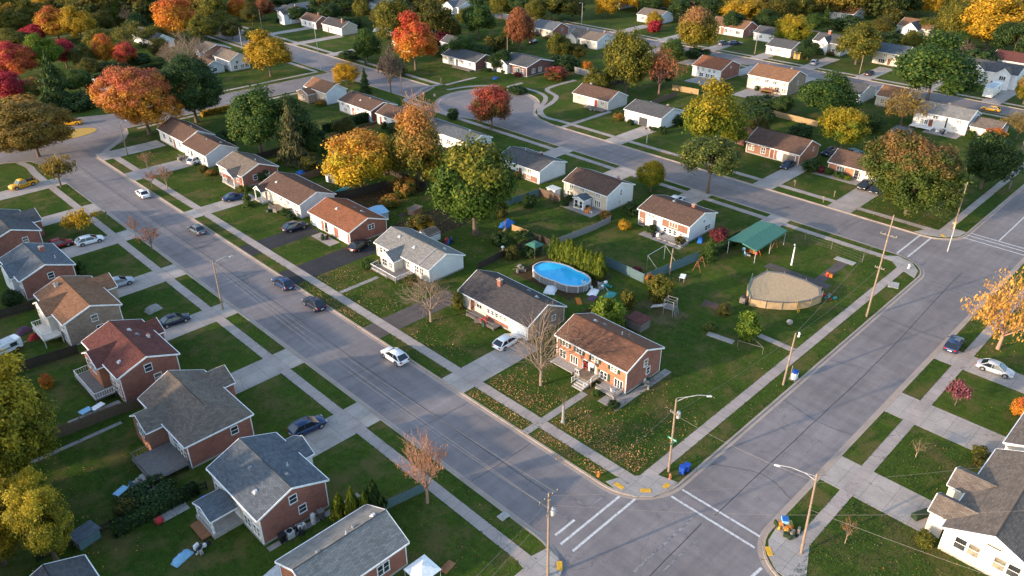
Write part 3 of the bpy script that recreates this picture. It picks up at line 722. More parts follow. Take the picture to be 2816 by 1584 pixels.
TREES=[
('broad', 'amber', 43.8, 197.0, 12.5, 8.7, 'spreading bronze and gold tree on the kerb left of the yellow oval patch'),
('broad', 'ored', 68.2, 194.5, 16.9, 8.1, 'large orange red maple beside the left road bulb'),
('broad', 'deep', 80.9, 195.7, 16.8, 7.7, 'big dark green tree right of the large orange red maple'),
('broad', 'crimson', 52.5, 246.4, 8.6, 4.3, 'crimson tree at the left edge above the bronze spreading tree'),
('broad', 'redor', 61.7, 272.3, 11.3, 5.7, 'red and orange maple at the left edge behind the crimson tree'),
('broad', 'ygreen', 70.6, 274.8, 11.3, 5.2, 'fresh green tree wedged between red maples at upper left'),
('broad', 'crimson', 81.5, 321.1, 6.9, 4.7, 'small bright crimson tree behind the fresh green one'),
('broad', 'crimson', 77.4, 278.5, 9.3, 3.5, 'narrow dark red tree left of the orange and yellow pair'),
('conifer', 'deep', 60.7, 235.0, 14.4, 5.2, 'broad dark evergreen between the red trees and the grey roofed house'),
('broad', 'orange', 89.2, 321.6, 11.8, 7.0, 'large orange crowned tree at upper left, paired with a golden one'),
('broad', 'gold', 94.4, 313.7, 11.6, 5.7, 'golden tree pressed against the large orange crown at upper left'),
('broad', 'ygreen', 115.4, 337.1, 9.9, 3.9, 'lime green tree with sunlit left side near the top edge'),
('bare', 'brown', 117.7, 330.5, 9.2, 3.6, 'bare grey brown tree right of the lime green one'),
('broad', 'orange', 121.2, 294.5, 14.2, 7.3, 'tall orange and gold tree rising to the top edge'),
('broad', 'olive', 125.4, 282.9, 9.4, 5.1, 'olive tree tucked right of the tall orange and gold one'),
('bare', 'brown', 105.5, 252.1, 11.9, 6.6, 'wide bare pale tree above the big dark green tree'),
('broad', 'orange', 86.8, 270.7, 10.1, 4.2, 'orange tree beside the dark hedge left of centre top'),
('broad', 'redor', 91.5, 266.0, 8.1, 3.4, 'rusty red tree touching the orange tree by the dark hedge'),
('sapling', 'gold', 90.8, 266.7, 4.8, 2.4, 'small bright yellow tree in front of the rusty red crown'),
('half', 'olive', 101.2, 287.6, 10.1, 5.7, 'thin olive tree in front of the dark roofed white house'),
('broad', 'gold', 117.8, 223.2, 12.7, 6.8, 'round golden tree on the corner lawn beside the side street'),
('broad', 'orange', 153.7, 310.3, 9.2, 5.1, 'orange tree at the top edge above the upper road'),
('broad', 'rust', 162.0, 304.4, 8.7, 3.9, 'rust red tree left of the white two storey house at top'),
('broad', 'olive', 172.0, 232.9, 14.9, 6.2, 'tall olive tree left behind the scarlet maple'),
('broad', 'deepol', 183.5, 226.1, 16.5, 6.9, 'tall dark olive tree right behind the scarlet maple'),
('broad', 'scarlet', 154.2, 198.0, 16.1, 6.6, 'scarlet maple with orange heart on the lawn of the grey roofed white house'),
('broad', 'green', 148.2, 215.6, 10.9, 4.8, 'round green tree on the lawn right of the white house with dark roof'),
('half', 'brown', 132.8, 182.7, 13.6, 3.8, 'brown nearly leafless tree on the verge below the scarlet maple'),
('broad', 'gold', 128.7, 198.8, 6.2, 3.8, 'little golden tree on the corner of the side street'),
('conifer', 'deep', 126.7, 186.5, 7.5, 2.0, 'small dark spruce beside the little golden tree'),
('broad', 'green', 198.9, 217.3, 13.1, 6.1, 'dark green tree right of the grey roofed gable house at top'),
('broad', 'rust', 196.6, 194.5, 14.0, 5.4, 'rust orange tree left of the blue grey roofed brick house'),
('broad', 'olive', 242.9, 221.7, 10.7, 8.6, 'wide olive gold tree at the top edge above the blue grey roof'),
('broad', 'gold', 263.6, 210.5, 8.4, 4.7, 'yellow green tree on the lawn at the top edge'),
('broad', 'gold', 258.0, 182.5, 6.5, 3.2, 'small yellow tree above the red bush'),
('bush', 'crimson', 254.5, 179.8, 4.2, 2.6, 'bright red bush in front of the brown roofed far house'),
('broad', 'bronze', 233.9, 148.3, 15.4, 7.3, 'large bronze topped golden tree by the second street'),
('broad', 'gold', 288.3, 160.9, 10.7, 8.1, 'broad golden orange tree behind the red brick far house'),
('broad', 'olive', 179.3, 134.8, 17.2, 6.7, 'tall olive tree behind the brown roofed beige house'),
('half', 'rust', 185.4, 127.5, 14.0, 5.2, 'bare rust tinted tree with visible trunk in front of the fence'),
('broad', 'ygold', 150.9, 88.7, 16.2, 6.6, 'bright yellow green tree beside the house with white garages'),
('broad', 'olive', 195.0, 175.1, 8.8, 4.1, 'soft olive tree left of the white house with two chimneys'),
('broad', 'sage', 133.2, 77.5, 12.3, 5.3, 'round sage green street tree with bare trunk on the verge'),
('broad', 'ygold', 268.7, 131.4, 10.3, 6.3, 'yellow green tree above the wide driveway at upper right'),
('broad', 'olive', 259.3, 103.6, 13.0, 6.9, 'olive gold tree with pale trunk beside the white gabled house'),
('broad', 'green', 228.8, 70.1, 17.6, 10.2, 'huge green tree at upper right beside the black car'),
('broad', 'gold', 309.7, 80.4, 19.0, 11.9, 'huge golden tree in the upper right corner'),
('broad', 'deep', 300.9, 69.9, 12.9, 6.3, 'dark green tree below the huge golden one at the right edge'),
('broad', 'olive', 311.1, 92.9, 14.8, 6.5, 'pale olive tree left of the huge golden tree'),
('bare', 'maroon', 283.0, 80.1, 8.8, 4.9, 'reddish bare tree between the huge green tree and the golden one'),
('broad', 'green', 196.2, 83.5, 11.1, 6.9, 'bushy green tree beside the grey roofed house of the second street'),
('broad', 'maroon', 200.0, 81.7, 5.7, 3.1, 'dark red tree in front of the grey roofed white house'),
('broad', 'ygold', 176.0, 69.7, 10.8, 4.8, 'round yellow green tree behind the brown brick ranch house'),
('half', 'amber', 205.3, 67.6, 10.2, 5.3, 'thin amber tree in front of the tan roofed house'),
('broad', 'bronze', 248.4, 51.6, 8.8, 3.0, 'rusty tree cut by the right edge beside the white gabled house'),
('broad', 'oak', 151.6, 44.9, 15.7, 8.1, 'massive green and copper tree on the corner lawn'),
('broad', 'deep', 175.3, 39.2, 11.7, 5.3, 'dark green tree behind the massive copper and green tree'),
('half', 'amber', 214.8, 43.8, 7.3, 3.6, 'thin bare amber tree at the right edge past the white house'),
('bush', 'orange', 207.3, 46.4, 3.6, 2.5, 'orange shrub behind the dark green corner tree'),
('broad', 'gold', 200.8, 45.8, 4.3, 2.0, 'small yellow tree beside the orange shrub near the right edge'),
('broad', 'green', 80.7, 162.9, 14.4, 6.2, 'big green tree behind the attached ranch houses, left of the spruce'),
('broad', 'deep', 86.3, 156.6, 13.3, 4.7, 'dark green tree close behind the spruce'),
('conifer', 'spruce', 83.2, 152.7, 13.2, 3.9, 'olive green spruce in the yards between the streets'),
('broad', 'goldor', 83.3, 127.0, 12.5, 6.6, 'golden orange tree beside the dark wooden fence'),
('broad', 'gold', 92.7, 132.0, 9.1, 2.6, 'yellow tree right behind the golden orange one'),
('half', 'twig', 111.5, 142.5, 13.2, 4.5, 'wispy bare rust tree behind the green and orange crown'),
('broad', 'autumn', 93.7, 121.5, 16.1, 6.0, 'green and orange tree left above the largest green maple'),
('broad', 'maple', 86.5, 96.4, 18.1, 7.2, 'largest green and gold maple in the middle of the block'),
('broad', 'redgreen', 130.8, 138.8, 10.4, 5.0, 'red orange tree on the grass in front of the round turning circle'),
('broad', 'ygold', 125.6, 86.1, 6.7, 2.7, 'small golden green tree on the verge behind the brown roofed house'),
('bush', 'olive', 90.6, 58.7, 4.1, 2.2, 'round olive bush behind the brown swing in the playground yard'),
('bush', 'ygreen', 79.4, 59.8, 4.6, 2.3, 'yellow green bush behind the corner brick house'),
('bush', 'olive', 85.3, 60.7, 3.5, 1.2, 'dark olive shrub beside the yellow green bush'),
('bush', 'ygreen', 90.7, 43.4, 4.2, 1.8, 'round bright green bush alone on the corner lawn path'),
('conifer', 'green', 108.2, 61.1, 4.3, 1.6, 'small dense conifer left of the dark red bush'),
('bush', 'maroon', 115.3, 63.4, 3.0, 1.6, 'dark red bush beside the white side wall of the brick and white house'),
('bare', 'greybark', 61.5, 79.0, 8.9, 4.1, 'bare grey tree on the lawn between the two driveways'),
('bare', 'greybark', 61.6, 56.6, 12.8, 4.4, 'large bare tree in front of the corner brick house'),
('half', 'twig', 37.5, 50.7, 10.4, 2.4, 'pale twiggy tree with a few orange leaves beside the lower left sidewalk'),
('sapling', 'amber', 40.9, 173.6, 6.8, 2.7, 'small amber street tree on the verge beside the yellow pickup'),
('sapling', 'gold', 35.7, 147.3, 4.2, 2.5, 'small bright yellow tree on the left lawn above the white wagon'),
('sapling', 'bareb', 58.2, 172.0, 4.2, 1.6, 'bare sapling on the lawn in front of the attached ranch houses'),
('sapling', 'rust', 54.1, 159.7, 4.1, 1.5, 'rusty sapling on the verge above the white sedan'),
('sapling', 'bareb', 55.9, 156.6, 6.2, 1.7, 'thin bare sapling on the lawn behind the white sedan'),
('sapling', 'bareb', 41.9, 137.9, 4.7, 1.2, 'bare street sapling on the left kerb above the white wagon'),
('sapling', 'rust', 41.9, 131.2, 5.3, 1.9, 'brown leaved street sapling on the left kerb past the white wagon'),
('broad', 'near', 7.0, 83.1, 15.8, 5.2, 'large yellow green tree at the left edge behind the backyards'),
('broad', 'neargold', 2.6, 73.7, 9.1, 3.7, 'golden lit tree in the lower left corner'),
('broad', 'near', 6.4, 69.5, 9.8, 2.9, 'yellow green tree beside the lower left corner tree'),
('column', 'cedar', 29.4, 55.0, 3.6, 0.9, 'yellow green evergreen shrub nearest the red brick gable'),
('column', 'cedar', 30.2, 53.7, 4.7, 0.9, 'middle yellow green evergreen shrub behind the lower grey roof'),
('column', 'deep', 32.3, 53.0, 4.8, 1.2, 'tallest dark evergreen shrub beside the teal fence'),
('column', 'cedar', 31.1, 52.8, 4.2, 0.8, 'small lime evergreen in front of the tallest dark one'),
('half', 'paletan', 113.4, 17.1, 12.1, 5.2, 'half bare golden orange tree on the right edge lawn'),
('sapling', 'pink', 95.7, 16.7, 3.6, 1.2, 'small pinkish red ornamental tree on the right lawn'),
('bush', 'orange', 99.5, 10.5, 2.5, 1.1, 'orange shrub at the right edge below the silver sedan'),
('sapling', 'bareb', 64.0, 16.4, 3.5, 0.8, 'bare brown sapling in a mulch ring on the lower right lawn'),
('sapling', 'bareg', 82.3, 16.4, 2.7, 0.9, 'thin leafless sapling on the right lawn between two driveways'),
('broad', 'olive', 87.5, 376.1, 9.8, 5.6, 'olive green tree in the upper left corner'),
('broad', 'olive', 82.1, 347.0, 8.4, 5.2, 'yellow olive tree under the upper left corner tree'),
('broad', 'olive', 93.0, 359.3, 8.8, 6.0, 'olive tree between the corner trees and the orange crown'),
('broad', 'gold', 103.7, 379.1, 8.9, 5.8, 'yellow tree at the top edge over the large orange crown'),
('broad', 'gold', 111.3, 371.7, 9.2, 5.3, 'bright yellow tree top at the upper left edge'),
('broad', 'deepol', 115.0, 358.2, 9.7, 5.7, 'brownish olive tree right of the bright yellow tree top'),
('broad', 'deep', 127.5, 336.4, 10.1, 6.1, 'dark green tree between lime green and orange gold trees'),
('broad', 'deepol', 135.5, 345.1, 10.1, 5.0, 'shaded olive tree at the top edge left of the orange gold one'),
('broad', 'olive', 143.8, 311.1, 10.6, 6.0, 'dull olive tree right of the tall orange and gold tree'),
('broad', 'deep', 178.3, 317.7, 8.2, 6.1, 'dark green tree at the top edge above the white two storey house'),
('conifer', 'deep', 179.8, 296.2, 8.2, 4.6, 'dark conifer above the brown roofed far house'),
('broad', 'deep', 191.6, 291.8, 8.0, 6.5, 'dark tree behind the far lawn with white awning'),
('broad', 'olive', 186.0, 271.4, 9.7, 3.6, 'slim yellow olive tree left of the tall olive one'),
('broad', 'deepol', 188.4, 220.3, 8.1, 3.9, 'brownish olive tree in front of the green one at top centre'),
('bush', 'maroon', 183.4, 219.8, 4.2, 3.5, 'dark reddish bush behind the scarlet maple'),
('broad', 'olive', 232.1, 239.5, 10.6, 5.2, 'olive tree at the top edge between two far houses'),
('bush', 'deepol', 189.4, 198.3, 6.2, 4.2, 'large olive shrub left of the rust orange tree'),
('broad', 'deep', 235.9, 231.0, 10.8, 6.3, 'dark tree at the top edge above the rust orange tree'),
('broad', 'gold', 284.1, 210.0, 9.1, 5.9, 'golden tree at the top edge right of the curved white house'),
('broad', 'deep', 279.7, 185.1, 9.2, 4.8, 'dark green tree beside the orange brown far roof'),
('broad', 'gold', 297.3, 202.1, 8.8, 5.3, 'gold tree top behind the orange brown far roof'),
('broad', 'deep', 286.8, 178.0, 9.8, 5.9, 'dark green tree right of the bronze topped tree'),
('broad', 'olive', 291.7, 173.1, 9.2, 4.3, 'olive tree left of the broad golden orange tree'),
('broad', 'deepol', 296.6, 152.6, 11.3, 6.7, 'dark olive tree right of the broad golden orange tree'),
('broad', 'olive', 304.8, 148.9, 11.4, 5.6, 'grey green tree above the yellow green one at upper right'),
('conifer', 'green', 313.2, 140.5, 7.3, 2.7, 'small pointed green tree left of the far white house with porch'),
('bush', 'deep', 310.8, 130.0, 4.8, 6.4, 'dark green shrubs in front of the far white house with porch'),
('broad', 'deep', 350.1, 136.8, 8.9, 6.7, 'dark green tree behind the far white house with porch'),
('sapling', 'crimson', 356.5, 140.6, 3.4, 2.0, 'tiny red tree behind the far white house with porch'),
('broad', 'deep', 353.3, 126.2, 9.4, 6.7, 'dark tree behind the white gable at upper right'),
('broad', 'gold', 357.7, 121.8, 10.7, 4.4, 'golden tree on a bare trunk at the top edge'),
('broad', 'gold', 359.7, 117.4, 10.7, 3.9, 'second golden tree on a bare trunk, right of its twin'),
('bush', 'deepol', 331.4, 122.4, 6.1, 4.4, 'brownish shrub left of the white gable at upper right'),
('bush', 'deep', 296.0, 106.1, 4.2, 5.3, 'dark shrubs behind the blue roofed white house'),
('broad', 'olive', 322.6, 104.0, 6.7, 4.6, 'pale green tree right of the white gable at upper right'),
('broad', 'deepol', 200.3, 171.4, 5.0, 3.7, 'dark shrubby tree below the white house with two chimneys'),
('bush', 'deep', 229.3, 144.1, 3.5, 4.0, 'green shrub beside the bronze topped golden tree'),
('bush', 'orange', 192.3, 160.1, 3.0, 1.8, 'orange bush beside the grey wooden fence'),
('bush', 'redgreen', 177.0, 159.0, 3.5, 4.0, 'reddish garden shrubs in front of the brick house by the circle'),
('bush', 'deep', 192.5, 100.4, 3.6, 4.6, 'dark green shrubs left of the bushy green tree'),
('broad', 'deepol', 134.5, 279.4, 6.8, 4.3, 'dark shaded tree right of the wide bare tree'),
('bush', 'deep', 83.0, 260.5, 3.2, 5.5, 'dark shaded hedge plant below the orange and rusty trees'),
('broad', 'deepol', 79.9, 270.4, 7.5, 3.7, 'brown olive tree between dark red and orange trees'),
('bush', 'autumn', 50.2, 229.5, 6.8, 5.7, 'dim green and rust undergrowth below the crimson tree'),
('bush', 'deepol', 80.0, 104.0, 3.3, 2.3, 'orange tinted shrub left of the largest green maple trunk'),
('bush', 'goldor', 80.6, 104.1, 2.8, 1.8, 'low orange shrub behind the grey roofed white house'),
('bush', 'autumn', 89.2, 120.5, 3.9, 2.4, 'dark rust shrub between the golden tree and the largest maple'),
('broad', 'deepol', 94.6, 130.1, 7.9, 3.4, 'shadowed green tree between the golden and the largest maple'),
('conifer', 'green', 63.4, 137.1, 4.0, 1.2, 'small conical evergreen beside the porch of the white brown roofed house'),
('bush', 'green', 29.3, 129.9, 3.2, 1.3, 'dark green shrub beside the blue grey roofed brick house'),
('bush', 'olive', 66.9, 79.1, 2.7, 1.0, 'yellow green bush at the dark roofed house corner'),
('bush', 'orange', 15.6, 101.9, 1.8, 0.8, 'orange shrub in the yard behind the dark red roofed house'),
('bush', 'deep', 18.8, 128.6, 2.5, 1.4, 'dark bush beside the backyard fence on the left'),
('broad', 'olive', 72.1, 316.5, 7.2, 5.7, 'olive tree at the left edge behind the red and orange maple'),
('broad', 'deepol', 76.8, 320.5, 5.5, 4.2, 'olive tree peeping over the left edge maple'),
('broad', 'olive', 93.9, 294.9, 7.2, 4.5, 'olive tree between the golden crown and the thin olive one'),
('broad', 'olive', 99.9, 321.4, 7.5, 4.3, 'yellowish tree right behind the golden crown at upper left'),
('broad', 'deepol', 105.6, 323.7, 7.8, 4.5, 'dim olive tree left of the lime green one'),
('broad', 'deep', 112.8, 308.6, 8.2, 4.8, 'dark green tree behind the bare grey brown one'),
('broad', 'olive', 111.2, 291.6, 6.3, 4.2, 'yellow olive tree left of the tall orange and gold crown'),
('broad', 'deepol', 103.3, 267.7, 7.0, 3.3, 'shaded tree at the gable of the dark roofed white house'),
('bush', 'deep', 95.9, 267.5, 3.4, 4.0, 'dark garden bush before the dark roofed white house'),
('broad', 'olive', 137.2, 292.3, 7.8, 4.5, 'olive tree left of the top edge orange tree'),
('broad', 'deepol', 153.5, 299.3, 8.2, 3.9, 'olive brown tree between the orange and rust red trees'),
('broad', 'deep', 136.8, 267.9, 5.6, 3.3, 'dark tree at the upper road kerb'),
('broad', 'green', 69.2, 243.0, 7.0, 4.0, 'dim green tree behind the broad dark evergreen'),
('broad', 'deepol', 77.5, 257.9, 6.5, 3.8, 'olive brown tree right of the narrow dark red one'),
('bush', 'deep', 65.1, 229.7, 3.8, 4.8, 'dark bushes beside the broad dark evergreen'),
('broad', 'autumn', 58.4, 247.0, 5.7, 4.7, 'orange tinted green tree left of the broad dark evergreen'),
('broad', 'crimson', 58.3, 273.9, 6.5, 3.6, 'crimson crown cut by the left edge, higher one'),
('broad', 'deep', 91.5, 234.6, 4.7, 3.7, 'dark tree left of the bare pale tree'),
('bush', 'deep', 90.5, 241.8, 3.3, 4.2, 'dark hedge bushes left of the bare pale tree'),
('bare', 'brown', 109.8, 249.3, 9.2, 4.5, 'second bare pale tree right of the wide bare one'),
('bare', 'brown', 100.3, 254.4, 8.9, 3.8, 'third bare pale tree left of the wide bare one'),
('broad', 'deep', 167.6, 289.7, 6.5, 4.0, 'dark conifer like tree behind the three upper road houses'),
('broad', 'deep', 176.8, 280.5, 7.3, 5.2, 'dark tree behind the brown roofed house of the upper road'),
('broad', 'deepol', 185.8, 258.5, 8.3, 4.6, 'olive tree behind the round green lawn tree'),
('bush', 'deep', 175.9, 268.3, 3.6, 6.9, 'dark hedge bushes at the far end of the upper lawn'),
('broad', 'deep', 196.0, 259.2, 9.9, 4.7, 'dark tree between the two tall olive ones'),
('broad', 'olive', 209.8, 234.6, 8.1, 4.6, 'olive tree left of the dark green one at top centre'),
('broad', 'green', 173.8, 197.7, 7.5, 5.2, 'green tree between the scarlet maple and the large olive shrub'),
('broad', 'deep', 175.0, 190.4, 5.9, 4.3, 'dark tree behind the grey roofed white house'),
('bush', 'deep', 174.2, 205.2, 4.3, 4.0, 'dark bushes at the gable of the grey peeking house'),
('broad', 'deep', 172.6, 178.3, 6.2, 3.7, 'dark shrubby tree behind the dark brick house by the circle'),
('broad', 'deepol', 202.1, 203.0, 7.0, 3.5, 'shadowed tree left of the rust orange tree'),
('broad', 'olive', 233.4, 222.1, 9.3, 4.4, 'olive gold tree right of the rust orange one'),
('broad', 'deepol', 250.0, 216.9, 8.9, 4.8, 'brownish tree at the top edge above the grey house'),
('broad', 'gold', 280.3, 216.4, 8.2, 5.1, 'gold crown at the top edge beside the curved looking roof'),
('broad', 'deep', 282.6, 201.4, 8.3, 5.0, 'dark tree behind the small yellow tree'),
('broad', 'deepol', 214.2, 157.5, 7.0, 3.9, 'dark olive tree right of the white house with two chimneys'),
('broad', 'green', 219.0, 146.7, 7.4, 4.3, 'green tree left of the large bronze topped one'),
('broad', 'deep', 272.8, 157.5, 8.1, 4.6, 'dark tree at the gable of the red brick ranch'),
('broad', 'deep', 284.4, 150.0, 7.9, 5.0, 'dark green tree left of the yellow green one at upper right'),
('broad', 'green', 294.0, 136.5, 7.2, 4.0, 'green tree left of the small pointed one'),
('broad', 'deep', 335.8, 143.6, 7.6, 4.9, 'dark tree behind the red brown roofed porch house'),
('broad', 'deepol', 308.4, 116.2, 6.6, 4.4, 'olive brown tree right of the red brown roofed porch house'),
('bush', 'deep', 290.3, 113.6, 5.0, 4.9, 'dark bushes between the porch house and olive gold tree'),
('broad', 'olive', 329.8, 94.9, 9.9, 5.2, 'olive tree left of the huge golden crown'),
('broad', 'green', 294.6, 85.6, 7.9, 4.7, 'green tree behind the reddish bare tree'),
('bush', 'deep', 282.0, 75.2, 5.8, 5.1, 'dark bushes at the foot of the huge golden tree'),
('broad', 'deepol', 363.3, 86.3, 9.8, 4.7, 'orange olive tree at the far right top edge'),
('broad', 'olive', 290.1, 98.2, 7.0, 4.1, 'pale olive tree behind the huge green tree'),
('broad', 'deep', 254.3, 117.7, 6.0, 3.9, 'dark tree right of the yellow green tree at upper right'),
('broad', 'deep', 192.2, 93.3, 5.3, 3.1, 'dark tree in the gardens behind the cream tan roofed house'),
('bush', 'deep', 183.6, 62.9, 3.4, 2.8, 'dark shrubs behind the massive copper and green tree'),
('bush', 'deep', 183.2, 95.0, 3.5, 3.6, 'dark garden shrubs behind the bright yellow green tree'),
('broad', 'deep', 193.6, 133.0, 6.5, 3.5, 'dark tree behind the bare rust tinted tree'),
('broad', 'olive', 172.2, 139.5, 7.0, 3.9, 'lower olive tree left of the tall olive one'),
('bush', 'deep', 187.7, 165.4, 4.2, 4.4, 'dark shrubs right of the dark brick house by the circle'),
('broad', 'deep', 98.1, 128.3, 9.4, 3.0, 'dark green tree behind the golden orange tree'),
('bush', 'deep', 92.0, 157.0, 4.2, 2.8, 'dark bushes right of the spruce'),
('broad', 'green', 92.5, 187.5, 7.2, 2.6, 'small green tree above the big green one'),
('bush', 'deep', 77.8, 175.9, 3.0, 2.8, 'dark shrubs behind the farther attached ranch house'),
('bush', 'deepol', 82.6, 145.4, 3.0, 2.6, 'dim olive shrubs behind the brick porch house'),
('bush', 'deep', 90.5, 87.8, 2.3, 1.8, 'dark shrubs behind the bright blue tarp'),
('broad', 'near', 8.2, 90.1, 7.0, 3.5, 'lower green crown below the large yellow green tree at the left edge'),
('broad', 'near', 6.6, 76.2, 7.2, 2.3, 'shaded green tree between the lower left crowns'),
('bush', 'deep', 6.5, 79.5, 3.1, 2.3, 'dark undergrowth at the foot of the lower left trees'),
('bush', 'deep', 16.4, 71.9, 2.1, 2.4, 'dark green hedge bush by the lower left garden fence'),
('bush', 'deepol', 13.8, 71.9, 1.8, 1.3, 'brownish bush in the lower left garden fence line'),
('bush', 'deepol', 72.9, 142.2, 2.8, 1.8, 'olive shrub beside the blue paddling pool'),
('bush', 'deep', 72.3, 147.5, 3.2, 2.1, 'dark shrubs behind the brick porch house, nearer the spruce'),
('broad', 'green', 88.6, 151.7, 4.3, 1.9, 'narrow green tree right of the spruce by the covered boat'),
('bush', 'deep', 84.3, 140.3, 3.0, 1.9, 'dark shrub left of the golden orange tree'),
('bush', 'autumn', 83.3, 117.3, 2.8, 1.9, 'rusty shrub along the dark wooden fence'),
('bush', 'deepol', 95.3, 98.7, 2.8, 1.5, 'olive shrub at the end of the bluish fence'),
('bush', 'deep', 102.4, 98.4, 2.5, 1.4, 'dark shrub below the white charcoal roofed house'),
('bush', 'deep', 88.1, 83.6, 2.2, 1.7, 'dark shrub behind the teal gazebo'),
('bush', 'deepol', 84.6, 84.9, 2.2, 1.4, 'olive shrub between gazebo and largest maple'),
('bush', 'autumn', 75.4, 92.0, 2.2, 1.5, 'rusty shrub behind the white garden shed'),
('bush', 'deep', 87.0, 90.8, 2.2, 1.6, 'dark shrub under the right side of the largest maple'),
('bush', 'deep', 113.5, 82.0, 2.4, 1.5, 'dark shrub between the beige and the brick and white houses'),
('broad', 'deepol', 100.2, 157.7, 5.0, 2.7, 'olive tree in front of the long dark hedge'),
('bush', 'deep', 112.8, 153.7, 2.5, 3.0, 'dark bushes right of the long hedge by the rust tree'),
('broad', 'autumn', 101.9, 122.9, 5.5, 2.6, 'rusty green tree between the wispy rust tree and the maple'),
('bush', 'green', 121.6, 158.5, 2.0, 2.1, 'green shrub behind the dark red brick and white house'),
('bush', 'deep', 157.7, 156.8, 2.2, 2.6, 'dark shrub in the dark brick house garden by the circle'),
('bush', 'ygreen', 155.5, 160.7, 2.1, 1.5, 'light round shrub by the dark brick house front'),
('bush', 'deep', 147.3, 224.1, 3.0, 3.3, 'dark shrubs in front of the white dark roofed house at top'),
('bush', 'deep', 145.8, 196.6, 3.0, 2.8, 'dark shrubs left of the scarlet maple trunk'),
('bush', 'deep', 128.9, 151.3, 2.6, 1.7, 'dark clipped shrub at the lower left of the turning circle'),
('bush', 'deep', 167.0, 108.8, 2.8, 3.0, 'dark shrubs beside the white garage house gable'),
('broad', 'deepol', 171.9, 88.5, 4.8, 2.5, 'olive tree behind the dark brown roofed brick ranch'),
('broad', 'deep', 195.5, 71.4, 4.7, 3.0, 'dark tree between the second street gardens and tan roofed house'),
('bush', 'deep', 179.1, 81.4, 3.0, 2.9, 'dark bushes in front of the bushy green tree'),
('bush', 'deepol', 212.0, 55.1, 3.1, 2.8, 'olive shrub below the long white two storey house'),
('bush', 'deep', 159.9, 68.6, 2.5, 1.9, 'dark shrub beside the navy and dark cars'),
('broad', 'olive', -14.0, 40.2, 12.1, 5.8, 'unseen tree added for shade beyond the left edge of the picture'),  # unseen trees from here on are added to shade the left gardens
('broad', 'deepol', -18.6, 46.8, 11.8, 5.8, 'unseen tree added for shade beyond the left edge of the picture'),
('broad', 'olive', -26.9, 53.9, 13.5, 5.8, 'unseen tree added for shade beyond the left edge of the picture'),
('broad', 'deepol', -14.1, 60.9, 12.4, 5.8, 'unseen tree added for shade beyond the left edge of the picture'),
('broad', 'olive', -17.7, 65.1, 14.0, 5.8, 'unseen tree added for shade beyond the left edge of the picture'),
('broad', 'deepol', -26.4, 72.0, 15.7, 5.8, 'unseen tree added for shade beyond the left edge of the picture'),
('broad', 'olive', -12.9, 78.8, 13.2, 5.8, 'unseen tree added for shade beyond the left edge of the picture'),
('broad', 'deepol', -20.7, 85.1, 13.8, 5.8, 'unseen tree added for shade beyond the left edge of the picture'),
('broad', 'olive', -25.8, 88.5, 15.7, 5.8, 'unseen tree added for shade beyond the left edge of the picture'),
('broad', 'deepol', -13.1, 97.6, 14.0, 5.8, 'unseen tree added for shade beyond the left edge of the picture'),
('broad', 'olive', -18.1, 104.7, 13.1, 5.8, 'unseen tree added for shade beyond the left edge of the picture'),
('broad', 'deepol', -23.8, 109.1, 16.0, 5.8, 'unseen tree added for shade beyond the left edge of the picture'),
('broad', 'olive', -11.5, 114.0, 11.2, 5.8, 'unseen tree added for shade beyond the left edge of the picture'),
('broad', 'deepol', -20.1, 123.8, 13.2, 5.8, 'unseen tree added for shade beyond the left edge of the picture'),
('broad', 'olive', -24.5, 127.4, 14.4, 5.8, 'unseen tree added for shade beyond the left edge of the picture'),
('broad', 'deepol', -13.5, 133.9, 12.9, 5.8, 'unseen tree added for shade beyond the left edge of the picture'),
('broad', 'olive', -18.7, 142.4, 14.1, 5.8, 'unseen tree added for shade beyond the left edge of the picture'),
('broad', 'deepol', -23.3, 148.5, 16.2, 5.8, 'unseen tree added for shade beyond the left edge of the picture'),
('broad', 'olive', -12.3, 152.1, 13.9, 5.8, 'unseen tree added for shade beyond the left edge of the picture'),
('broad', 'deepol', -17.1, 161.3, 13.7, 5.8, 'unseen tree added for shade beyond the left edge of the picture'),
('broad', 'olive', -24.1, 164.8, 15.6, 5.8, 'unseen tree added for shade beyond the left edge of the picture'),
('broad', 'deepol', -12.7, 171.4, 10.9, 5.8, 'unseen tree added for shade beyond the left edge of the picture'),
('broad', 'olive', -17.6, 180.6, 11.9, 5.8, 'unseen tree added for shade beyond the left edge of the picture'),
('bush', 'deepol', -7.4, 42.0, 4.2, 4.0, 'tall unseen shrub added for shade beyond the left edge of the picture'),  # unseen shrubs added to stop low sun passing under those crowns
('bush', 'deepol', -11.2, 50.5, 4.2, 4.0, 'tall unseen shrub added for shade beyond the left edge of the picture'),
('bush', 'deepol', -8.7, 59.0, 4.2, 4.0, 'tall unseen shrub added for shade beyond the left edge of the picture'),
('bush', 'deepol', -11.4, 67.5, 4.2, 4.0, 'tall unseen shrub added for shade beyond the left edge of the picture'),
('bush', 'deepol', -7.5, 76.0, 4.2, 4.0, 'tall unseen shrub added for shade beyond the left edge of the picture'),
('bush', 'deepol', -10.3, 84.5, 4.2, 4.0, 'tall unseen shrub added for shade beyond the left edge of the picture'),
('bush', 'deepol', -8.9, 93.0, 4.2, 4.0, 'tall unseen shrub added for shade beyond the left edge of the picture'),
('bush', 'deepol', -10.8, 101.5, 4.2, 4.0, 'tall unseen shrub added for shade beyond the left edge of the picture'),
('bush', 'deepol', -8.9, 110.0, 4.2, 4.0, 'tall unseen shrub added for shade beyond the left edge of the picture'),
('bush', 'deepol', -10.6, 118.5, 4.2, 4.0, 'tall unseen shrub added for shade beyond the left edge of the picture'),
('bush', 'deepol', -8.3, 127.0, 4.2, 4.0, 'tall unseen shrub added for shade beyond the left edge of the picture'),
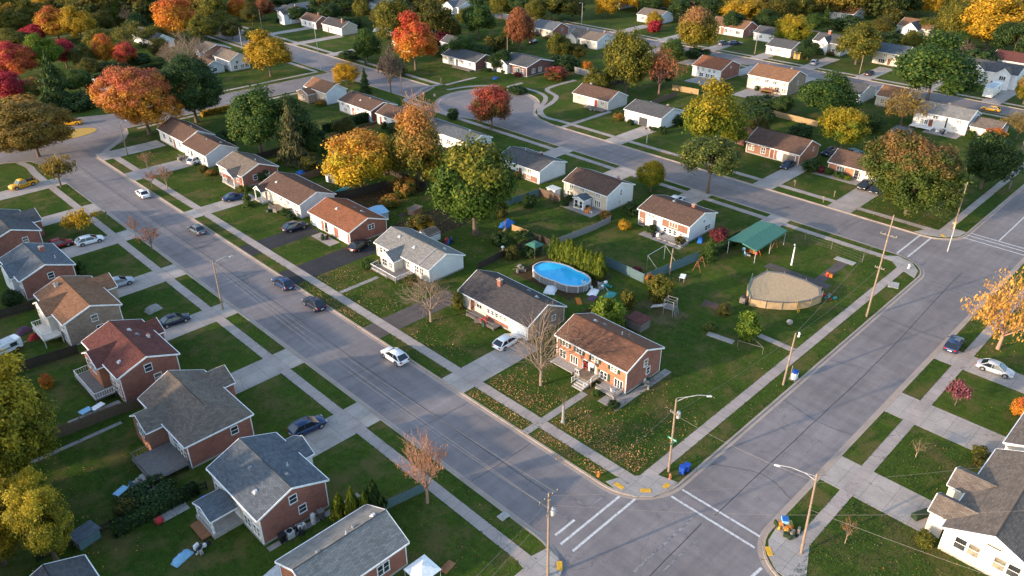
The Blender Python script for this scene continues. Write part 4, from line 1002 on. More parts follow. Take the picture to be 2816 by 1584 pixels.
('bush', 'deepol', -10.2, 135.5, 4.2, 4.0, 'tall unseen shrub added for shade beyond the left edge of the picture'),
('bush', 'deepol', -7.0, 144.0, 4.2, 4.0, 'tall unseen shrub added for shade beyond the left edge of the picture'),
('bush', 'deepol', -11.0, 152.5, 4.2, 4.0, 'tall unseen shrub added for shade beyond the left edge of the picture'),
('bush', 'deepol', -7.0, 161.0, 4.2, 4.0, 'tall unseen shrub added for shade beyond the left edge of the picture'),
]
# ================================================================== materials
grassm('grass',(.034,.066,.011),(.056,.088,.014),(.115,.09,.034),.485)
grassm('grass_far',(.042,.072,.014),(.066,.092,.018),(.10,.078,.034),.50)
grassm('grass_verge',(.040,.056,.016),(.065,.072,.022),(.13,.10,.05),.45)
grassm('soil',(.05,.035,.022),(.07,.05,.03),(.03,.05,.015),.55)
asphalt('asphalt',(.196,.173,.174))
asphalt('asphalt_dark',(.032,.031,.034)); asphalt('asphalt_brown',(.095,.078,.072))
paving('kerb_concrete',(.33,.265,.225)); 
paving('walk_y',(.34,.285,.26),0,1.55); paving('walk_x',(.34,.285,.26),1.55,0)
paving('drive',(.36,.315,.285),3.1,2.6); paving('pad',(.33,.30,.28),1.6,1.6)
paving('path_plain',(.28,.25,.235))
for n,c in dict(concrete=(.32,.30,.28),claypot=(.35,.14,.07),whitepaint=(.78,.77,.76),cream=(.74,.68,.60),vent_metal=(.18,.18,.19),vent_light=(.5,.5,.5),
    doorbrown=(.20,.07,.04),doorred=(.30,.04,.03),doordark=(.05,.05,.055),greygarage=(.16,.14,.13),shutter_green=(.03,.055,.045),deckwood=(.22,.16,.11),oldwood=(.16,.14,.13),
    fence_dark=(.045,.032,.026),fence_grey=(.22,.21,.21),fence_teal=(.09,.15,.17),fence_tan=(.36,.24,.12),fence_brown=(.13,.085,.06),
    polewood=(.25,.18,.135),steel=(.42,.42,.43),binblue=(.012,.06,.34),bingreen=(.03,.07,.05),black=(.015,.015,.017),rubber=(.016,.016,.017),red=(.38,.03,.03),orange=(.55,.16,.02),
    yellowpad=(.60,.33,.03),teal=(.03,.22,.22),tarpblue=(.02,.12,.42),lightblue=(.22,.42,.60),canopy=(.04,.135,.105),tan=(.42,.29,.165),rustwood=(.26,.11,.05),purple=(.1,.05,.09),
    stone=(.26,.24,.22),mulch=(.07,.04,.028),bark=(.12,.085,.062),bark_grey=(.26,.185,.135),bark_red=(.22,.12,.10),bark_twig=(.36,.21,.15),hedge=(.018,.036,.014),pumpkin=(.5,.15,.02),signgreen=(.02,.2,.13),wire=(.20,.18,.17),ochre=(.42,.26,.05)).items():
    plain(n,c,.75 if n not in('steel','vent_metal') else .45)
plain('rim',(.42,.42,.44),.3,metal=.8); plain('tailred',(.30,.012,.012),.25); plain('lampglass',(.6,.6,.62),.15,spec=.6)
for n,c in dict(car_white=(.72,.72,.74),car_silver=(.33,.36,.42),car_grey=(.10,.125,.155),car_navy=(.008,.015,.04),car_blue=(.014,.034,.10),car_black=(.012,.012,.014),car_yellow=(.62,.30,.012),car_red=(.25,.02,.03),car_teal=(.05,.12,.17)).items():
    plain(n,c,.32,.05,2,metal=.0,spec=.35,coat=.15)
m,nt,out=newmat('glass'); finish(nt,out,ramp(nt,noise(nt,coords(nt),.7,2),[(.35,(.012,.015,.02)),(.7,(.06,.065,.07))]),.08,spec=.7); MATS['glass']=m
m,nt,out=newmat('carglass'); finish(nt,out,(.012,.016,.022),.06,spec=.8); MATS['carglass']=m
m,nt,out=newmat('glass_pale'); finish(nt,out,ramp(nt,noise(nt,coords(nt),1.1,2),[(.35,(.06,.055,.045)),(.6,(.30,.26,.20))]),.12,spec=.6); MATS['glass_pale']=m
m,nt,out=newmat('water'); oc=coords(nt); f=noise(nt,oc,1.3,3); finish(nt,out,ramp(nt,noise(nt,oc,.4,3),[(.3,(.015,.33,.66)),(.7,(.03,.44,.76))]),.06,bump=f,bstr=.06,bdist=.03,spec=.3); MATS['water']=m
brickm('brick_red',(.25,.078,.055),(.33,.11,.072),(.26,.20,.17)); brickm('brick_orange',(.37,.122,.062),(.45,.155,.078),(.36,.26,.19)); brickm('brick_brown',(.21,.09,.06),(.28,.12,.08),(.25,.19,.16))
brickm('brick_tan',(.26,.19,.145),(.36,.27,.20),(.30,.25,.21),.5,.2); brickm('brick_dark',(.12,.045,.04),(.16,.06,.05),(.2,.15,.13))
for n,c in dict(siding_white=(.70,.70,.71),siding_cream=(.63,.575,.50),siding_beige=(.55,.475,.39),siding_grey=(.46,.45,.45),siding_blue=(.50,.55,.60)).items(): siding(n,c)
for n,c in dict(roof_tan=(.205,.108,.064),roof_sienna=(.150,.074,.049),roof_brown=(.112,.068,.052),roof_dark=(.060,.055,.058),roof_grey=(.20,.195,.19),roof_slate=(.10,.115,.135),roof_red=(.125,.048,.041),roof_rust=(.22,.088,.048),roof_taupe=(.155,.125,.105),roof_charcoal=(.085,.085,.09)).items(): shingle('' + n,c)
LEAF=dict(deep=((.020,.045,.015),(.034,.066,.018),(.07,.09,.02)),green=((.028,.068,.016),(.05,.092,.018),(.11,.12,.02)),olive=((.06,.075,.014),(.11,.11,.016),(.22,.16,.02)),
 deepol=((.044,.052,.013),(.08,.08,.015),(.16,.11,.018)),ygreen=((.07,.13,.014),(.12,.17,.018),(.2,.2,.02)),gold=((.28,.165,.010),(.44,.25,.012),(.52,.22,.02)),
 amber=((.17,.10,.018),(.27,.16,.02),(.13,.11,.03)),crimson=((.26,.012,.025),(.38,.025,.03),(.42,.09,.03)),rust=((.24,.07,.02),(.32,.11,.03),(.18,.06,.03)),sage=((.055,.085,.026),(.10,.12,.03),(.22,.19,.03)),
 maroon=((.10,.016,.018),(.18,.03,.028),(.2,.06,.03)),brown=((.085,.055,.035),(.12,.08,.05),(.14,.07,.03)),spruce=((.042,.05,.026),(.085,.085,.035),(.12,.11,.04)),cedar=((.05,.085,.010),(.10,.13,.012),(.16,.17,.02)),
 paletan=((.50,.28,.07),(.55,.31,.05),(.5,.25,.08)),twig=((.40,.17,.08),(.46,.22,.12),(.3,.12,.06)),honey=((.36,.19,.016),(.46,.22,.02),(.42,.13,.02)),pink=((.19,.055,.05),(.25,.085,.07),(.2,.05,.05)),bareb=((.2,.09,.04),(.26,.12,.05),(.2,.1,.05)),bareg=((.12,.12,.05),(.16,.15,.06),(.2,.17,.06)),greybark=((.1,.07,.05),(.12,.1,.06),(.1,.1,.1)))
def br(c,k): return tuple(x*k for x in c)
for n,(a,b,c) in LEAF.items():
    k=1.3 if n in('deep','green','olive','deepol','sage','ygreen','cedar','spruce') else 1.1
    if n in('gold','amber','crimson','rust','maroon','pink','honey','brown'): a,b,c=[(x[0],x[1]*1.15,x[2]*1.7) for x in (a,b,c)]
    leafm('leaf_'+n,br(a,k),br(b,k),br(c,k))
for n,(a,b,c,g,lo,hi) in dict(ygold=((.10,.14,.010),(.20,.19,.010),(.40,.23,.012),.75,.35,.95),goldor=((.32,.23,.012),(.54,.31,.014),(.56,.20,.03),.8,.5,1.),orange=((.44,.21,.012),(.44,.15,.014),(.42,.085,.02),.8,.45,.95),
 ored=((.56,.24,.018),(.54,.18,.025),(.50,.11,.05),.85,.35,.95),scarlet=((.46,.18,.012),(.46,.12,.014),(.48,.055,.022),.95,.35,.85),redor=((.44,.13,.015),(.38,.05,.025),(.32,.02,.03),.8,.4,.9),
 bronze=((.16,.14,.012),(.24,.17,.012),(.34,.14,.045),.85,.45,.9),oak=((.05,.082,.014),(.095,.115,.016),(.30,.125,.035),.8,.6,1.15),maple=((.042,.088,.011),(.085,.128,.013),(.30,.19,.016),.65,.55,1.15),
 autumn=((.06,.095,.014),(.15,.13,.014),(.44,.17,.03),.9,.4,.95),redgreen=((.06,.075,.014),(.24,.075,.02),(.38,.06,.03),.85,.35,.9),near=((.11,.12,.011),(.26,.20,.013),(.48,.31,.016),.8,.4,1.0),neargold=((.17,.14,.010),(.30,.20,.010),(.48,.25,.012),.8,.4,1.)).items():
    a,b,c=[(x[0],x[1]*(1.15 if x[0]>.2 else 1),x[2]*(1.8 if x[0]>.2 else 1.2)) for x in (a,b,c)]
    leafm('leaf_'+n,br(a,1.2),br(b,1.2),br(c,1.1),g,lo,hi)

# ================================================================== ground, streets, kerbs
b=MB(); b.quad((-2500,-2500,-.06),(2500,-2500,-.06),(2500,2500,-.06),(-2500,2500,-.06)); struct('ground',b,['grass_far'])
b=MB(); b.quad((-60,-60,0),(300,-60,0),(300,330,0),(-60,330,0)); struct('road',b,['asphalt'])
def arc(cx,cy,r,a0,a1,n=10): return [(cx+r*math.cos(R(a0+(a1-a0)*k/n)),cy+r*math.sin(R(a0+(a1-a0)*k/n))) for k in range(n+1)]
def inset_poly(P,d):
    n=len(P); out=[]
    for i in range(n):
        p0,p1,p2=P[i-1],P[i],P[(i+1)%n]
        def nrm(a,b):
            dx,dy=b[0]-a[0],b[1]-a[1]; l=math.hypot(dx,dy)+1e-9; return (-dy/l,dx/l)
        n1,n2=nrm(p0,p1),nrm(p1,p2); sx,sy=n1[0]+n2[0],n1[1]+n2[1]; l=sx*sx+sy*sy
        if l<.2: sx,sy=n1; l=1.
        k=2*d/(l if l>.2 else 1.); k=max(-1.6*abs(d),min(k,1.6*abs(d)))
        out.append((p1[0]+sx*k*1.0,p1[1]+sy*k*1.0))
    return out
def block(P,grass='grass'):
    """raised lawn block with a concrete kerb around it; P runs counter-clockwise"""
    I=inset_poly(P,.26); G=inset_poly(P,.60); n=len(P)
    b=MB(); b.poly([(x,y,GZ) for x,y in I]); struct('lawn',b,[grass])
    k=MB(); z=GZ+.02
    for i in range(n):
        j=(i+1)%n; a,c,d,e=P[i],P[j],I[j],I[i]
        k.quad((*a,z-.02),(*c,z-.02),(*d,z),(*e,z)); k.quad((*a,-.05),(*c,-.05),(*c,z-.02),(*a,z-.02)); k.quad((*e,z),(*d,z),(*d,GZ-.05),(*e,GZ-.05))
    struct('kerb',k,['kerb_concrete'])
    g=MB(); O=inset_poly(P,-.5)
    for i in range(n):
        j=(i+1)%n; g.quad((*O[i],.006),(*O[j],.006),(*P[j],.006),(*P[i],.006))
    struct('gutter',g,['kerb_concrete'])
A_=[(59,33.1)]+[(127,33.1)]+arc(127,39.1,6,-90,0)[1:]+[(133,147)]+arc(144.6,156,14.1,-142,-206,7)[1:-1]+[(133,165.2),(133,171),(133,203.5),(66,203.5)]+[(64.6,199),(61.6,194.2),(56.5,190.6),(53,187)]+[(53,39.3)]+arc(59.2,39.3,6.2,180,270)[1:-1]
block(A_)
B_=[(42.6,39.2),(42.6,190),(41.5,194.5),(37,197.6),(-58,200),(-58,33.1)]+[(36.6,33.1)]+arc(36.6,39.1,6,-90,0)[1:-1]
block(B_)
C_=[(55.1,17.5),(55.1,-58),(298,-58),(298,22.8),(60.4,22.8)]+arc(60.3,17.6,5.2,90,180)[1:-1]
block(C_)
block([(-58,-58),(42.6,-58),(42.6,17),]+arc(37,17.2,5.6,0,90)[1:]+[(-58,22.8)])
E_=[(143.8,39)]+arc(149.6,39.2,5.8,180,270)[1:]+[(234,33.2),(234,222),(228,262),(170,330),(145.6,330),(145.4,178.6),(139.5,176),(133.4,173.6),(133.35,165)]+arc(145.5,156,14.2,146,-66,28)+[(148,140.6),(145,136),(143.8,130)]
block(E_)
block([(243,33.2),(298,33.2),(298,329),(200,329),(236,268),(243,222)],'grass_far')
block([(133,214.4),(133,329),(-58,329),(-58,224.5),(57,222.4),(69,217.6),(97,214.8)])
def ring(cx,cy,r0,r1,a0,a1,z=.009,n=60):
    b=MB(); A=arc(cx,cy,r0,a0,a1,n); B=arc(cx,cy,r1,a0,a1,n)
    for i in range(n): b.quad((*A[i],z),(*B[i],z),(*B[i+1],z),(*A[i+1],z))
    struct('gutter',b,['kerb_concrete'])
ring(145.3,156,13.1,14.0,-62,206)
# painted leaf covered oval in the upper left turning bulb
b=MB(); b.prism([(54.5+6.2*math.cos(R(a)),208.6+3.6*math.sin(R(a))) for a in range(0,360,12)],-.02,.05); struct('leaf_covered_oval',b,['ochre'])
SIDEW=[]
def strip(name,x0,x1,y0,y1,z,m): 
    SIDEW.append((x0,x1,y0,y1)); b=MB(); b.box(x0,x1,y0,y1,z-.06,z); return struct(name,b,[m])
S1=GZ+.024; S2=GZ+.016; S3=GZ+.032
for x0,x1,y0,y1 in ((55.2,56.7,35.7,190.2),(38.8,40.2,36.,178),(129.7,131.1,37.1,171),(146.7,148.1,37.6,131)):
    strip('sidewalk',x0,x1,y0,y1,S1,'walk_y')
for x0,x1,y0,y1 in ((56.7,128.3,35.7,37.1),(61,298,18.8,20.2),(148.1,233,36.2,37.6),(68,128,200.6,201.8),(72,131,217.3,218.5),(-50,38.8,36,37.2)):
    strip('sidewalk',x0,x1,y0,y1,S1,'walk_x')
strip('sidewalk',147.8,149.2,180,326,S1,'walk_y'); strip('sidewalk',130.2,131.5,218.6,326,S1,'walk_y'); strip('sidewalk',231,232.3,40,218,S1,'walk_y'); strip('sidewalk',245.3,246.6,40,218,S1,'walk_y')
strip('sidewalk',149.3,161.3,177.4,178.6,S1,'walk_x')
def ribbon(name,pts,w,z,m):
    b=MB(); L=[];Rr=[]
    for i,p in enumerate(pts):
        a=pts[max(0,i-1)];c=pts[min(len(pts)-1,i+1)]; dx,dy=c[0]-a[0],c[1]-a[1]; l=math.hypot(dx,dy); nx,ny=-dy/l*w/2,dx/l*w/2
        L.append((p[0]+nx,p[1]+ny,z)); Rr.append((p[0]-nx,p[1]-ny,z))
    for i in range(len(pts)-1): b.quad(Rr[i],Rr[i+1],L[i+1],L[i])
    return struct(name,b,[m])
def smooth(pts,n=6):
    out=[]
    for i in range(len(pts)-1):
        p0=pts[max(0,i-1)];p1=pts[i];p2=pts[i+1];p3=pts[min(len(pts)-1,i+2)]
        for k in range(n):
            t=k/n; out.append(tuple(.5*((2*p1[q])+(-p0[q]+p2[q])*t+(2*p0[q]-5*p1[q]+4*p2[q]-p3[q])*t*t+(-p0[q]+3*p1[q]-3*p2[q]+p3[q])*t**3) for q in (0,1)))
    return out+[pts[-1]]
ribbon('footpath',smooth([(147.4,131),(147.2,136),(151,141),(157.5,143.2),(163.5,146.8),(167.5,153.9),(180.4,154.5)]),1.4,S1,'path_plain')
ribbon('footpath',smooth([(147.6,138),(152,142.4),(157.5,145.6),(161.5,149.5),(163.2,155.5),(162,162),(155,170.6),(146,173.6)]),1.3,GZ+.028,'path_plain')
ribbon('footpath',smooth([(130.4,171),(131.4,174.4),(136,176),(143,179.8),(149.2,179.2)]),1.3,S1+.004,'path_plain')
ribbon('footpath',smooth([(56,190),(59,192.8),(62.6,197),(64.9,201)]),1.4,S1+.004,'path_plain')
ribbon('footpath',smooth([(39.5,178),(39.6,186),(40,191),(39.3,195.5)]),1.5,S1+.004,'path_plain')
# driveways: street apron to house
PAVED=[]
def drive(x0,x1,y0,y1,m='drive',z=S2): 
    PAVED.append((x0,x1,y0,y1))
    b=MB(); b.box(x0,x1,y0,y1,GZ-.05,z); struct('driveway',b,[m])
K=.28
for y0,y1,xe,m in ((62.5,66.9,67.7,'drive'),(80.6,84.7,69.2,'asphalt_brown'),(103.2,108.6,70.5,'asphalt_dark'),(117.2,122,67,'asphalt_dark'),(139.2,143.5,66.8,'drive'),(166.4,172.3,66.6,'drive'),(183.5,189,67.5,'drive')):
    drive(53+K,xe,y0,y1,m)
for y0,y1,xe in ((65.6,70.6,30.2),(83,87.8,29.8),(101.5,106,29.5),(118.9,123.9,29.3),(138.6,143.2,29.2),(155.6,160.2,27),(174.8,179.8,26)):
    drive(xe,42.6-K,y0,y1)
drive(71,76.4,10.2,22.8-K); drive(88.2,93.6,9.6,22.8-K); drive(104.6,109,9,22.8-K)
drive(143.8+K,162.4,52.5,57.3); drive(143.8+K,161.2,69.2,73.6); drive(143.8+K,160,108.4,113.3); drive(143.8+K,163,126.3,127.7,'path_plain')
drive(119.6,133-K,59,63); drive(119.4,133-K,76.2,81); drive(120.2,133-K,94.4,99.6); drive(120.4,133-K,113.4,117.6)
for y in (84,104,122,141,158,176): drive(220,234-K,y,y+4.6)
for y in (56,74,92,110,128,146,166,186): drive(243+K,262,y,y+4.8)
for y in (232,255,276): drive(145.6+K,166,y,y+4.2)
b=MB(); b.box(72,75.2,214.9,232,GZ-.05,S2); struct('driveway',b,['drive'])
# corner ramps
def pad(P,z=S3,m='pad'): b=MB(); b.prism(P,GZ-.06,z); struct('corner_ramp',b,[m])
pad([(53.7,39.2),(53.45,37.3),(54.1,35.5),(55.5,34.05),(57.4,33.45),(59.3,33.45),(58.7,35.6),(56.9,37.3),(55.1,38.6)])
pad([(42.2,37.3),(41.9,35.6),(40.9,34.3),(39.2,33.5),(37.4,33.5),(38.4,36),(38.7,38)])
pad([(61.2,22.4),(58.9,22.1),(57,21),(55.9,19.6),(55.6,17.6),(57.4,17.2),(61,18.7),(61.2,20.3)])
pad([(144.3,40.6),(144.4,38.6),(145.8,35.6),(148.2,34),(150.8,33.7),(151,36.4),(148.2,37.7),(146.6,39.6)])
pad([(126.2,33.5),(129.2,34.1),(131.5,35.9),(132.4,38.6),(131.2,40),(128.2,37.2)])
def stripe(name,pts,w,z=.011,m='linepaint'):
    b=MB()
    for (xa,ya),(xb,yb) in pts:
        l=math.hypot(xb-xa,yb-ya); nx,ny=-(yb-ya)/l*w/2,(xb-xa)/l*w/2
        b.quad((xa-nx,ya-ny,z),(xb-nx,yb-ny,z),(xb+nx,yb+ny,z),(xa+nx,ya+ny,z))
    return struct(name,b,[m])
m,nt,out=newmat('linepaint'); oc=coords(nt); f=noise(nt,oc,3,5,.7); finish(nt,out,ramp(nt,f,[(.33,(.24,.22,.22)),(.47,(.48,.47,.47)),(.66,(.62,.61,.61))]),.8); MATS['linepaint']=m
m,nt,out=newmat('wornpaint'); f=noise(nt,coords(nt),2.2,5,.7); finish(nt,out,ramp(nt,f,[(.42,(.12,.11,.112)),(.62,(.27,.26,.265))]),.85); MATS['wornpaint']=m
for yy,xa,xb in ((36.75,43.5,53.1),(35.3,43.7,54.0)): stripe('crosswalk_line',[((xa,yy),(xb,yy))],.28)
stripe('stop_line',[((44.0,37.95),(47.0,37.95))],.28); stripe('stop_line',[((49.3,38.0),(52.5,38.0))],.22,m='wornpaint')
stripe('lane_line',[((46.6,38.1),(46.6,40.4))],.12,m='wornpaint'); stripe('lane_line',[((49.3,38.2),(49.3,40.1))],.14,m='wornpaint')
for xx,y0,y1 in ((57.1,32.8,22.6),(58.8,32.5,23.0)): stripe('crosswalk_line',[((xx,y0),(xx,y1))],.28)
stripe('stop_line',[((55.3,20.8),(51.5,21.1))],.3)
stripe('faded_lane_line',[((46,29.4),(56.6,29.3))],.28,m='wornpaint'); stripe('faded_lane_line',[((48,27.4),(54,27.3))],.2,m='wornpaint'); stripe('faded_lane_line',[((50.2,27.5),(50.5,29.2))],.16,m='wornpaint')
for yy in (39.3,37.45): stripe('crosswalk_line',[((133.5,yy),(144.2,yy))],.3)
for xx,y1 in ((148.4,22.9),(150,23.2),(151.3,23.6)): stripe('crosswalk_line',[((xx,33.4 if xx<151 else 33),(xx,y1))],.28)
stripe('lane_line',[((151.6,28.4),(228,28.4))],.22)
def crack(pts,w,z=.014):
    P=smooth(pts,5); P=[(x+rnd.uniform(-.05,.05),y+rnd.uniform(-.05,.05)) for x,y in P]
    ribbon('tar_seam',P,w,z,'tar')
plain('tar',(.03,.029,.03),.6)
crack([(58,27.9),(76,27.8),(90,27.7),(102,27.8),(125,28.6),(134,28.8)],.07)
crack([(30,27.6),(44,27.9),(56,28.2)],.07)
for k in range(9):
    y=48+k*15.5+rnd.uniform(-3,3); crack([(43.2,y),(47,y+rnd.uniform(-.6,.6)),(52.4,y+rnd.uniform(-1.2,1.2))],.05)
for k in range(5):
    x=66+k*15; crack([(x,23.4),(x+rnd.uniform(-1.5,1.5),27.6),(x+rnd.uniform(-2,2),32.6)],.05)
crack([(47.9,42),(47.7,70),(48,100),(47.8,150),(48,185)],.06)
for k in range(7): y=50+k*17; crack([(133.6,y),(138,y+.4),(143.2,y-.5)],.05)
crack([(138.2,42),(138.4,80),(138.1,130)],.06)
# yellow tactile plates
for x,y,rz in ((55.7,35.2,R(-45)),(41.3,34.9,R(45)),(57.9,34.0,0),(57.6,21.3,R(45)),(146.3,36.2,R(45)),(54.2,37.7,R(-90))):
    b=MB(); b.rbox(0,0,0,1.15 if x!=57.9 else .8,.55,.025,0,0,.01)
    for i in range(6):
        for j in range(3): b.rbox(-.44+i*.176,-.17+j*.17,.025,.06,.06,.012)
    o=b.obj('tactile_plate',['yellowpad']); o.location=(x,y,S3+.001); o.rotation_euler=(0,0,rz); o['kind']='structure'
# patios and garden paths
def slab(x0,x1,y0,y1,m='path_plain',z=GZ+.02,name='patio'): b=MB(); b.box(x0,x1,y0,y1,GZ-.05,z); struct(name,b,[m])
slab(53.3,64.4,50.9,51.9,name='garden_path',z=GZ+.036); slab(64.3,67.9,46.2,49.2); slab(67.9,76.2,46.2,47.3); 
slab(56.9,64.2,95.4,96.2,name='garden_path'); slab(64.9,67,111,117); slab(107,110.8,86.4,94.4); slab(107.6,110.8,66.8,75.6); slab(158.7,161.6,58,68,name='garden_path')
slab(92.2,93.3,37.1,42.6,'walk_y',name='garden_path'); slab(75.5,76.9,56,64,); slab(22,33,56.6,57.3,'path_plain',name='garden_path'); slab(14.8,21,91.5,92.5,name='garden_path'); slab(15.5,19,68,72.5,'pad'); slab(8,19.5,87.4,88,name='garden_path')
slab(204.5,208.7,54,62); slab(200,210,101,113); slab(203,210,122,131); slab(150,167,163,164.2,name='garden_path')
slab(98.5,112.4,160.2,163.6,m='soil'); slab(80.8,91.4,68.6,81.2,m='soil',z=GZ+.012,name='bare_soil'); slab(84.9,90.4,52.6,60.6,m='grass_verge',z=GZ+.01,name='worn_grass')
slab(78.2,90.5,101,110.5,m='soil',z=GZ+.011,name='bare_soil'); slab(78.5,93,119,128,m='soil',z=GZ+.013,name='bare_soil')
# ================================================================== houses
GH='houses along the left street'
# -- centre row, fronts to the left street
h=House('two storey orange brick corner house with tan roof and green shutters',67.5,75.5,47.3,59.7,3.8,1.56,'roof_sienna','brick_orange','brick_red',name='brick_house')
h.wins('-X',(.13,.335,.565,.83),2.98,.95,.66,'pair',shut='shutter_green').win('-X',.10,1.2,1.05,1.15,'pair').win('-X',.27,1.2,1.2,1.15,'triple').win('-X',.70,1.25,1.0,1.05,'pair',shut='shutter_green').win('-X',.905,1.15,1.25,1.2,'triple')
h.win('-Y',.54,3.05,.7,1.0).win('-Y',.63,1.55,.7,1.0).door('-X',.44,.9,1.85,'doorred').door('-X',.54,.8,1.85,'doordark')
h.panel('-X',.40,.60,.25,2.2,'siding_beige','door_surround'); 
h.deck(65.8,67.8,51.6,54.6,.75,'deckwood','porch').steps(64.3,65.8,51.9,53.6,.75,4).railing([(67.6,54.5),(65.9,54.5),(65.9,53.9)],.8,.75).railing([(64.4,53.75),(65.9,53.75)],.8,.45).railing([(64.4,51.75),(65.9,51.75)],.8,.45).railing([(65.9,51.7),(67.6,51.7)],.8,.75)
h.deck(65.9,67.8,47.9,51.0,.4,'concrete','terrace').railing([(66,50.9),(66,48),(67.6,48)],.55,.4,'fence_grey'); h.deck(66.2,67.8,55.2,59.2,.35,'concrete','terrace')
h.vents((72.7,57),(73,55.6),(72.6,52.2),(73.1,51.4))
h=House('ranch house with near black roof, cream front and white garage door',67.6,75.9,64.9,79.8,2.54,2.05,'roof_dark','siding_cream','brick_tan',name='ranch_house')
h.garage('-X',.885,2.7,1.9).win('-X',.3,1.55,1.0,.6,'slide','cream').wins('-X',(.44,.50,.56,.62,.68),1.6,.55,.65).door('-X',.2).panel('-X',.40,.72,.24,.75,'brick_red').chimney(71.2,74.2,.55,.7,.9).vents((72.6,68),(74,71)).win('-Y',.7,1.6,.7,.8).deck(66.2,67.9,70.5,76.5,.35,'oldwood','porch').railing([(66.3,70.6),(66.3,76.4)],.7,.35,'oldwood')
h=House('white sided house with pale grey roof and front gable entry',68.5,76.4,87.9,102.5,2.55,1.65,'roof_grey','siding_cream','siding_white',name='ranch_house')
h.wing('-X',94.6,98.6,1.9,2.25,1.25,'siding_cream',deck=.3).wingwin('-X',97.6,1.9,1.3,.6,1.1).wingwin('-X',96.9,1.9,1.3,.6,1.1).wingwin('-X',95.6,1.9,1.3,.7,.9,'pair')
h.wins('-X',(.1,.17),1.6,.6,.9).wins('-X',(.62,.78,.87),1.5,.8,1.1,'pair').door('-X',.7,dm='whitepaint').vents((71.5,99),(71.9,97),(71,94.4),(73.6,93),(74.2,90.6)).deck(64.8,68.6,91.8,94.4,.55,'oldwood').railing([(68.5,91.9),(64.9,91.9),(64.9,98.6),(66.5,98.8)],.85,.3).deck(64.8,66.6,94.4,98.8,.3,'oldwood','ramp')
b=MB(); 
for xa,xb in ((68.45,72.4),): b.tube([(xa,90.4,2.6),(xb,90.4,4.26)],.07,5)
b.obj('roof_step_flashing',['steel'],h.t,h.o)
h=House('red brick ranch house with rust brown roof and two garage doors',67.4,76.0,108.4,121.6,2.6,1.6,'roof_rust','brick_red','brick_red',name='ranch_house')
h.garage('-X',.17,3.0,1.95).garage('-X',.84,2.6,1.95,'cream').door('-X',.42,dm='doordark').win('-X',.52,1.3,1.1,1.1,'pair').panel('-X',.36,.62,.24,2.2,'siding_cream','door_surround').win('-Y',.58,2.2,1.2,.8,'pair').vents((70.6,116.5),(73.4,115),(73.2,112.6),(73.4,112))
h=House('long cream and white house with dark brown roof and corner porch',67.4,75.6,124.5,139.3,2.88,1.6,'roof_brown','siding_cream','siding_white',name='ranch_house')
h.wing('-X',136.2,139.2,1.4,2.5,1.0,'siding_white',posts=True,deck=.3).wins('-X',(.33,.52,.70,.88),2.05,1.0,.7,'pair').wins('-X',(.62,.8,.9),.95,.9,.9,'pair').door('-X',.12,dm='doordark').vents((69.6,136),(72.9,128.4)).deck(65.6,67.6,130.2,133.2,.5,'deckwood').railing([(67.4,133.1),(65.7,133.1),(65.7,130.3)],.7,.5,'oldwood').win('-Y',.75,1.7,.5,.6)
h=House('brick house with grey brown roof and white columned porch gable',67.2,75.9,146.3,157,2.62,1.75,'roof_taupe','brick_red','brick_red',name='ranch_house')
h.wing('-X',147.3,152.6,1.3,2.4,1.1,'siding_white',posts=True,deck=.4).wins('-X',(.08,.2),1.6,.9,1.,'pair').wins('-X',(.6,.8),1.5,.9,1.2,'pair').door('-X',.7).wins('-Y',(.35,.7),1.6,.8,1.).railing([(66,152.4),(66,150.6)],.8,.4).vents((72.2,149))
h=House('white ranch house with brown roof nearest of the attached pair',67.3,75.2,162.3,173.8,2.9,1.7,'roof_brown','siding_white','siding_white',name='ranch_house',group='attached ranch houses')
h.wins('-X',(.2,.5,.72,.9),1.6,.6,1.1).door('-X',.35,dm='doordark').vents((72.5,165),(71,168)).deck(65.6,67.4,168.5,173,.35,'oldwood').railing([(67.3,172.9),(65.7,172.9),(65.7,168.6)],.7,.35,'oldwood')
h=House('white ranch house with dark brown roof farther of the attached pair',67.9,75.6,174.2,188.3,3.0,1.9,'roof_brown','siding_white','siding_white',name='ranch_house',group='attached ranch houses')
h.wins('-X',(.2,.45,.8),1.7,1.1,1.1,'pair').door('-X',.6).chimney(72.2,187.4,.5,.5,.5).vents((72,178))
# -- left row, gardens behind (camera side)
h=House('red brick house with grey shingle roof at the bottom edge',20.6,31.0,45.3,52.3,3.2,1.75,'roof_grey','brick_red','brick_orange',ridge='X',name='brick_house')
h.win('-Y',.72,1.75,1.3,1.2,'pair').win('-Y',.35,1.75,1.2,1.2,'pair').win('-X',.5,2.2,.7,.9).vents((29.8,49.2),(27.6,49.4),(26.5,49.0),(23.4,49.0)).garage('+X',.5,3.6,2.0)
h=House('two storey red brick house with blue grey roof and rear porch',21.7,30.0,57.5,68.2,3.78,1.65,'roof_slate','siding_cream','brick_red',name='brick_house')
h.wing('-X',62.1,66,2.9,2.35,.75,None,posts=True,deck=.5).wing('+X',62.6,66.9,1.4,3.3,1.2,'siding_white',roof='roof_slate').win('-Y',.50,3.75,.8,.95).win('-Y',.61,1.85,.8,.95).wins('-X',(.25,.62,.82),3.0,1.3,.8,'pair').wins('-X',(.1,.72,.9),1.4,1.2,1.2,'pair').door('-X',.5,dm='whitepaint').railing([(19.1,62.3),(19.1,65.8),(21.8,65.8)],.85,.5).vents((23.4,60.6),(24.6,63.6),(27.6,61.4),(26.6,59.8)).deck(17.8,19.1,62.6,65.4,.3,'rustwood')
h=House('brick house with taupe hipped roof of several gables',21.6,30.0,73.4,86.0,3.48,2.0,'roof_taupe','brick_brown','brick_red',hip=3.2,name='brick_house')
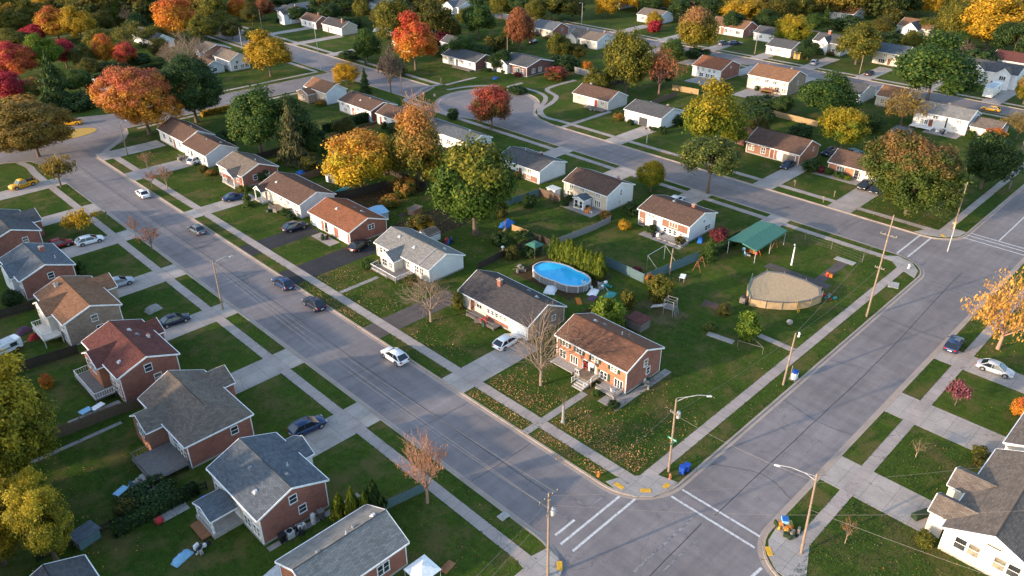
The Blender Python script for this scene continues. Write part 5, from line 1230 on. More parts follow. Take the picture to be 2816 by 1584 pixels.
h.wing('-X',79,83.6,2.0,3.3,1.4,'brick_brown').wing('+X',80.8,85.4,1.6,3.4,1.5,'brick_red').win('-Y',.72,2.4,.8,.95).wins('-X',(.1,.85),2.6,1.3,.8,'pair').wins('-X',(.88,.75),1.2,1.4,1.2,'pair').wingwin('-X',81.3,2.0,2.3,1.3,1.3,'pair').deck(17.4,21.8,73.6,79,.9,'oldwood').railing([(21.6,73.7),(17.5,73.7),(17.5,78.9),(19.4,78.9)],.9,.9,'oldwood').steps(15.6,17.4,74,76,.9,4).door('-X',.63,dm='whitepaint')
h=House('two storey brick house with dark red roof and rear bay',21.1,29.1,90.7,102.7,4.14,1.5,'roof_red','brick_red','brick_red',name='brick_house')
h.wing('-X',95,100.2,.9,3.95,1.35,'brick_orange').wing('+X',98,102.4,1.2,3.7,1.3,'brick_red').win('-Y',.49,3.85,.85,1.0).win('-Y',.61,2.0,.85,1.0).wingwin('-X',97.2,.9,2.9,1.3,1.2,'pair').wingwin('-X',99,.9,2.9,.9,1.2).wins('-X',(.1,.75,.9),3.1,1.3,.9,'pair').wins('-X',(.15,.72,.88),1.4,1.2,1.3,'pair').deck(18.6,21.2,93.2,100.6,.8,'oldwood').railing([(21,93.3),(18.7,93.3),(18.7,100.5),(21,100.5)],.9,.8).vents((22.6,93.4),(26.6,97.6),(26.2,99.2),(28.6,100.8)).chimney(27.6,96.4,.3,.3,.3,'vent_light','vent_light')
h=House('tan brick two storey house with warm tan roof',20.8,28.9,109.2,121.3,3.92,1.52,'roof_tan','siding_cream','brick_tan',name='brick_house')
h.wing('-X',113.2,118.8,.9,3.8,1.4,'siding_cream').wing('+X',115.6,120.8,1.8,3.6,1.4,'brick_tan').win('-Y',.52,3.2,.8,.95).win('-Y',.57,1.5,.9,.7,'slide').wingwin('-X',117.5,.9,2.9,.9,1.1).wins('-X',(.1,.88),2.9,1.2,.9,'pair').wins('-X',(.12,.85),1.2,1.3,1.2,'pair').deck(18.4,20.9,111.5,116.5,1.3,'siding_cream','balcony').railing([(20.8,111.6),(18.5,111.6),(18.5,116.4),(20.8,116.4)],.9,1.3).chimney(23.6,119.4,.5,.5,.35,'vent_light')
h=House('red brick house with blue grey roof, red chimney and rear gable',20.6,28.8,127.8,138.4,3.56,1.5,'roof_slate','brick_red','brick_red',name='brick_house')
h.wing('-X',130,135.8,.7,3.4,1.4,'siding_white').win('-Y',.55,2.9,.8,.9).chimney(26.2,134.2,.7,.5,.8).vents((27,131)).wingwin('-X',131.6,.7,2.5,1.,1.,'pair').wins('-X',(.9,),2.5,1.2,.9,'pair').wins('-X',(.6,.85),1.2,1.2,1.2,'pair')
h=House('dark brick house with grey roof cut by the left edge',20.6,29.4,146.2,158.6,3.2,1.6,'roof_charcoal','brick_brown','brick_red',name='brick_house')
h.wing('+X',151,157,1.6,3.1,1.4,'brick_red').win('-Y',.7,2.2,.8,.9).wins('-X',(.3,.7),1.8,1.2,1.,'pair')
h=House('dark roofed shed house at the bottom left edge',1.6,8.2,57.6,66,3.0,1.3,'roof_charcoal','siding_grey',name='garden_house'); h.win('-X',.5,1.5,.8,.9).win('-Y',.5,1.5,.8,.9)
# -- middle block, backs to the camera, drives to the turning circle street
GM='houses on the turning circle street'
h=House('white and brown brick house with brown roof and brick chimney',110.7,119.7,67,78.5,3.24,1.35,'roof_brown','siding_white','siding_white',name='split_level_house')
h.panel('-X',.02,.14,.25,3.0,'brick_brown').panel('-X',.48,.97,1.55,3.05,'brick_brown').wins('-X',(.22,.30),2.6,.45,.55,'slide').win('-X',.70,2.35,1.7,.85,'triple').wins('-X',(.55,.65,.74,.86),.95,.6,.75,'thin').win('-X',.06,1.1,.8,.7).door('-X',.34,.9,1.9,'doordark').win('-Y',.55,2.7,.55,.6,'slide').wins('-Y',(.66,.77),1.1,.8,.9).chimney(116,69.9,.6,.6,.7).vents((115.6,74),(117.5,75)).deck(108.4,110.8,67,72,.25,'concrete','terrace').railing([(108.5,71.8),(108.5,67.2)],.55,.25,'oldwood')
h=House('beige two storey house with tan brown roof and garden porch',110.6,119.3,85.6,97,3.54,1.64,'roof_brown','siding_beige','siding_white',name='split_level_house')
h.wing('-X',89.3,92.2,2.4,2.15,.5,'siding_white',roof='roof_slate').wingwin('-X',91.3,2.4,1.1,.7,1.3).wingwin('-X',90.1,2.4,1.1,.7,1.3).wins('-X',(.18,.43,.8),2.85,.95,.7,'pair').win('-X',.56,2.95,.4,.45,'thin').win('-X',.8,1.2,1.4,1.2,'triple').win('-X',.14,1.2,1.2,1.1,'pair').door('-X',.64,dm='doordark').win('-Y',.52,3.0,.4,1.1,'thin').win('-Y',.50,1.0,.4,.7,'thin').chimney(116.4,87.6,.35,.35,.6)
h=House('white two storey house with charcoal roof and brick base',111.9,120.5,104.6,117.3,2.9,1.36,'roof_charcoal','siding_white','siding_white',name='split_level_house')
h.wins('-X',(.12,.3,.77),2.2,.95,.75,'pair').wins('-X',(.35,.75),.95,1.1,.7,'triple').panel('-X',.62,.95,.24,1.3,'brick_brown').door('-X',.55,dm='doordark').chimney(117.6,109.6,.7,.7,.6,'brick_dark').vents((118,114.5))
h=House('long grey roofed white house hidden by the wispy rust tree',112.8,119.6,126.6,146.5,3.3,1.3,'roof_slate','siding_white','siding_white',name='ranch_house'); h.wins('-X',(.2,.4,.6,.85),1.8,1.,.9,'pair').vents((116.5,131))
h=House('white house with brown roof left of the wispy rust tree',112.6,120.4,151.6,162.3,2.8,1.7,'roof_brown','siding_white','siding_white',name='split_level_house'); h.wins('-X',(.35,.65),2.1,.9,.7,'pair').wins('-X',(.3,.45,.8),.9,1.0,.8,'pair').door('-X',.15,dm='doorbrown')
h=House('white and dark red brick house with brown roof by the hedge',112,120.6,163.6,178.2,3.0,1.55,'roof_brown','siding_white','brick_dark',name='split_level_house'); h.wins('-X',(.12,.3,.62,.85),2.3,.9,.75,'pair').wins('-X',(.2,.5,.9),.95,1.1,.8,'pair').door('-X',.45,dm='doorbrown').vents((114.5,171),(116.2,169)).chimney(116,177,.5,.5,.4,'brick_dark').win('-Y',.55,2.4,.5,.5,'slide')
h=House('house with tan roof and wide blank white gable',112.6,119.6,184.6,195.6,3.3,1.9,'roof_tan','siding_beige','siding_white',name='ranch_house'); h.wing('-X',189.6,195.4,2.6,2.4,1.2,'brick_tan',roof='roof_tan').wingwin('-X',192.5,2.6,1.3,1.4,1.,'pair').win('-X',.9,1.4,.8,.9,'pair')
# -- far side of the turning circle street
h=House('orange brick ranch house with brown roof and double white garage',161.4,169.8,53.6,66,2.4,2.0,'roof_brown','brick_orange','brick_red',name='ranch_house')
h.win('-X',.23,1.45,1.7,1.0,'triple').door('-X',.52,.9,1.9,'doordark').garage('-X',.68,2.6,1.8,'cream').garage('-X',.90,2.2,1.8,'cream').panel('-X',.49,.59,.24,2.2,'siding_cream','door_surround')
h=House('brown brick ranch house with dark brown roof and grey garage door',160.2,169.9,71.8,85.2,2.6,2.3,'roof_brown','brick_brown','brick_orange',name='ranch_house')
h.garage('-X',.82,2.9,2.0,'greygarage').panel('-X',.60,.69,.2,2.3,'siding_white','door_surround').win('-X',.1,1.4,1.2,1.1,'pair').win('-X',.33,1.4,1.0,1.3,'pair').door('-X',.5,dm='doorbrown').win('-Y',.7,2.4,.4,.9,'thin').win('-X',.62,1.3,.5,.9)
h=House('white house with charcoal roof and three garage bays',159,168.9,107.9,119.6,3.1,1.6,'roof_charcoal','siding_cream','siding_white',name='ranch_house')
h.garage('-X',.2,3.0,2.2).garage('-X',.53,2.6,2.1,'doordark').garage('-X',.83,3.2,2.2,'cream').chimney(166,111,.5,.5,.4).vents((165.5,116)).win('-Y',.6,2.2,.4,.3,'slide')
h=House('beige house with brown roof and white entry behind the small front garden',162.4,171.1,127.4,140,2.6,1.95,'roof_brown','siding_beige','siding_grey',name='ranch_house')
h.win('-X',.17,1.55,1.1,.95,'pair').win('-X',.84,1.55,1.2,.95,'pair').panel('-X',.42,.60,.24,2.2,'siding_white','door_surround').door('-X',.66,.9,2.0,'doorred').win('-X',.51,1.3,1.0,1.1,'pair').win('-Y',.62,2.4,.35,.9,'thin').chimney(168,138,.5,.5,.5,'vent_light').deck(160.4,162.6,127.6,134,.4,'oldwood').railing([(160.5,133.9),(160.5,127.7)],.7,.4,'oldwood')
h=House('dark brick house with grey brown roof by the turning circle',172.2,184.6,167,179.4,3.0,1.6,'roof_charcoal','brick_dark','brick_dark',name='ranch_house'); h.wing('-X',174,179,1.4,2.7,1.4,'siding_white').wingwin('-X',176.5,1.4,1.5,1.5,1.0,'triple').wins('-X',(.6,.85),1.4,1.2,1.3,'pair').wins('-Y',(.25,.5),1.4,1.3,1.2,'pair').door('-X',.72,dm='doordark')
h=House('white house with grey roof and gabled end above the corner lawn',166,175.6,183.4,199.4,2.7,1.8,'roof_charcoal','siding_white','brick_dark',name='ranch_house'); h.wins('-X',(.1,.28,.62,.85),1.7,1.,.9,'pair').door('-X',.45,dm='doordark').deck(164,166.2,184,192,.35,'oldwood').railing([(164.1,191.8),(164.1,184.2)],.7,.35,'oldwood')
h=House('low white garage block joined to the gabled grey roofed house',170,177,179.6,183.2,2.4,.9,'roof_charcoal','siding_white','siding_white',name='garage_block'); h.garage('-X',.5,2.4,1.9)
h=House('grey gabled house peeking out behind the scarlet maple',176,183,203.5,212,3.4,1.8,'roof_charcoal','siding_grey','siding_grey',name='ranch_house'); h.win('-Y',.7,2.0,.5,1.2,'thin').wins('-X',(.3,.7),1.6,.9,1.,'pair')
# -- houses between the circle street and the second street
h=House('white and brick two storey house with red brown roof and patio',209.4,220.6,122.6,132.9,3.3,2.15,'roof_rust','siding_white','brick_red',name='split_level_house'); h.wins('-X',(.2,.38,.6,.77),2.6,.7,.8,'pair').wins('-X',(.33,.55,.73),1.0,1.2,1.0,'pair').win('-Y',.5,3.4,.4,.5).vents((216.6,124),(217,123.6))
h=House('cream two storey house with tan roof and garden stair',209.4,220.5,101,114,3.9,2.3,'roof_tan','siding_cream','brick_tan',name='split_level_house'); h.wins('-X',(.25,.48,.68,.9),3.0,1.1,.8,'pair').wins('-X',(.6,.75,.92),1.2,1.2,1.2,'pair').deck(206.6,209.6,104,108,1.2,'rustwood','balcony').railing([(206.7,107.9),(206.7,104.1),(209.4,104.1)],.9,1.2,'rustwood').chimney(217.4,112,.5,.5,.5).win('-Y',.55,2.6,.7,1.1).chimney(216,104,.4,.4,.4,'vent_metal')
h=House('white house with grey roof behind the dark red tree',215.6,225.6,82.9,92,2.9,1.7,'roof_charcoal','siding_white','siding_white',name='ranch_house'); h.wins('-X',(.3,.7),1.6,.9,.9,'pair')
h=House('beige house with tan roof in front of the huge green tree',218.6,226.8,72.6,80.2,2.72,2.0,'roof_tan','siding_beige','siding_beige',name='ranch_house'); h.wins('-X',(.25,.45),1.4,1.0,1.1,'pair')
h=House('long white two storey house with grey roof at the right edge',208.2,217,53.2,66.2,3.7,1.8,'roof_grey','siding_white','siding_white',name='split_level_house'); h.wins('-X',(.2,.4,.84),3.0,1.1,.7,'pair').wins('-X',(.08,.17,.25),1.4,.7,1.0,'pair').win('-X',.62,2.2,.4,2.6,'thin').chimney(213.4,60,.5,.5,.4,'vent_metal').door('-X',.34).deck(206,208.4,60.6,65.8,.5,'whitepaint').panel('-X',.02,.3,.2,.9,'siding_white','porch_base')
h=House('grey roofed garage wing attached to the long white house',208.8,217.4,46.4,53,2.5,1.5,'roof_taupe','siding_beige','siding_blue',name='garage_block'); h.garage('-X',.5,2.6,1.9,'cream')
h=House('white house with two chimneys and grey brown roof',215.4,224.8,175.3,189.3,2.9,2.0,'roof_taupe','siding_cream','siding_white',name='ranch_house'); h.wing('-X',184,188.8,1.0,2.7,1.4,'siding_cream').wins('-X',(.5,.7,.9),1.7,.8,.8,'pair').chimney(221,176.6,.6,.6,.9).chimney(220.2,183.6,.6,.6,.7,'concrete').win('-Y',.5,2.4,.6,.7).door('-X',.4,dm='doordark')
h=House('brick house with blue grey roof and small front porch',218.4,228,199,210,2.7,2.2,'roof_slate','siding_beige','brick_red',name='ranch_house'); h.wins('-X',(.3,.75),1.5,1.2,1.1,'pair').door('-X',.45).win('-Y',.6,2.4,.8,.9)
h=House('white house with dark roof and gable behind the tall olive tree',224.4,236,257.5,270.5,2.9,2.1,'roof_slate','siding_white','siding_white',name='ranch_house'); h.wing('-X',259,266,1.6,2.8,2.0,'siding_white').wingwin('-X',262.5,1.6,1.7,1.6,1.2,'pair').wins('-X',(.2,.9),1.6,.9,.9)
# -- beyond the second street
GF='houses beyond the second street'
h=House('large white two storey house with twin front gables at the right edge',260.6,270.2,57.6,73.2,4.3,2.1,'roof_charcoal','siding_white','siding_white',name='two_storey_house'); h.wing('-X',66,70.6,1.0,4.3,1.8,'siding_white',roof='roof_taupe').wing('-X',59,63.4,1.0,4.3,1.7,'siding_white',roof='roof_taupe').wingwin('-X',68.3,1.0,3.3,1.3,1.1,'pair').wingwin('-X',61.2,1.0,3.2,1.6,1.1,'triple').wins('-X',(.08,.25,.5,.62),1.3,1.1,1.1,'pair').win('-X',.12,3.2,1.,.9).chimney(266.6,63.6,.6,.6,.8,'vent_light')
h=House('white two storey house with blue grey roof beside the huge green tree',264.8,275,91,101,3.9,1.95,'roof_slate','siding_cream','siding_cream',name='two_storey_house'); h.wins('-X',(.4,.75),3.0,1.1,.7,'pair').win('-X',.3,1.1,1.8,1.2,'triple').door('-X',.55)
h=House('white house with pointed front gable and brick chimney',265.6,275.1,111.8,122.4,3.9,1.95,'roof_charcoal','siding_cream','siding_white',name='two_storey_house'); h.wing('-X',116,119.8,1.1,3.6,2.0,'siding_white').wingwin('-X',117.9,1.1,3.1,.9,.9,'pair').wins('-X',(.1,.2),1.4,1.0,1.1,'pair').win('-X',.1,3.0,.7,.6).chimney(270.4,118.8,1.,.9,.9).wins('-X',(.6,.75),1.4,.9,1.2,'pair')
h=House('red brick ranch house with tan brown roof and white front at top right',268.4,278.7,150.2,165,2.86,2.3,'roof_tan','siding_cream','brick_red',name='ranch_house'); h.wins('-X',(.15,.5,.66),1.6,1.2,1.1,'pair').wins('-X',(.85,),1.5,1.6,1.2,'triple').panel('-X',.35,.44,.2,2.4,'brick_red').chimney(274.6,154,.5,.5,.3).door('-X',.28).wins('-Y',(.5,.7),1.5,.8,1.)
h=House('white house with grey roof right of the red brick ranch at top right',268,277,136.4,146,2.8,1.8,'roof_charcoal','siding_white','siding_white',name='ranch_house'); h.wins('-X',(.3,.7),1.6,.9,.9,'pair')
h=House('white house with red brown roof and porch among trees at top right',326,336.8,135,150,2.9,1.8,'roof_rust','siding_cream','siding_white',name='ranch_house'); h.wing('-X',144,148.6,1.4,2.6,1.2,'siding_cream',posts=True).wins('-X',(.5,.7,.9),1.6,1.2,1.,'pair').chimney(331.6,146,.6,.5,.5)
h=House('brown roofed house with white gable among trees at top right',316,328,102,114,3.0,2.2,'roof_tan','siding_beige','siding_white',name='ranch_house'); h.wing('-X',105,111,3.6,2.8,2.4,'siding_white',roof='roof_charcoal').wingwin('-X',108,3.6,2.2,1.2,1.4,'pair').wins('-X',(.1,.85),1.5,1.1,1.,'pair')
h=House('brick house with orange brown roof at the top edge',290.5,301,186,198,2.7,2.1,'roof_tan','siding_cream','brick_orange',name='ranch_house'); h.wins('-X',(.3,.6,.85),1.6,1.1,1.,'pair')
h=House('white house with curved looking grey roof at the top edge',281,291,217,228,2.9,1.7,'roof_grey','siding_white','siding_white',name='ranch_house'); h.wins('-X',(.3,.6),1.7,1.2,.9,'pair')
h=House('grey house at the top edge above the blue grey brick house roof',268,279,239,252,3.1,1.8,'roof_charcoal','siding_blue','siding_grey',name='ranch_house'); h.wins('-X',(.2,.5,.8),1.6,1.1,1.,'pair').garage('-X',.65)
h=House('dark roofed house at the top right edge left of the porch house',312,322,160,171,2.9,2.0,'roof_dark','brick_dark','brick_dark',name='ranch_house'); h.wins('-X',(.3,.7),1.6,1.1,1.,'pair')
h=House('white house with dark roof left of the white gabled house at upper right',252,262,122.6,132,2.8,1.8,'roof_charcoal','siding_white','siding_white',name='ranch_house'); h.wins('-X',(.2,.5),1.6,1.1,1.,'pair').garage('-X',.8,2.6,1.9)
# -- upper road, upper left
h=House('white two storey house with hipped charcoal roof at the top',164.4,172.4,289,299.4,4.1,1.7,'roof_charcoal','siding_white','siding_white',name='two_storey_house'); h.wing('-X',289.4,293.6,2.6,3.8,1.2,'siding_white').wingwin('-X',291.5,2.6,2.6,.9,1.6,'pair').wins('-X',(.15,.4),2.6,.9,1.2).chimney(169,292,.5,.5,.9,'brick_orange')
h=House('brown roofed house in the middle of three along the upper road',165.6,172.6,273,284,2.7,2.0,'roof_brown','siding_white','brick_brown',name='ranch_house'); h.wins('-X',(.3,.6,.85),1.5,1.1,1.1,'pair').chimney(169,275.6,.5,.5,.7)
h=House('white house with dark roof and tan side gable along the upper road',166.2,173.6,256.6,269.8,2.75,2.0,'roof_dark','siding_white','siding_beige',name='ranch_house'); h.wins('-X',(.15,.45,.7),1.6,1.0,1.1,'pair').win('-X',.1,2.2,.5,.4).chimney(168.8,259.4,.5,.6,1.2,'brick_orange').door('-X',.3)
h=House('small brick house with blue edged roof behind the upper lawn',176,183,236,244,2.6,1.6,'roof_slate','brick_dark','brick_dark',name='ranch_house'); h.win('-Y',.5,1.4,1.4,1.2,'pair').wins('-X',(.4,),1.4,1.,1.)
h=House('pale house with tan roof partly behind the scarlet maple',166.5,174,214,226,2.8,1.7,'roof_brown','siding_cream','siding_cream',name='ranch_house'); h.wins('-X',(.3,.7),1.6,1.,1.,'pair')
h=House('dark roofed white house behind the thin olive tree',107.5,115,283,302,2.6,2.2,'roof_charcoal','siding_white','siding_white',name='ranch_house'); h.wins('-X',(.25,.5,.75),1.4,1.0,1.2,'pair').vents((112,290)).win('-Y',.5,1.4,.8,.9)
h=House('white and brick gabled house behind the wide bare tree',113,122.4,256.6,264,2.7,1.7,'roof_taupe','siding_white','brick_red',name='ranch_house'); h.wing('-X',257.6,261,1.0,2.5,1.1,'siding_white').wins('-X',(.2,.8),1.4,.9,1.1)
h=House('white house with grey brown roof left of the round golden tree',111.6,118.6,236.6,247.4,3.3,2.0,'roof_taupe','siding_white','siding_white',name='ranch_house'); h.wins('-Y',(.35,.7),2.6,.7,.8).wins('-X',(.3,.7),1.6,1.,1.,'pair').wins('-Y',(.25,.6,.85),1.1,1.1,1.,'pair')
h=House('low dark brown roofed house beside the white grey brown roofed one',104,110.6,238,247,2.3,1.7,'roof_brown','brick_brown','siding_blue',name='ranch_house'); h.wins('-X',(.3,.7),1.3,1.1,1.,'pair').win('-Y',.5,1.2,1.4,1.)
h=House('dark grey roofed house left of the large orange red maple',72,82,233.6,243,2.9,2.0,'roof_charcoal','siding_white','brick_tan',ridge='X',name='ranch_house'); h.win('-X',.5,1.6,1.1,1.1,'pair').wins('-Y',(.35,.7),1.5,1.,1.,'pair').deck(69.6,72.2,234,240,.4,'concrete','terrace')
# -- right foreground
h=House('white house with brown grey roof in the lower right corner',69.8,86.2,1.0,9.8,2.95,2.0,'roof_taupe','siding_cream','siding_cream',ridge='X',found='concrete',name='ranch_house')
h.wins('-X',(.20,.35),1.95,1.0,1.35).wins('-X',(.63,.78),1.95,1.0,1.35)
for xa,xb in ((71.2,74.8),(76.4,80.4)):
    r=MB(); ym=(xa+xb)/2; s=h.sl; r.quad((xa,11.6,2.9),(xa,9.6,2.95),(ym,7.6,4.05),(ym,11.6,4.0)); r.quad((xb,9.6,2.95),(xb,11.6,2.9),(ym,11.6,4.0),(ym,7.6,4.05)); r.quad((xa,11.6,2.78),(ym,11.6,3.88),(ym,7.6,3.9),(xa,10,2.82)); r.obj('dormer_roof',['roof_taupe'],h.t,h.o)
    w=MB(); w.poly([(xb-.2,11.4,0),(xa+.2,11.4,0),(xa+.2,11.4,2.9),(ym,11.4,3.86),(xb-.2,11.4,2.9)]); w.quad((xa+.2,11.4,0),(xa+.2,9.9,0),(xa+.2,9.9,2.9),(xa+.2,11.4,2.9)); w.quad((xb-.2,9.9,0),(xb-.2,11.4,0),(xb-.2,11.4,2.9),(xb-.2,9.9,2.9)); w.obj('wing_wall',['siding_cream'],h.t,h.o)
    t=MB(); t.tube([(xa,11.63,2.86),(ym,11.63,3.97),(xb,11.63,2.86)],.06,4,0,True,False); t.tube([(xa-.02,11.63,2.83),(xa-.02,10.2,2.83)],.06,4,0,True,False); t.obj('porch_trim',['whitepaint'],h.t,h.o)
h.chimney(80.6,5.6,.5,.4,.35,'vent_light','vent_light')
b=MB(); b.tube([(69.98,4.6,3.5),(69.98,5.8,3.5)],.05,5); b.obj('gable_vent',['black'],h.t,h.o)
h=House('white house with grey roof at the right edge behind junk filled porch',88.2,99,-.6,9.6,2.8,1.8,'roof_taupe','siding_cream','siding_cream',ridge='X',name='ranch_house'); h.wins('-X',(.2,.5),1.5,1.0,1.2,'pair').deck(85.9,88.4,4.8,9.4,.45,'whitepaint').railing([(86,9.3),(86,4.9)],.9,.45)

h=House('house with dark red roof behind the large white twin gabled one',284.5,295,60,72,3.0,2.0,'roof_red','siding_grey','brick_dark',name='ranch_house'); h.wins('-X',(.3,.7),1.6,1.1,1.,'pair')
h=House('white house with slate roof behind the tall olive trees at top',205,214,284,296,2.9,1.9,'roof_slate','siding_white','siding_white',name='ranch_house'); h.wins('-X',(.3,.7),1.6,1.1,1.,'pair')
h=House('beige house with dark roof behind the blue edged small brick house',190,199,238,249,2.9,1.8,'roof_charcoal','siding_beige','siding_beige',name='ranch_house'); h.wins('-X',(.3,.7),1.6,1.1,1.,'pair')
h=House('tan roofed house at the top edge right of the golden lawn tree',266,276,186,197,2.8,1.9,'roof_taupe','siding_cream','siding_white',name='ranch_house'); h.wins('-X',(.25,.6,.85),1.6,1.1,1.,'pair')
# ================================================================== trees and shrubs
tree_meshes()
for k,c,x,y,H,r_,lab in TREES: tree(k,c,x,y,H,r_,lab,'unseen shade planting added beyond the left edge' if 'beyond the left edge' in lab else None)
ORD=['first','second','third','fourth','fifth','sixth','seventh','eighth','ninth','tenth','eleventh','last']
for k in range(11):
    y=80.2-k*1.04; tree('column','cedar' if k else 'green',89.6+rnd.uniform(-.12,.12),y,4.0+rnd.uniform(-.4,.6)+(.3 if k>8 else 0),.98+rnd.uniform(-.06,.1),ORD[k]+' arborvitae from the far end of the row behind the blue pool','arborvitae row behind the pool')
def hedge(label,x0,x1,y0,y1,h,m='leaf_deep',seed=5):
    g=np.random.RandomState(seed); area=(x1-x0)*(y1-y0)+2*h*((x1-x0)+(y1-y0)); n=int(area*85)
    P=np.stack([g.uniform(x0,x1,n),g.uniform(y0,y1,n),g.uniform(0,h,n)],1); f=g.randint(0,5,n)
    P[f==0,2]=h+g.normal(size=(f==0).sum())*.08; P[f==1,0]=x0+g.normal(size=(f==1).sum())*.07; P[f==2,1]=y0+g.normal(size=(f==2).sum())*.07; P[f==3,0]=x1+g.normal(size=(f==3).sum())*.07; P[f==4,1]=y1+g.normal(size=(f==4).sum())*.07
    cx,cy=(x0+x1)/2,(y0+y1)/2; P-=np.array([cx,cy,0])
    nr=P*np.array([.3,1,.6])+g.normal(size=(n,3))*.4; tone=np.stack([g.uniform(size=n),.5+.4*np.sin(P[:,0]*2+P[:,2]*3),P[:,2]/h],1)
    me=leaf_mesh('hedge_leaves',P,nr,.16*g.uniform(.7,1.3,n),tone)
    t=thing('hedge',label,'hedge',(cx,cy,GZ)); b=MB(); b.box(x0-cx+.12,x1-cx-.12,y0-cy+.12,y1-cy-.12,-.05,h-.12); b.obj('hedge_core',['hedge'],t); inst('leaves',me,t,mat=m)
hedge('long dark clipped hedge across the lawn below the dark red brick house',98.4,114.4,164.8,166.4,2.2)
hedge('dark hedge behind the dark grey roofed house at upper left',76,97,251.5,254,2.6,seed=6)
hedge('low yellow green hedge along the side street below the dark green tree',84,101,198.6,199.9,1.3,'leaf_gold',seed=7)
hedge('low dark hedge beside the dark red bush and white side wall',109,119,60.8,61.9,1.3,seed=8)
hedge('dark overgrown hedge between the two lower left backyards',11.8,20.6,69.2,70.1,1.5,seed=9)
# fences
def fence(label,pts,h=1.5,m='fence_grey',gap=.02,name='wooden_fence',bw=.16,post='same'):
    xs=[p[0] for p in pts]; ys=[p[1] for p in pts]; cx,cy=sum(xs)/len(xs),sum(ys)/len(ys)
    t=thing(name,label,'fence',(cx,cy,GZ)); pm=m if post=='same' else post
    for (xa,ya),(xb,yb) in zip(pts,pts[1:]):
        L=math.hypot(xb-xa,yb-ya); n=max(1,round(L/2.4)); ang=math.atan2(yb-ya,xb-xa)
        for k in range(n):
            b=MB(); l=L/n; c=int(l/bw)
            for i in range(c): 
                u=l*i/c; hh=h+rnd.uniform(-.03,.03); b.box(u+gap/2,u+l/c-gap/2,-.012,.012,.04,hh)
            b.box(0,l,.012,.05,.3,.4); b.box(0,l,.012,.05,h-.35,h-.25)
            o=b.obj('panel',[m],t); o.location=(xa-cx+(xb-xa)*k/n,ya-cy+(yb-ya)*k/n,0); o.rotation_euler=(rnd.uniform(-.02,.02),0,ang)
        for k in range(n+1):
            b=MB(); b.rbox(0,.06,-.1,.1,.1,h+.16,0,0,.015); o=b.obj('post',[pm],t); o.location=(xa-cx+(xb-xa)*k/n,ya-cy+(yb-ya)*k/n,0); o.rotation_euler=(0,0,ang)
fence('grey picket fence between the two green lawns behind the pool',[(92.6,83.2),(103,82.3),(108,82.4)],1.3,'fence_grey')
fence('bluish wooden fence below the white charcoal roofed house',[(99.5,101.6),(108.1,100.9)],1.4,'fence_teal')
fence('brown wooden fence around the deck beside the beige house',[(108.1,100.9),(108.0,95.2)],1.6,'fence_brown')
fence('short tan fence left of the arborvitae row',[(92.4,93),(92.8,86)],1.2,'fence_tan')
fence('teal fence corner between the pool and the football goal lawn',[(93.9,72),(93.4,63.8),(106.4,62.1)],1.7,'fence_teal')
fence('dark wooden fence behind the golden orange tree',[(76.5,127.8),(81.2,126),(88,125.2)],1.9,'fence_dark')
fence('dark fence between the gardens of tan brick and red roofed houses',[(5,108.6),(11.5,107.9),(16.5,107.7),(21.2,107.0)],1.6,'fence_dark')
fence('brown fence between the gardens of red roofed and hipped houses',[(6,90.6),(13.6,89.9),(19.9,89.4),(22.6,88.9)],1.6,'fence_brown')
fence('dark fence beside the blue grey roofed house garden on the left',[(10,126),(16.2,125),(20.8,124.3)],1.5,'fence_dark')
fence('low black wire fence across the bottom left gardens',[(5,71.6),(12,70.9),(18.4,70.4),(21.6,69.3)],1.2,'black',.10,'wire_fence')
fence('teal painted fence beside the dark evergreen shrubs',[(32.6,53.2),(38.5,52.2)],1.3,'fence_teal')
fence('sunlit tan fence behind the brown brick ranch house',[(189.9,95.6),(189.6,82)],1.5,'fence_tan')
fence('sunlit wooden fence beside the rust tinted bare tree',[(192,127.6),(193,119.4)],1.6,'fence_tan')
fence('grey wooden fence beside the bushy green tree',[(192,97.2),(205.9,97.9)],1.5,'fence_dark')
fence('dark fence behind the lawn of the bright yellow green tree',[(172,92),(188,95.2)],1.5,'fence_brown')
fence('brown fence behind the charcoal roofed garage house',[(170,122),(188,123)],1.5,'fence_brown')
fence('grey fence beside the tall olive tree',[(186,150),(186.4,160)],2.0,'fence_grey')
fence('dark fence behind the white house by the pool yard',[(92.8,86),(92.6,83.2)],1.3,'fence_dark')
fence('grey fence behind the right edge lawn near the red shed',[(190,70.5),(203,72)],1.5,'fence_dark')
fence('small brown fence between the hipped house and the dark red roofed one',[(22.6,88.9),(26.4,88.5)],1.3,'fence_tan')
# wire mesh fence of the playground corner
def wirefence(label,pts,h,m='oldwood'):
    t=thing('wire_fence',label,'fence',(pts[0][0],pts[0][1],GZ)); ox,oy=pts[0]
    b=MB()
    for (xa,ya),(xb,yb) in zip(pts,pts[1:]):
        L=math.hypot(xb-xa,yb-ya)
        for z in (h,h*.66,h*.33,.1): b.tube([(xa-ox,ya-oy,z),(xb-ox,yb-oy,z)],.012,4,0,False)
        n=int(L/.6)
        for k in range(n): f=k/n; b.tube([(xa-ox+(xb-xa)*f,ya-oy+(yb-ya)*f,.05),(xa-ox+(xb-xa)*f,ya-oy+(yb-ya)*f,h)],.006,3,0,False)
    b.obj('mesh',[m],t,uv=False)
    for x,y in pts:
        b=MB(); b.tube([(x-ox,y-oy,-.1),(x-ox,y-oy,h+.1)],.045,6); b.obj('post',[m],t)
wirefence('wire fence along the playground sidewalk beside the turning circle street',[(126.8,53),(126.6,48),(125.6,42)],1.6)
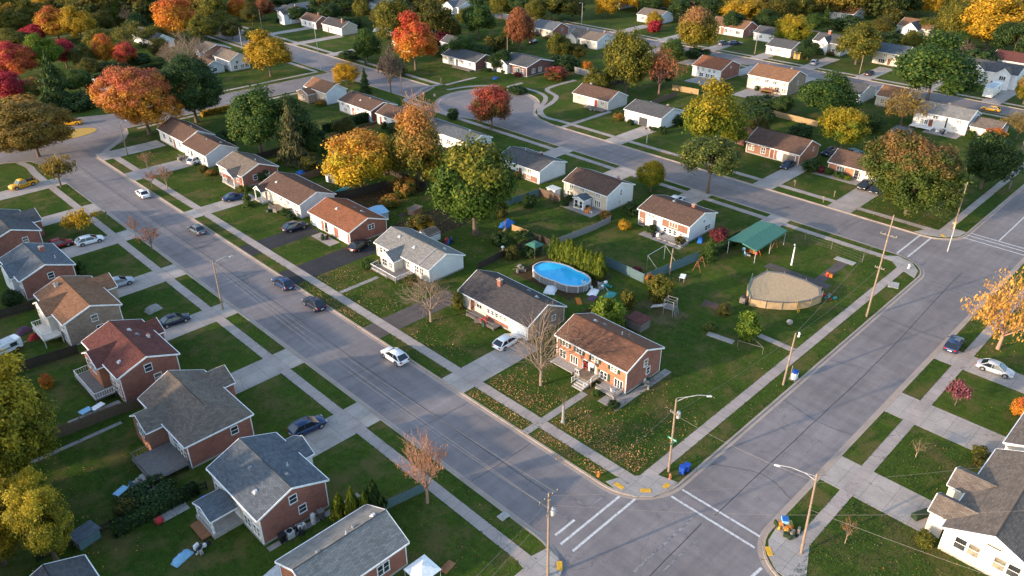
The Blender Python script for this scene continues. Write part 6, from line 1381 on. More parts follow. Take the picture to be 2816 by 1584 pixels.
# poles ---------------------------------------------------------------
def pole(label,x,y,H,arms=(),lamp=None,trans=False,name='utility_pole',cat='utility pole',m='polewood',lean=(0,0),group=None,guard=False):
    t=thing(name,label,cat,(x,y,GZ),0,group)
    b=MB(); b.tube([(0,0,-.2),(lean[0]*.5,lean[1]*.5,H*.5),(lean[0],lean[1],H)],[.15,.12,.09] if m!='steel' else [.10,.08,.06],9); b.obj('pole',[m],t)
    for z,rz,L in arms:
        b=MB(); lx,ly=lean[0]*z/H,lean[1]*z/H; b.rbox(lx,ly,z,L,.1,.12,rz,0,.02)
        o=b.obj('crossarm',['oldwood'],t)
        for s in (-.45,-.2,.2,.45):
            q=MB(); q.lathe(lx+math.cos(rz)*L*s,ly+math.sin(rz)*L*s,[(.025,z+.12),(.06,z+.18),(.04,z+.22),(.06,z+.27),(.02,z+.31)],8); q.obj('insulator',['stone'],o)
    if lamp:
        z,dx,dy=lamp; lx,ly=lean[0],lean[1]
        b=MB(); b.tube([(lx,ly,z),(lx+dx*.3,ly+dy*.3,z+.55),(lx+dx*.7,ly+dy*.7,z+.75),(lx+dx,ly+dy,z+.62)],[.045,.04,.035,.03],6); b.tube([(lx,ly,z+.5),(lx+dx*.35,ly+dy*.35,z+.6)],.02,5); a=b.obj('lamp_arm',['steel'],t)
        q=MB(); q.rbox(lx+dx*1.06,ly+dy*1.06,z+.50,.62,.26,.14,math.atan2(dy,dx),0,.05,.75); l=q.obj('lamp_head',['steel'],a)
        q=MB(); q.rbox(lx+dx*1.08,ly+dy*1.08,z+.46,.36,.18,.05,math.atan2(dy,dx),0,.02); q.obj('lamp_lens',['lampglass'],a)
    if trans:
        q=MB(); q.lathe(.34+lean[0]*.8,0,[(.2,H*.74),(.24,H*.74+.05),(.24,H*.74+.75),(.16,H*.74+.85)],10); q.tube([(.34,0,H*.74+.85),(.34,0,H*.74+1.05)],.05,6); q.obj('transformer',['steel'],t)
    if guard:
        q=MB(); q.lathe(.05,-.12,[(.12,0),(.12,1.5),(.09,1.55)],8); q.obj('pole_guard',['yellowpad'],t)
    return t
pole('tall utility pole with crossarms and transformer at the bottom edge crossing corner',39.6,34.9,10.6,((10.0,0,2.6),(8.6,R(35),2.2)),None,True,lean=(.1,.3))
pole('street lamp on a wooden pole beside the left street kerb',41.2,104.1,8.4,(),(7.7,2.6,-.3),name='street_lamp',cat='street lamp')
pole('lamp pole with white arm and street name signs beside the blue bins',60.0,36.4-1.2,10.0,((8.0,R(90),1.2),),(9.6,2.6,-2.2),True,name='street_lamp',cat='street lamp',lean=(.2,.3))
pole('leaning lamp pole on the lower right corner with double white arm',59.6,18.9,9.8,(),(8.9,-1.2,3.2),name='street_lamp',cat='street lamp',lean=(.7,.6))
pole('plain leaning pole beside the blue recycling box on the verge',84.2,34.2,7.2,(),None,lean=(1.6,.4))
pole('tallest utility pole on the verge beside the playground lawn',108.9,33.9,16.4,((13.2,R(90),2.4),(8.0,R(90),1.4)),None,False,lean=(.8,.1))
pole('wooden pole with yellow guard at the far crossing corner',150.4,35.9,9.0,((8.3,0,1.0),),None,guard=True,lean=(1.0,.2))
pole('grey pole far along the right street near the right edge',179.2,34.9,13.0,(),None,m='oldwood',lean=(2,.5))
pole('tall thin lamp pole at the side street junction',134.1-1.6,218.4,13.4,(),(13.0,1.0,1.2),name='street_lamp',cat='street lamp',m='steel',lean=(-.6,0))
pole('dark short pole below the brown leafless tree',134.2,179.6,6.8,(),None,m='polewood')
pole('slim lamp pole on the drive verge before the three garage bays',149.3,104.8,4.2,(),(3.6,.5,.3),name='street_lamp',cat='street lamp',m='steel')
pole('thin pole behind the joined white garage block',178,181.2,9.5,(),None,m='polewood')
pole('dark lamp pole at the left street sidewalk near the bulb',58.4,183.4,7.8,(),(7.2,1.5,.3),name='street_lamp',cat='street lamp',m='oldwood')
pole('white lamp pole at the second street near the top edge',245.4,208,8.2,(),(7.7,-1.4,0),name='street_lamp',cat='street lamp',m='steel')
pole('pale pole on the lawn in front of the red brick ranch at top right',249,134,7.5,(),None,lean=(.3,0))
pole('short pole by the black car at upper right',248.5,97.5,5.6,(),None,lean=(.3,0))
pole('dark pole at the upper road bend near the top',148.5,283,8.4,(),None)
pole('pale pole beside the upper road left of the sidewalk corner',132,268,6.2,(),None,m='steel')
pole('wooden pole among trees right of the white gable at top right',322,93,13,(),None)
pole('small grey signal post standing on the far crosswalk kerb',140.6,38.6-5.2,4.8,(),(4.2,1.0,.6),name='street_lamp',cat='street lamp',m='steel')
# street signs on the lamp pole (own thing: clipped to the pole)
t=thing('street_sign','green and white street name plates on the lamp pole','sign',(60.06,35.3,4.3))
for rz,z,mm in ((R(0),.0,'signgreen'),(R(90),.34,'signgreen')):
    b=MB(); b.rbox(0,-.2 if rz==0 else 0,z,1.2 if rz==0 else .05,.05 if rz==0 else 1.2,.26,0,0,.008); o=b.obj('plate',[mm],t)
    q=MB()
    for i in range(5): 
        if rz==0: q.box(-.42+i*.18,-.42+i*.18+.1,-.232,-.228,z+.08,z+.18)
        else: q.box(-.034,-.03,-.42+i*.18,-.42+i*.18+.1,z+.08,z+.18)
    q.obj('lettering',['whitepaint'],o)
# overhead wires
def wire(label,a,b_,sag=.5,r=.013):
    n=14; P=[]
    for k in range(n+1):
        t=k/n; P.append((a[0]+(b_[0]-a[0])*t,a[1]+(b_[1]-a[1])*t,a[2]+(b_[2]-a[2])*t-4*sag*t*(1-t)))
    o=P[0]; m=MB(); m.tube([(p[0]-o[0],p[1]-o[1],p[2]-o[2]) for p in P],r,4,0,False); w=m.obj('power_line',['wire'],None,uv=False); w.location=o; tag(w,label,'wire')
wire('upper left street wire from the bottom pole to the kerb lamp',(38.6,35,10.3),(41.0,104.1,8.5),.8); wire('middle left street wire along the asphalt',(40.6,35,10.2),(41.4,104.1,8.3),1.0); wire('lower left street wire nearest the left kerb',(39.7,35.1,8.8),(41.2,104.0,7.4),1.2)
wire('far stretch of wire beyond the kerb lamp, road side',(41.4,104.1,8.3),(41.2,176,8.2),.9); wire('far stretch of wire beyond the kerb lamp, house side',(41.0,104.1,8.4),(40.6,176,8.4),1.0)
wire('dark wire from the bottom pole across the crossing toward the camera',(40.4,34.9,8.9),(72,2,9.5),1.0,.016); wire('thin wire from the bottom pole across the crossing, right one',(39.8,35.2,10.3),(80,2,11),1.0); 
wire('wire over the corner lawn nearest the sidewalk',(60.1,35.6,8.1),(84.9,34.6,7.0),.4); wire('wire from the leaning pole to the tallest pole',(85.6,34.6,7.0),(109.4,34,8.2),.5); wire('wire beside the playground lawn, upper one',(85.6,34.7,7.1),(109.3,34.8,13.2),.5); wire('wire from the bottom pole over the leafy corner',(40,35.2,8.7),(60.1,35.6,8.6),.5,.013); 
wire('wire crossing the right street between the two lamp poles',(60.2,35.4,8.0),(60.2,19.6,9.0),.5,.018); wire('long pale wire across the lower right lawn',(60.0,19.3,5.6),(66,-6,6.5),.3,.02); wire('wire from the bottom pole to the lower left',(39.4,34.8,8.9),(8,30,9),.7); wire('second wire from the bottom pole to the lower left',(39.4,34.8,10.2),(8,31.2,10.3),.7)
wire('wire from the tallest pole toward the far crossing',(109.5,34,13.2),(151.2,36.1,8.5),.8,.014)
# far-off wood that closes the view, one mass
def far_wood():
    g=np.random.RandomState(77); Ps=[];Ns=[];Ss=[];Ts=[]
    for k in range(330):
        a=R(45)+g.uniform(-.68,.68); d=g.uniform(352,500); cx,cy=d*math.cos(a),d*math.sin(a)
        if 0<cx-236<16 and cy<300: continue
        r=g.uniform(4,7.5); h=g.uniform(8,15); n=900; ct=g.uniform()
        dd=g.normal(size=(n,3)); dd/=np.linalg.norm(dd,axis=1,keepdims=True); lump=1+.25*np.sin(dd[:,0]*5+k)*np.sin(dd[:,1]*6-k)+.15*np.sin(dd[:,2]*9+k)
        rr=(lump*(.7+.3*g.uniform(size=n)))[:,None]
        P=dd*rr*np.array([r,r,h*.46])+np.array([cx,cy,h*.52]); Ps.append(P); Ns.append(dd+g.normal(size=(n,3))*.5); Ss.append(g.uniform(.45,.85,n)); Ts.append(np.stack([g.uniform(size=n),np.full(n,ct),np.clip(dd[:,2]*.5+.5,0,1)],1))
    me=leaf_mesh('distant_wood',np.concatenate(Ps),np.concatenate(Ns),np.concatenate(Ss),np.concatenate(Ts)); o=inst('distant_wood',me,mat='leaf_wood'); o['kind']='stuff'
leafm('leaf_wood',(.05,.075,.018),(.16,.12,.018),(.36,.20,.02),.6,.5,1.1)
far_wood()
# ================================================================== vehicles
car('suv','car_white',51.75,75.0,R(90),'white hatchback parked at the kerb by the double drive')
car('suv','car_navy',51.65,95.1,R(90),'dark navy car at the kerb beside leaf strewn grass')
car('suv','car_blue',51.65,104.2,R(90),'blue car at the kerb below the dark asphalt drive')
car('sedan','car_grey',51.1,133.4,R(93),'grey blue hatchback at the right kerb with open lawn behind')
car('sedan','car_white',51.1,157.3,R(88),'white sedan parked at the kerb near the rusty sapling')
car('sedan','car_navy',34.3,105.4,R(-8),'long navy sedan on the left drive behind the red roofed house',z=S2)
car('wagon','car_silver',32.9,122.8,R(-6),'silver car half hidden behind the warm tan roof',z=S2)
car('wagon','car_white',35.4,142.2,R(-7),'white estate car on the left drive beside a dark red car',z=S2)
car('suv','car_blue',35.0,70.3,R(-5),'dark blue suv with roof bars on the lower left drive',z=S2)
car('sedan','car_red',31.0,144.6,R(-8),'dark red car close to the charcoal roofed house',z=S2)
car('wagon','car_white',65.2,66.6,R(3),'white estate car in front of the white garage door',z=S2)
car('suv','car_navy',64.3,121.4,R(-4),'dark suv on the black asphalt drive by the cream house',z=S2)
car('suv','car_black',68.2,106.6,R(18),'black suv at the end of the second asphalt drive',z=S2)
car('sedan','car_blue',63.2,142.2,R(-12),'dark blue car on the concrete drive by the porch',z=S2)
car('suv','car_blue',109.4,21.7,R(5),'blue hatchback parked on the right street verge by the drive',z=GZ)
car('sedan','car_silver',107.1,15.6,R(-85),'silver blue coupe on the right edge drive',z=S2)
car('suv','car_black',158.4,56.2,R(186),'dark suv on the drive of the orange brick house',z=S2)
car('sedan','car_black',158.3,53.7,R(188),'black car beside the dark suv on the right drive',z=S2)
car('sedan','car_navy',158.2,73.3,R(183),'navy car on the drive below the grey garage door',z=S2)
car('sedan','car_black',249.4,94.8,R(5),'black car on the drive beside the huge green tree',z=S2)
car('sedan','car_blue',256.8,146.4,R(-20),'blue car on the far drive at upper right',z=S2); car('suv','car_grey',253.6,149.2,R(0),'grey car left of the blue one at upper right',z=S2)
car('wagon','car_yellow',235.6,56,R(95),'yellow car at the second street kerb near the right edge')
car('suv','car_white',67.4,167.6,R(20),'white car in front of the attached ranch houses',z=S2)
car('sedan','car_teal',176.5,66.5,R(-25),'teal car in the yard behind the orange brick ranch',z=GZ); car('suv','car_navy',172.5,70.5,R(170),'dark car beside the brown brick ranch wall',z=GZ)
car('suv','car_silver',250,113,R(10),'silver car on the second street lawn drive',z=S2); car('sedan','car_white',124.6,79.2,R(0),'white car on the drive behind the beige house',z=S2); car('sedan','car_navy',124.4,61,R(4),'navy car on the drive behind the brick and white house',z=S2)
car('sedan','car_silver',186,259,R(30),'pale car on the lawn behind the tan side gable',z=GZ); car('suv','car_black',208,198.5,R(10),'dark car behind the blue grey roofed brick house',z=GZ)
# yellow tow pickup with a tipped load
t=car('pickup','car_yellow',35.4,179.2,R(188),'yellow pickup truck with faded dark lettering on its side',name='pickup_truck',cat='pickup',z=S2)
b=MB()
for i,(u,z,w) in enumerate(((-.95,.74,1.0),(.45,.70,.7),(-.9,.62,1.6))): 
    for q in range(int(w/.14)): b.box(u+q*.14,u+q*.14+.09,-.966,-.956,z,z+.09); b.box(u+q*.14,u+q*.14+.09,.956,.966,z,z+.09)
b.obj('lettering',['black'],t)
b=MB(); b.rbox(-1.5,0,1.0,1.5,1.3,.3,0,0,.06,.8); b.rbox(-1.9,.1,1.3,.5,.6,.2,.2,0,.05); b.obj('load',['black'],t)
car('pickup','car_yellow',57.4,216.3,R(150),'yellow work truck on the side street beside the oval patch',name='pickup_truck',cat='pickup')
# boxy white trailers
def trailer(label,x,y,rz,L,W,h,z=GZ,m='whitepaint',acc='stone',name='box_trailer'):
    t=thing(name,label,'trailer',(x,y,z),rz); b=MB(); b.rbox(0,0,.45,L,W,h-.45,0,0,.12); b.obj('body',[m],t)
    b=MB(); b.rbox(-L*.1,0,h,L*.7,W*.8,.08,0,0,.03); b.rbox(-L*.25,0,h+.08,.6,.5,.15,0,0,.04); b.obj('roof_panel',['vent_light'],t)
    b=MB(); b.box(-L*.35,L*.35,-W/2-.012,-W/2+.01,.9,1.15); b.box(-L*.35,L*.35,W/2-.01,W/2+.012,.9,1.15); b.obj('stripe',[acc],t)
    for s in (-1,1):
        g,p=window_mesh(.9,.6,'plain','vent_light'); o=inst('window',g,t,(L*.18,s*W/2,h*.68),0 if s<0 else math.pi); inst('pane',p,o)
    for wx in (-L*.28,L*.28):
        for s in (-1,1):
            q=MB(); q.lathe(0,0,[(.15,-.1),(.33,-.1),(.35,0),(.33,.1),(.15,.1)],12); q.v=[(wx+a,s*(W/2-.08)+c,.35+bb) for a,bb,c in q.v]; q.obj('wheel',['rubber'],t)
    b=MB(); b.tube([(L/2,0,.5),(L/2+.8,0,.45)],.06,5); b.obj('tow_bar',['steel'],t)
trailer('white box trailer parked in the left edge garden',14.4,114.4,R(10),3.6,1.7,1.9)
trailer('white camper with amber corner at the right edge drive',251.5,60.8,R(3),9,2.5,3.0,acc='yellowpad',name='camper')
# ================================================================== garden things
def wheelie(label,x,y,m,rz=0,lidm=None):
    t=thing('wheelie_bin',label,'bin',(x,y,GZ),rz)
    b=MB(); b.rbox(0,0,.08,.56,.52,.9,0,0,.03,1.14); b.obj('body',[m],t)
    b=MB(); b.rbox(0,0,.98,.72,.68,.09,0,0,.03); b.rbox(0,-.34,1.0,.5,.08,.06); b.obj('lid',[lidm or m],t)
    for s in (-1,1):
        q=MB(); q.lathe(0,0,[(.05,-.03),(.12,-.03),(.12,.03),(.05,.03)],10); q.v=[(s*.26+c,-.28+a,.12+bb) for a,bb,c in q.v]; q.obj('wheel',['rubber'],t)
wheelie('left blue wheelie bin beside the lamp pole','%s'and 60.75,33.95,'binblue',.3); wheelie('right blue wheelie bin of the pair beside the lamp pole',61.45,33.8,'binblue',.1)
wheelie('green bin at the house corner of the orange brick ranch',170.6,53.2,'bingreen'); wheelie('dark green bin by the kerb of the upper road',146.4,214.2,'bingreen')
wheelie('grey bin beside the brick gable of the two storey house',28.2,56.9,'greygarage'); wheelie('black bin against the left row brick gable',23.6,56.9,'black')
wheelie('blue bin between porch and fence at lower left',20.4,67.3,'binblue'); wheelie('tall grey bin by the junk filled porch',85.2,8.9,'greygarage',.2); wheelie('second grey bin by the junk filled porch',85.5,8.0,'greygarage',.1)
t=thing('recycling_box','white and blue recycling box on the verge by the leaning pole','bin',(86.5,33.9,GZ)); b=MB(); b.rbox(0,0,.05,.8,.7,1.0,0,0,.04); b.obj('box',['whitepaint'],t); b=MB(); b.rbox(.05,0,1.05,.95,.8,.3,.2,0,.08,.7); b.obj('lid',['binblue'],t); b=MB(); b.rbox(0,0,-.02,1.2,1.0,.08); b.obj('pallet',['oldwood'],t); b=MB(); b.tube([(-.45,.3,0),(-.4,.3,2.1)],.07,6); b.obj('marker_post',['polewood'],t)
def hydrant(label,x,y,m):
    t=thing('fire_hydrant',label,'hydrant',(x,y,GZ)); b=MB(); b.lathe(0,0,[(.18,0),(.18,.06),(.12,.08),(.12,.55),(.16,.58),(.15,.66),(.08,.76),(.03,.8)],12); b.obj('body',[m],t)
    b=MB(); b.tube([(-.22,0,.45),(.22,0,.45)],.06,8); b.tube([(0,-.2,.42),(0,0,.42)],.08,8); b.obj('outlets',[m],t)
hydrant('orange fire hydrant on the leafy corner verge',53.75,40.3,'orange'); hydrant('pale pinkish hydrant below the lamp pole',59.1,34.4,'claypot')
hydrant('white hydrant on the verge beside the playground lawn',96.5,38.4,'whitepaint'); hydrant('small pale hydrant on the verge by the far crossing',129.0,35.6,'whitepaint')
def mailbox(label,x,y,rz=0,m='polewood'):
    t=thing('mailbox',label,'mailbox',(x,y,GZ),rz); b=MB(); b.box(-.05,.05,-.05,.05,0,1.05); b.box(-.05,.3,-.04,.04,.85,.93); b.obj('post',['polewood'],t)
    b=MB(); b.rbox(.12,0,1.05,.5,.2,.24,0,0,.07); b.obj('box',[m],t)
mailbox('wooden mailbox with angled arm on the orange brick house lawn',149.5,58.4); mailbox('pale mailbox on the verge before the orange brick ranch',145.2,58.6,1); mailbox('small mailbox on the verge of the navy car drive',149.2,66.8,2); mailbox('mailbox by the yellow hut drive at upper right',246,126,0); mailbox('black mailbox at the left street kerb',41.6,151,1,'black'); mailbox('white post box on the corner grass above the upper road',150,181,0)
# swimming pool
P=[]
for k in range(40):
    a=2*math.pi*k/40; c,s_=math.cos(a),math.sin(a); yy=75.4+5.2*(abs(s_)**.85)*(1 if s_>=0 else -1); ww=2.95*(1-.10*math.exp(-((yy-74.4)/1.1)**2)); P.append((86.3+ww*(abs(c)**.85)*(1 if c>=0 else -1)-.05*(yy-75.4),yy))
def scalep(P,k,ox,oy): return [(ox+(x-ox)*k,oy+(y-oy)*k) for x,y in P]
ox,oy=86.3,75.4; PL=[(x-ox,y-oy) for x,y in P]; ox,oy=84.7,73.9
t=thing('swimming_pool','oval above ground swimming pool with bright blue water','pool',(ox,oy,GZ)); H=1.25
b=MB(); n=len(PL)
b.add([(x,y,0) for x,y in PL]+[(x,y,H) for x,y in PL],[(i,(i+1)%n,n+(i+1)%n,n+i) for i in range(n)]); I=scalep(PL,.97,0,0); b.add([(x,y,H) for x,y in I]+[(x,y,.2) for x,y in I],[(i,(i+1)%n,n+(i+1)%n,n+i) for i in range(n)]); b.obj('side_wall',['fence_grey'],t)
b=MB(); O=scalep(PL,1.018,0,0); I2=scalep(PL,.975,0,0); b.add([(x,y,H+.02) for x,y in O]+[(x,y,H+.05) for x,y in I2],[(i,(i+1)%n,n+(i+1)%n,n+i) for i in range(n)]); b.add([(x,y,H+.02) for x,y in O]+[(x,y,H-.1) for x,y in O],[(i,n+i,n+(i+1)%n,(i+1)%n) for i in range(n)]); b.obj('rim',['vent_light'],t)
for k in range(0,n,3):
    q=MB(); x,y=O[k]; q.rbox(x*.995,y*.995,0,.14,.14,H+.02,0,0,.02); q.obj('upright',['vent_light'],t)
b=MB(); b.poly([(x,y,H-.14) for x,y in scalep(PL,.968,0,0)]); b.obj('water',['water'],t)
b=MB()
for s in (-.22,.22): b.tube([(-.3+s,-5.3,0),(-.3+s,-5.15,1.9),(-.3+s,-4.7,1.9),(-.3+s,-4.6,.9)],.03,6)
for z in (.35,.7,1.05): b.box(-.5,-.1,-5.34,-5.2,z,z+.04)
b.obj('ladder',['steel'],t)
q=MB(); q.rbox(1.0,-4.0,H-.16,.5,.3,.12,.4,0,.05); q.obj('skimmer',['bingreen'],t)
# covered round pool in the playground yard
CP=[(99.2,48.0),(101.6,49.9),(105.2,51.2),(109.2,50.8),(110.5,48.4),(110.7,44.8),(110.0,41.9),(107.8,40.7),(105.4,41.2),(103.2,42.3),(101.6,43.9),(100.2,45.8)]
ox,oy=105,46; CL_=[(x-ox,y-oy) for x,y in CP]
t=thing('covered_pool','big tan covered raised pool with net rails in the corner yard','pool',(ox,oy,GZ)); Hc=1.25
b=MB(); b.prism(CL_,0,Hc); b.obj('side_wall',['tan'],t)
b=MB(); n=len(CL_); I=scalep(CL_,.93,0,0); b.add([(x,y,Hc+.06) for x,y in CL_]+[(x,y,Hc+.03) for x,y in I],[(i,(i+1)%n,n+(i+1)%n,n+i) for i in range(n)]); b.add([(x,y,Hc+.06) for x,y in CL_]+[(x,y,Hc-.08) for x,y in CL_],[(i,n+i,n+(i+1)%n,(i+1)%n) for i in range(n)]); b.obj('rim',['oldwood'],t)
b=MB(); b.poly([(x,y,Hc+.02) for x,y in I]); b.obj('cover',['tan'],t)
for i in range(n):
    q=MB(); x,y=CL_[i]; q.tube([(x*1.01,y*1.01,0),(x*1.01,y*1.01,Hc+(.9 if i in(0,1,2,7) else .3))],.06,6); q.obj('upright',['oldwood'],t)
q=MB()
for i in (0,1): 
    (xa,ya),(xb,yb)=CL_[i],CL_[i+1]
    for z in (.25,.55,.85): q.tube([(xa,ya,Hc+z),(xb,yb,Hc+z)],.018,4)
    for k in range(24): f=k/24; q.tube([(xa+(xb-xa)*f,ya+(yb-ya)*f,Hc+.1),(xa+(xb-xa)*f,ya+(yb-ya)*f,Hc+.85)],.01,3)
q.obj('net_rail',['canopy'],t)
slab(112.4,114.4,42,53,m='asphalt_brown',name='yard_path'); slab(114.4,124,43.4,45,m='asphalt_brown',name='yard_path',z=GZ+.014); slab(123.4,124.8,42.6,46,m='concrete',name='yard_path',z=GZ+.05)
t=thing('pool_pump','dark pump and timber crate beside the tan covered pool','pump',(99.5,49.2,GZ)); b=MB(); b.rbox(0,0,0,1.1,.9,.9,.1,0,.04); b.obj('crate',['oldwood'],t); b=MB(); b.rbox(0,0,.9,.5,.5,.5,.3,0,.05); b.obj('pump',['black'],t)
t=thing('ladder_stand','small timber ladder leaning on the tan covered pool wall','ladder',(102.6,42.3,GZ)); b=MB()
for s in (0,.5): b.tube([(s,-.6,0),(s,.1,1.7)],.04,5)
for k in range(5): b.tube([(0,-.5+k*.13,.25+k*.3),(.5,-.5+k*.13,.25+k*.3)],.03,4)
b.obj('frame',['ochre'],t)
# green canopy shelter
x0,x1,y0,y1=112.1,122.6,54.6,60.2
t=thing('canopy_shelter','open shelter with broad green roof over orange playground things','shelter',((x0+x1)/2,(y0+y1)/2,GZ)); ax,ay=(x1-x0)/2,(y1-y0)/2
b=MB()
b.add([(-ax,-ay,2.5),(ax,-ay,2.75),(ax,0,3.2),(-ax,0,3.05),(ax,ay,2.8),(-ax,ay,2.6)],[(0,1,2,3),(3,2,4,5)])
b.add([(-ax,-ay,2.38),(ax,-ay,2.63),(ax,0,3.1),(-ax,0,2.95),(ax,ay,2.7),(-ax,ay,2.5)],[(3,2,1,0),(5,4,2,3)])
b.add([(-ax,-ay,2.5),(ax,-ay,2.75),(ax,-ay,2.5),(-ax,-ay,2.25)],[(0,1,2,3)]); b.add([(-ax,-ay,2.5),(-ax,0,3.05),(-ax,0,2.8),(-ax,-ay,2.25)],[(0,1,2,3)])
b.obj('roof',['canopy'],t)
for sx in (-1,0,1):
    for sy in (-1,1): q=MB(); q.tube([(sx*(ax-.25),sy*(ay-.2),0),(sx*(ax-.25),sy*(ay-.2),2.6)],.06,6); q.obj('post',['steel'],t)
def playframe(label,x,y,rz,m='orange',w=2.2,h=1.8):
    t=thing('swing_set',label,'swing set',(x,y,GZ),rz); b=MB()
    for s in (-1,1):
        b.tube([(s*w/2,-.7,0),(s*w/2,0,h)],.05,5); b.tube([(s*w/2,.7,0),(s*w/2,0,h)],.05,5); b.tube([(s*w/2,-.35,h*.5),(s*w/2,.35,h*.5)],.035,5)
    b.tube([(-w/2,0,h),(w/2,0,h)],.05,5); b.obj('frame',[m],t)
    for u in (-.45,.45):
        q=MB(); q.tube([(u-.15,0,h),(u-.15,.1,.5)],.012,3); q.tube([(u+.15,0,h),(u+.15,.1,.5)],.012,3); q.box(u-.2,u+.2,0,.2,.47,.51); q.obj('swing_seat',['black'],t)
playframe('orange climbing frame under the green canopy',116.5,56.6,.4); playframe('brown swing frame under the canopy edge',120.2,56.2,1.2,'rustwood'); playframe('brown wooden swing by the teal fence corner',103.9,60.2,.2,'rustwood',2.0,2.0)
t=thing('play_tower','grey timber playground tower with slide behind the corner house','playground',(88.6,55.3,GZ),.2); b=MB()
for sx in (-1,1):
    for sy in (-1,1): b.tube([(sx*.75,sy*.75,0),(sx*.75,sy*.75,2.6)],.06,6)
for z in (1.2,2.0,2.5):
    for s in (-1,1): b.tube([(-.75,s*.75,z),(.75,s*.75,z)],.04,5); b.tube([(s*.75,-.75,z),(s*.75,.75,z)],.04,5)
b.obj('frame',['fence_grey'],t); q=MB(); q.box(-.75,.75,-.75,.75,1.1,1.18); q.obj('platform',['oldwood'],t)
q=MB(); q.add([(-.3,.8,1.2),(.3,.8,1.2),(.3,3.0,.2),(-.3,3.0,.2)],[(0,1,2,3)]); q.add([(-.3,.8,1.12),(.3,.8,1.12),(.3,3.0,.12),(-.3,3.0,.12)],[(3,2,1,0)]); q.tube([(-.3,.8,1.3),(-.3,3.0,.3)],.05,5); q.tube([(.3,.8,1.3),(.3,3.0,.3)],.05,5); q.obj('slide',['vent_light'],t)
q=MB(); 
for k in range(4): q.tube([(-.7,-.9-.05*(3-k)*2,.25+.28*k),(.7,-.9-.05*(3-k)*2,.25+.28*k)],.035,5)
q.tube([(-.7,-1.25,0),(-.7,-.8,1.3)],.04,5); q.tube([(.7,-1.25,0),(.7,-.8,1.3)],.04,5); q.obj('ladder',['fence_grey'],t)
t=thing('football_goal','tall white goal frame on the fenced lawn','goal',(97.6,66.3,GZ)); b=MB(); b.tube([(0,0,0),(0,0,2.6),(5.2,.2,2.6),(5.2,.2,0)],.05,6); b.tube([(0,0,2.6),(.6,-2.2,.05),(5.6,-2.0,.05),(5.2,.2,2.6)],.03,5); b.obj('frame',['vent_light'],t); q=MB(); q.box(.4,5.4,-2.5,-2.2,0,.06); q.obj('ground_bar',['fence_teal'],t)
pole('bare wooden post by the fence corner with short arms',98.9,62.6,4.6,((3.6,.3,1.0),),None,lean=(.4,.1)); pole('white metal pole with cap in the lawn beside the tan pool',116.2,50,3.4,(),(3.0,.5,.3),m='whitepaint',name='lamp_post',cat='lamp post')
# garden sheds
def shed(label,x,y,rz,L,W,h,m,roof,flat=False):
    t=thing('garden_shed',label,'shed',(x,y,GZ),rz); b=MB(); b.box(-L/2,L/2,-W/2,W/2,0,h); 
    if not flat: b.poly([(-L/2,-W/2,h),(-L/2,0,h+.55),(-L/2,W/2,h)]); b.poly([(L/2,-W/2,h),(L/2,0,h+.55),(L/2,W/2,h)])
    b.obj('wall',[m],t); r=MB(); o=.18
    if flat: r.box(-L/2-o,L/2+o,-W/2-o,W/2+o,h,h+.1)
    else:
        z0=h-.1; r.quad((-L/2-o,-W/2-o,z0),(L/2+o,-W/2-o,z0),(L/2+o,0,h+.6),(-L/2-o,0,h+.6)); r.quad((L/2+o,W/2+o,z0),(-L/2-o,W/2+o,z0),(-L/2-o,0,h+.6),(L/2+o,0,h+.6)); r.quad((-L/2-o,-W/2-o,z0-.06),(L/2+o,-W/2-o,z0-.06),(L/2+o,0,h+.54),(-L/2-o,0,h+.54)); r.quad((L/2+o,W/2+o,z0-.06),(-L/2-o,W/2+o,z0-.06),(-L/2-o,0,h+.54),(L/2+o,0,h+.54))
    r.obj('roof',[roof],t); d=MB(); d.box(-L/2-.03,-L/2-.003,-.45,.45,.05,min(1.8,h-.1)); d.obj('door',['oldwood'],t)
shed('small grey timber shed behind the two storey corner house',82.2,56.4,0,2.3,2.6,1.5,'oldwood','roof_red',True); shed('pale blue roofed shed behind the rust roofed garage house',77.6,114.8,.0,3.4,3.8,1.7,'siding_blue','lightblue'); shed('grey garden shed behind the pale grey roofed house',79.4,100.8,0,2.6,2.8,1.5,'siding_white','roof_taupe'); shed('low brown hutch under the big green and gold maple',84.6,111.6,.2,2.4,1.6,1.1,'rustwood','roof_taupe',True); shed('white shed in the yard behind the cream house',83,136.6,.2,2.4,2.6,1.5,'siding_white','vent_light'); shed('blue grey flat shed in the backyards at right',196,64,.1,5,3.6,2.0,'siding_blue','roof_slate',True); shed('dark red shed in the backyards at right',196.4,73.4,.1,3.4,3.4,2.0,'red','vent_light',True); shed('small rust roofed hut behind the bright yellow green tree',166.8,90,0,5.6,5,2.2,'brick_dark','roof_rust'); shed('white lean-to shed beside the beige two storey house',109.6,98.4,0,1.6,2.2,1.8,'siding_white','vent_light',True); shed('yellow garden hut beside the far drive at upper right',253.5,120.6,0,2.2,2.2,2.2,'ochre','cream',True); shed('dark bluish shed at the lower left tree',9.5,66.6+4.5,.2,2.2,1.6,1.2,'fence_teal','roof_slate',True)
t=thing('gazebo','small teal roofed gazebo left of the pool','gazebo',(88.2,83.2,GZ)); b=MB(); b.rbox(0,0,2.0,2.4,2.4,.5,0,0,0,.35); b.obj('roof',['canopy'],t)
for sx in (-1,1):
    for sy in (-1,1): q=MB(); q.tube([(sx*1.05,sy*1.05,0),(sx*1.05,sy*1.05,2.05)],.06,6); q.obj('post',['oldwood'],t)
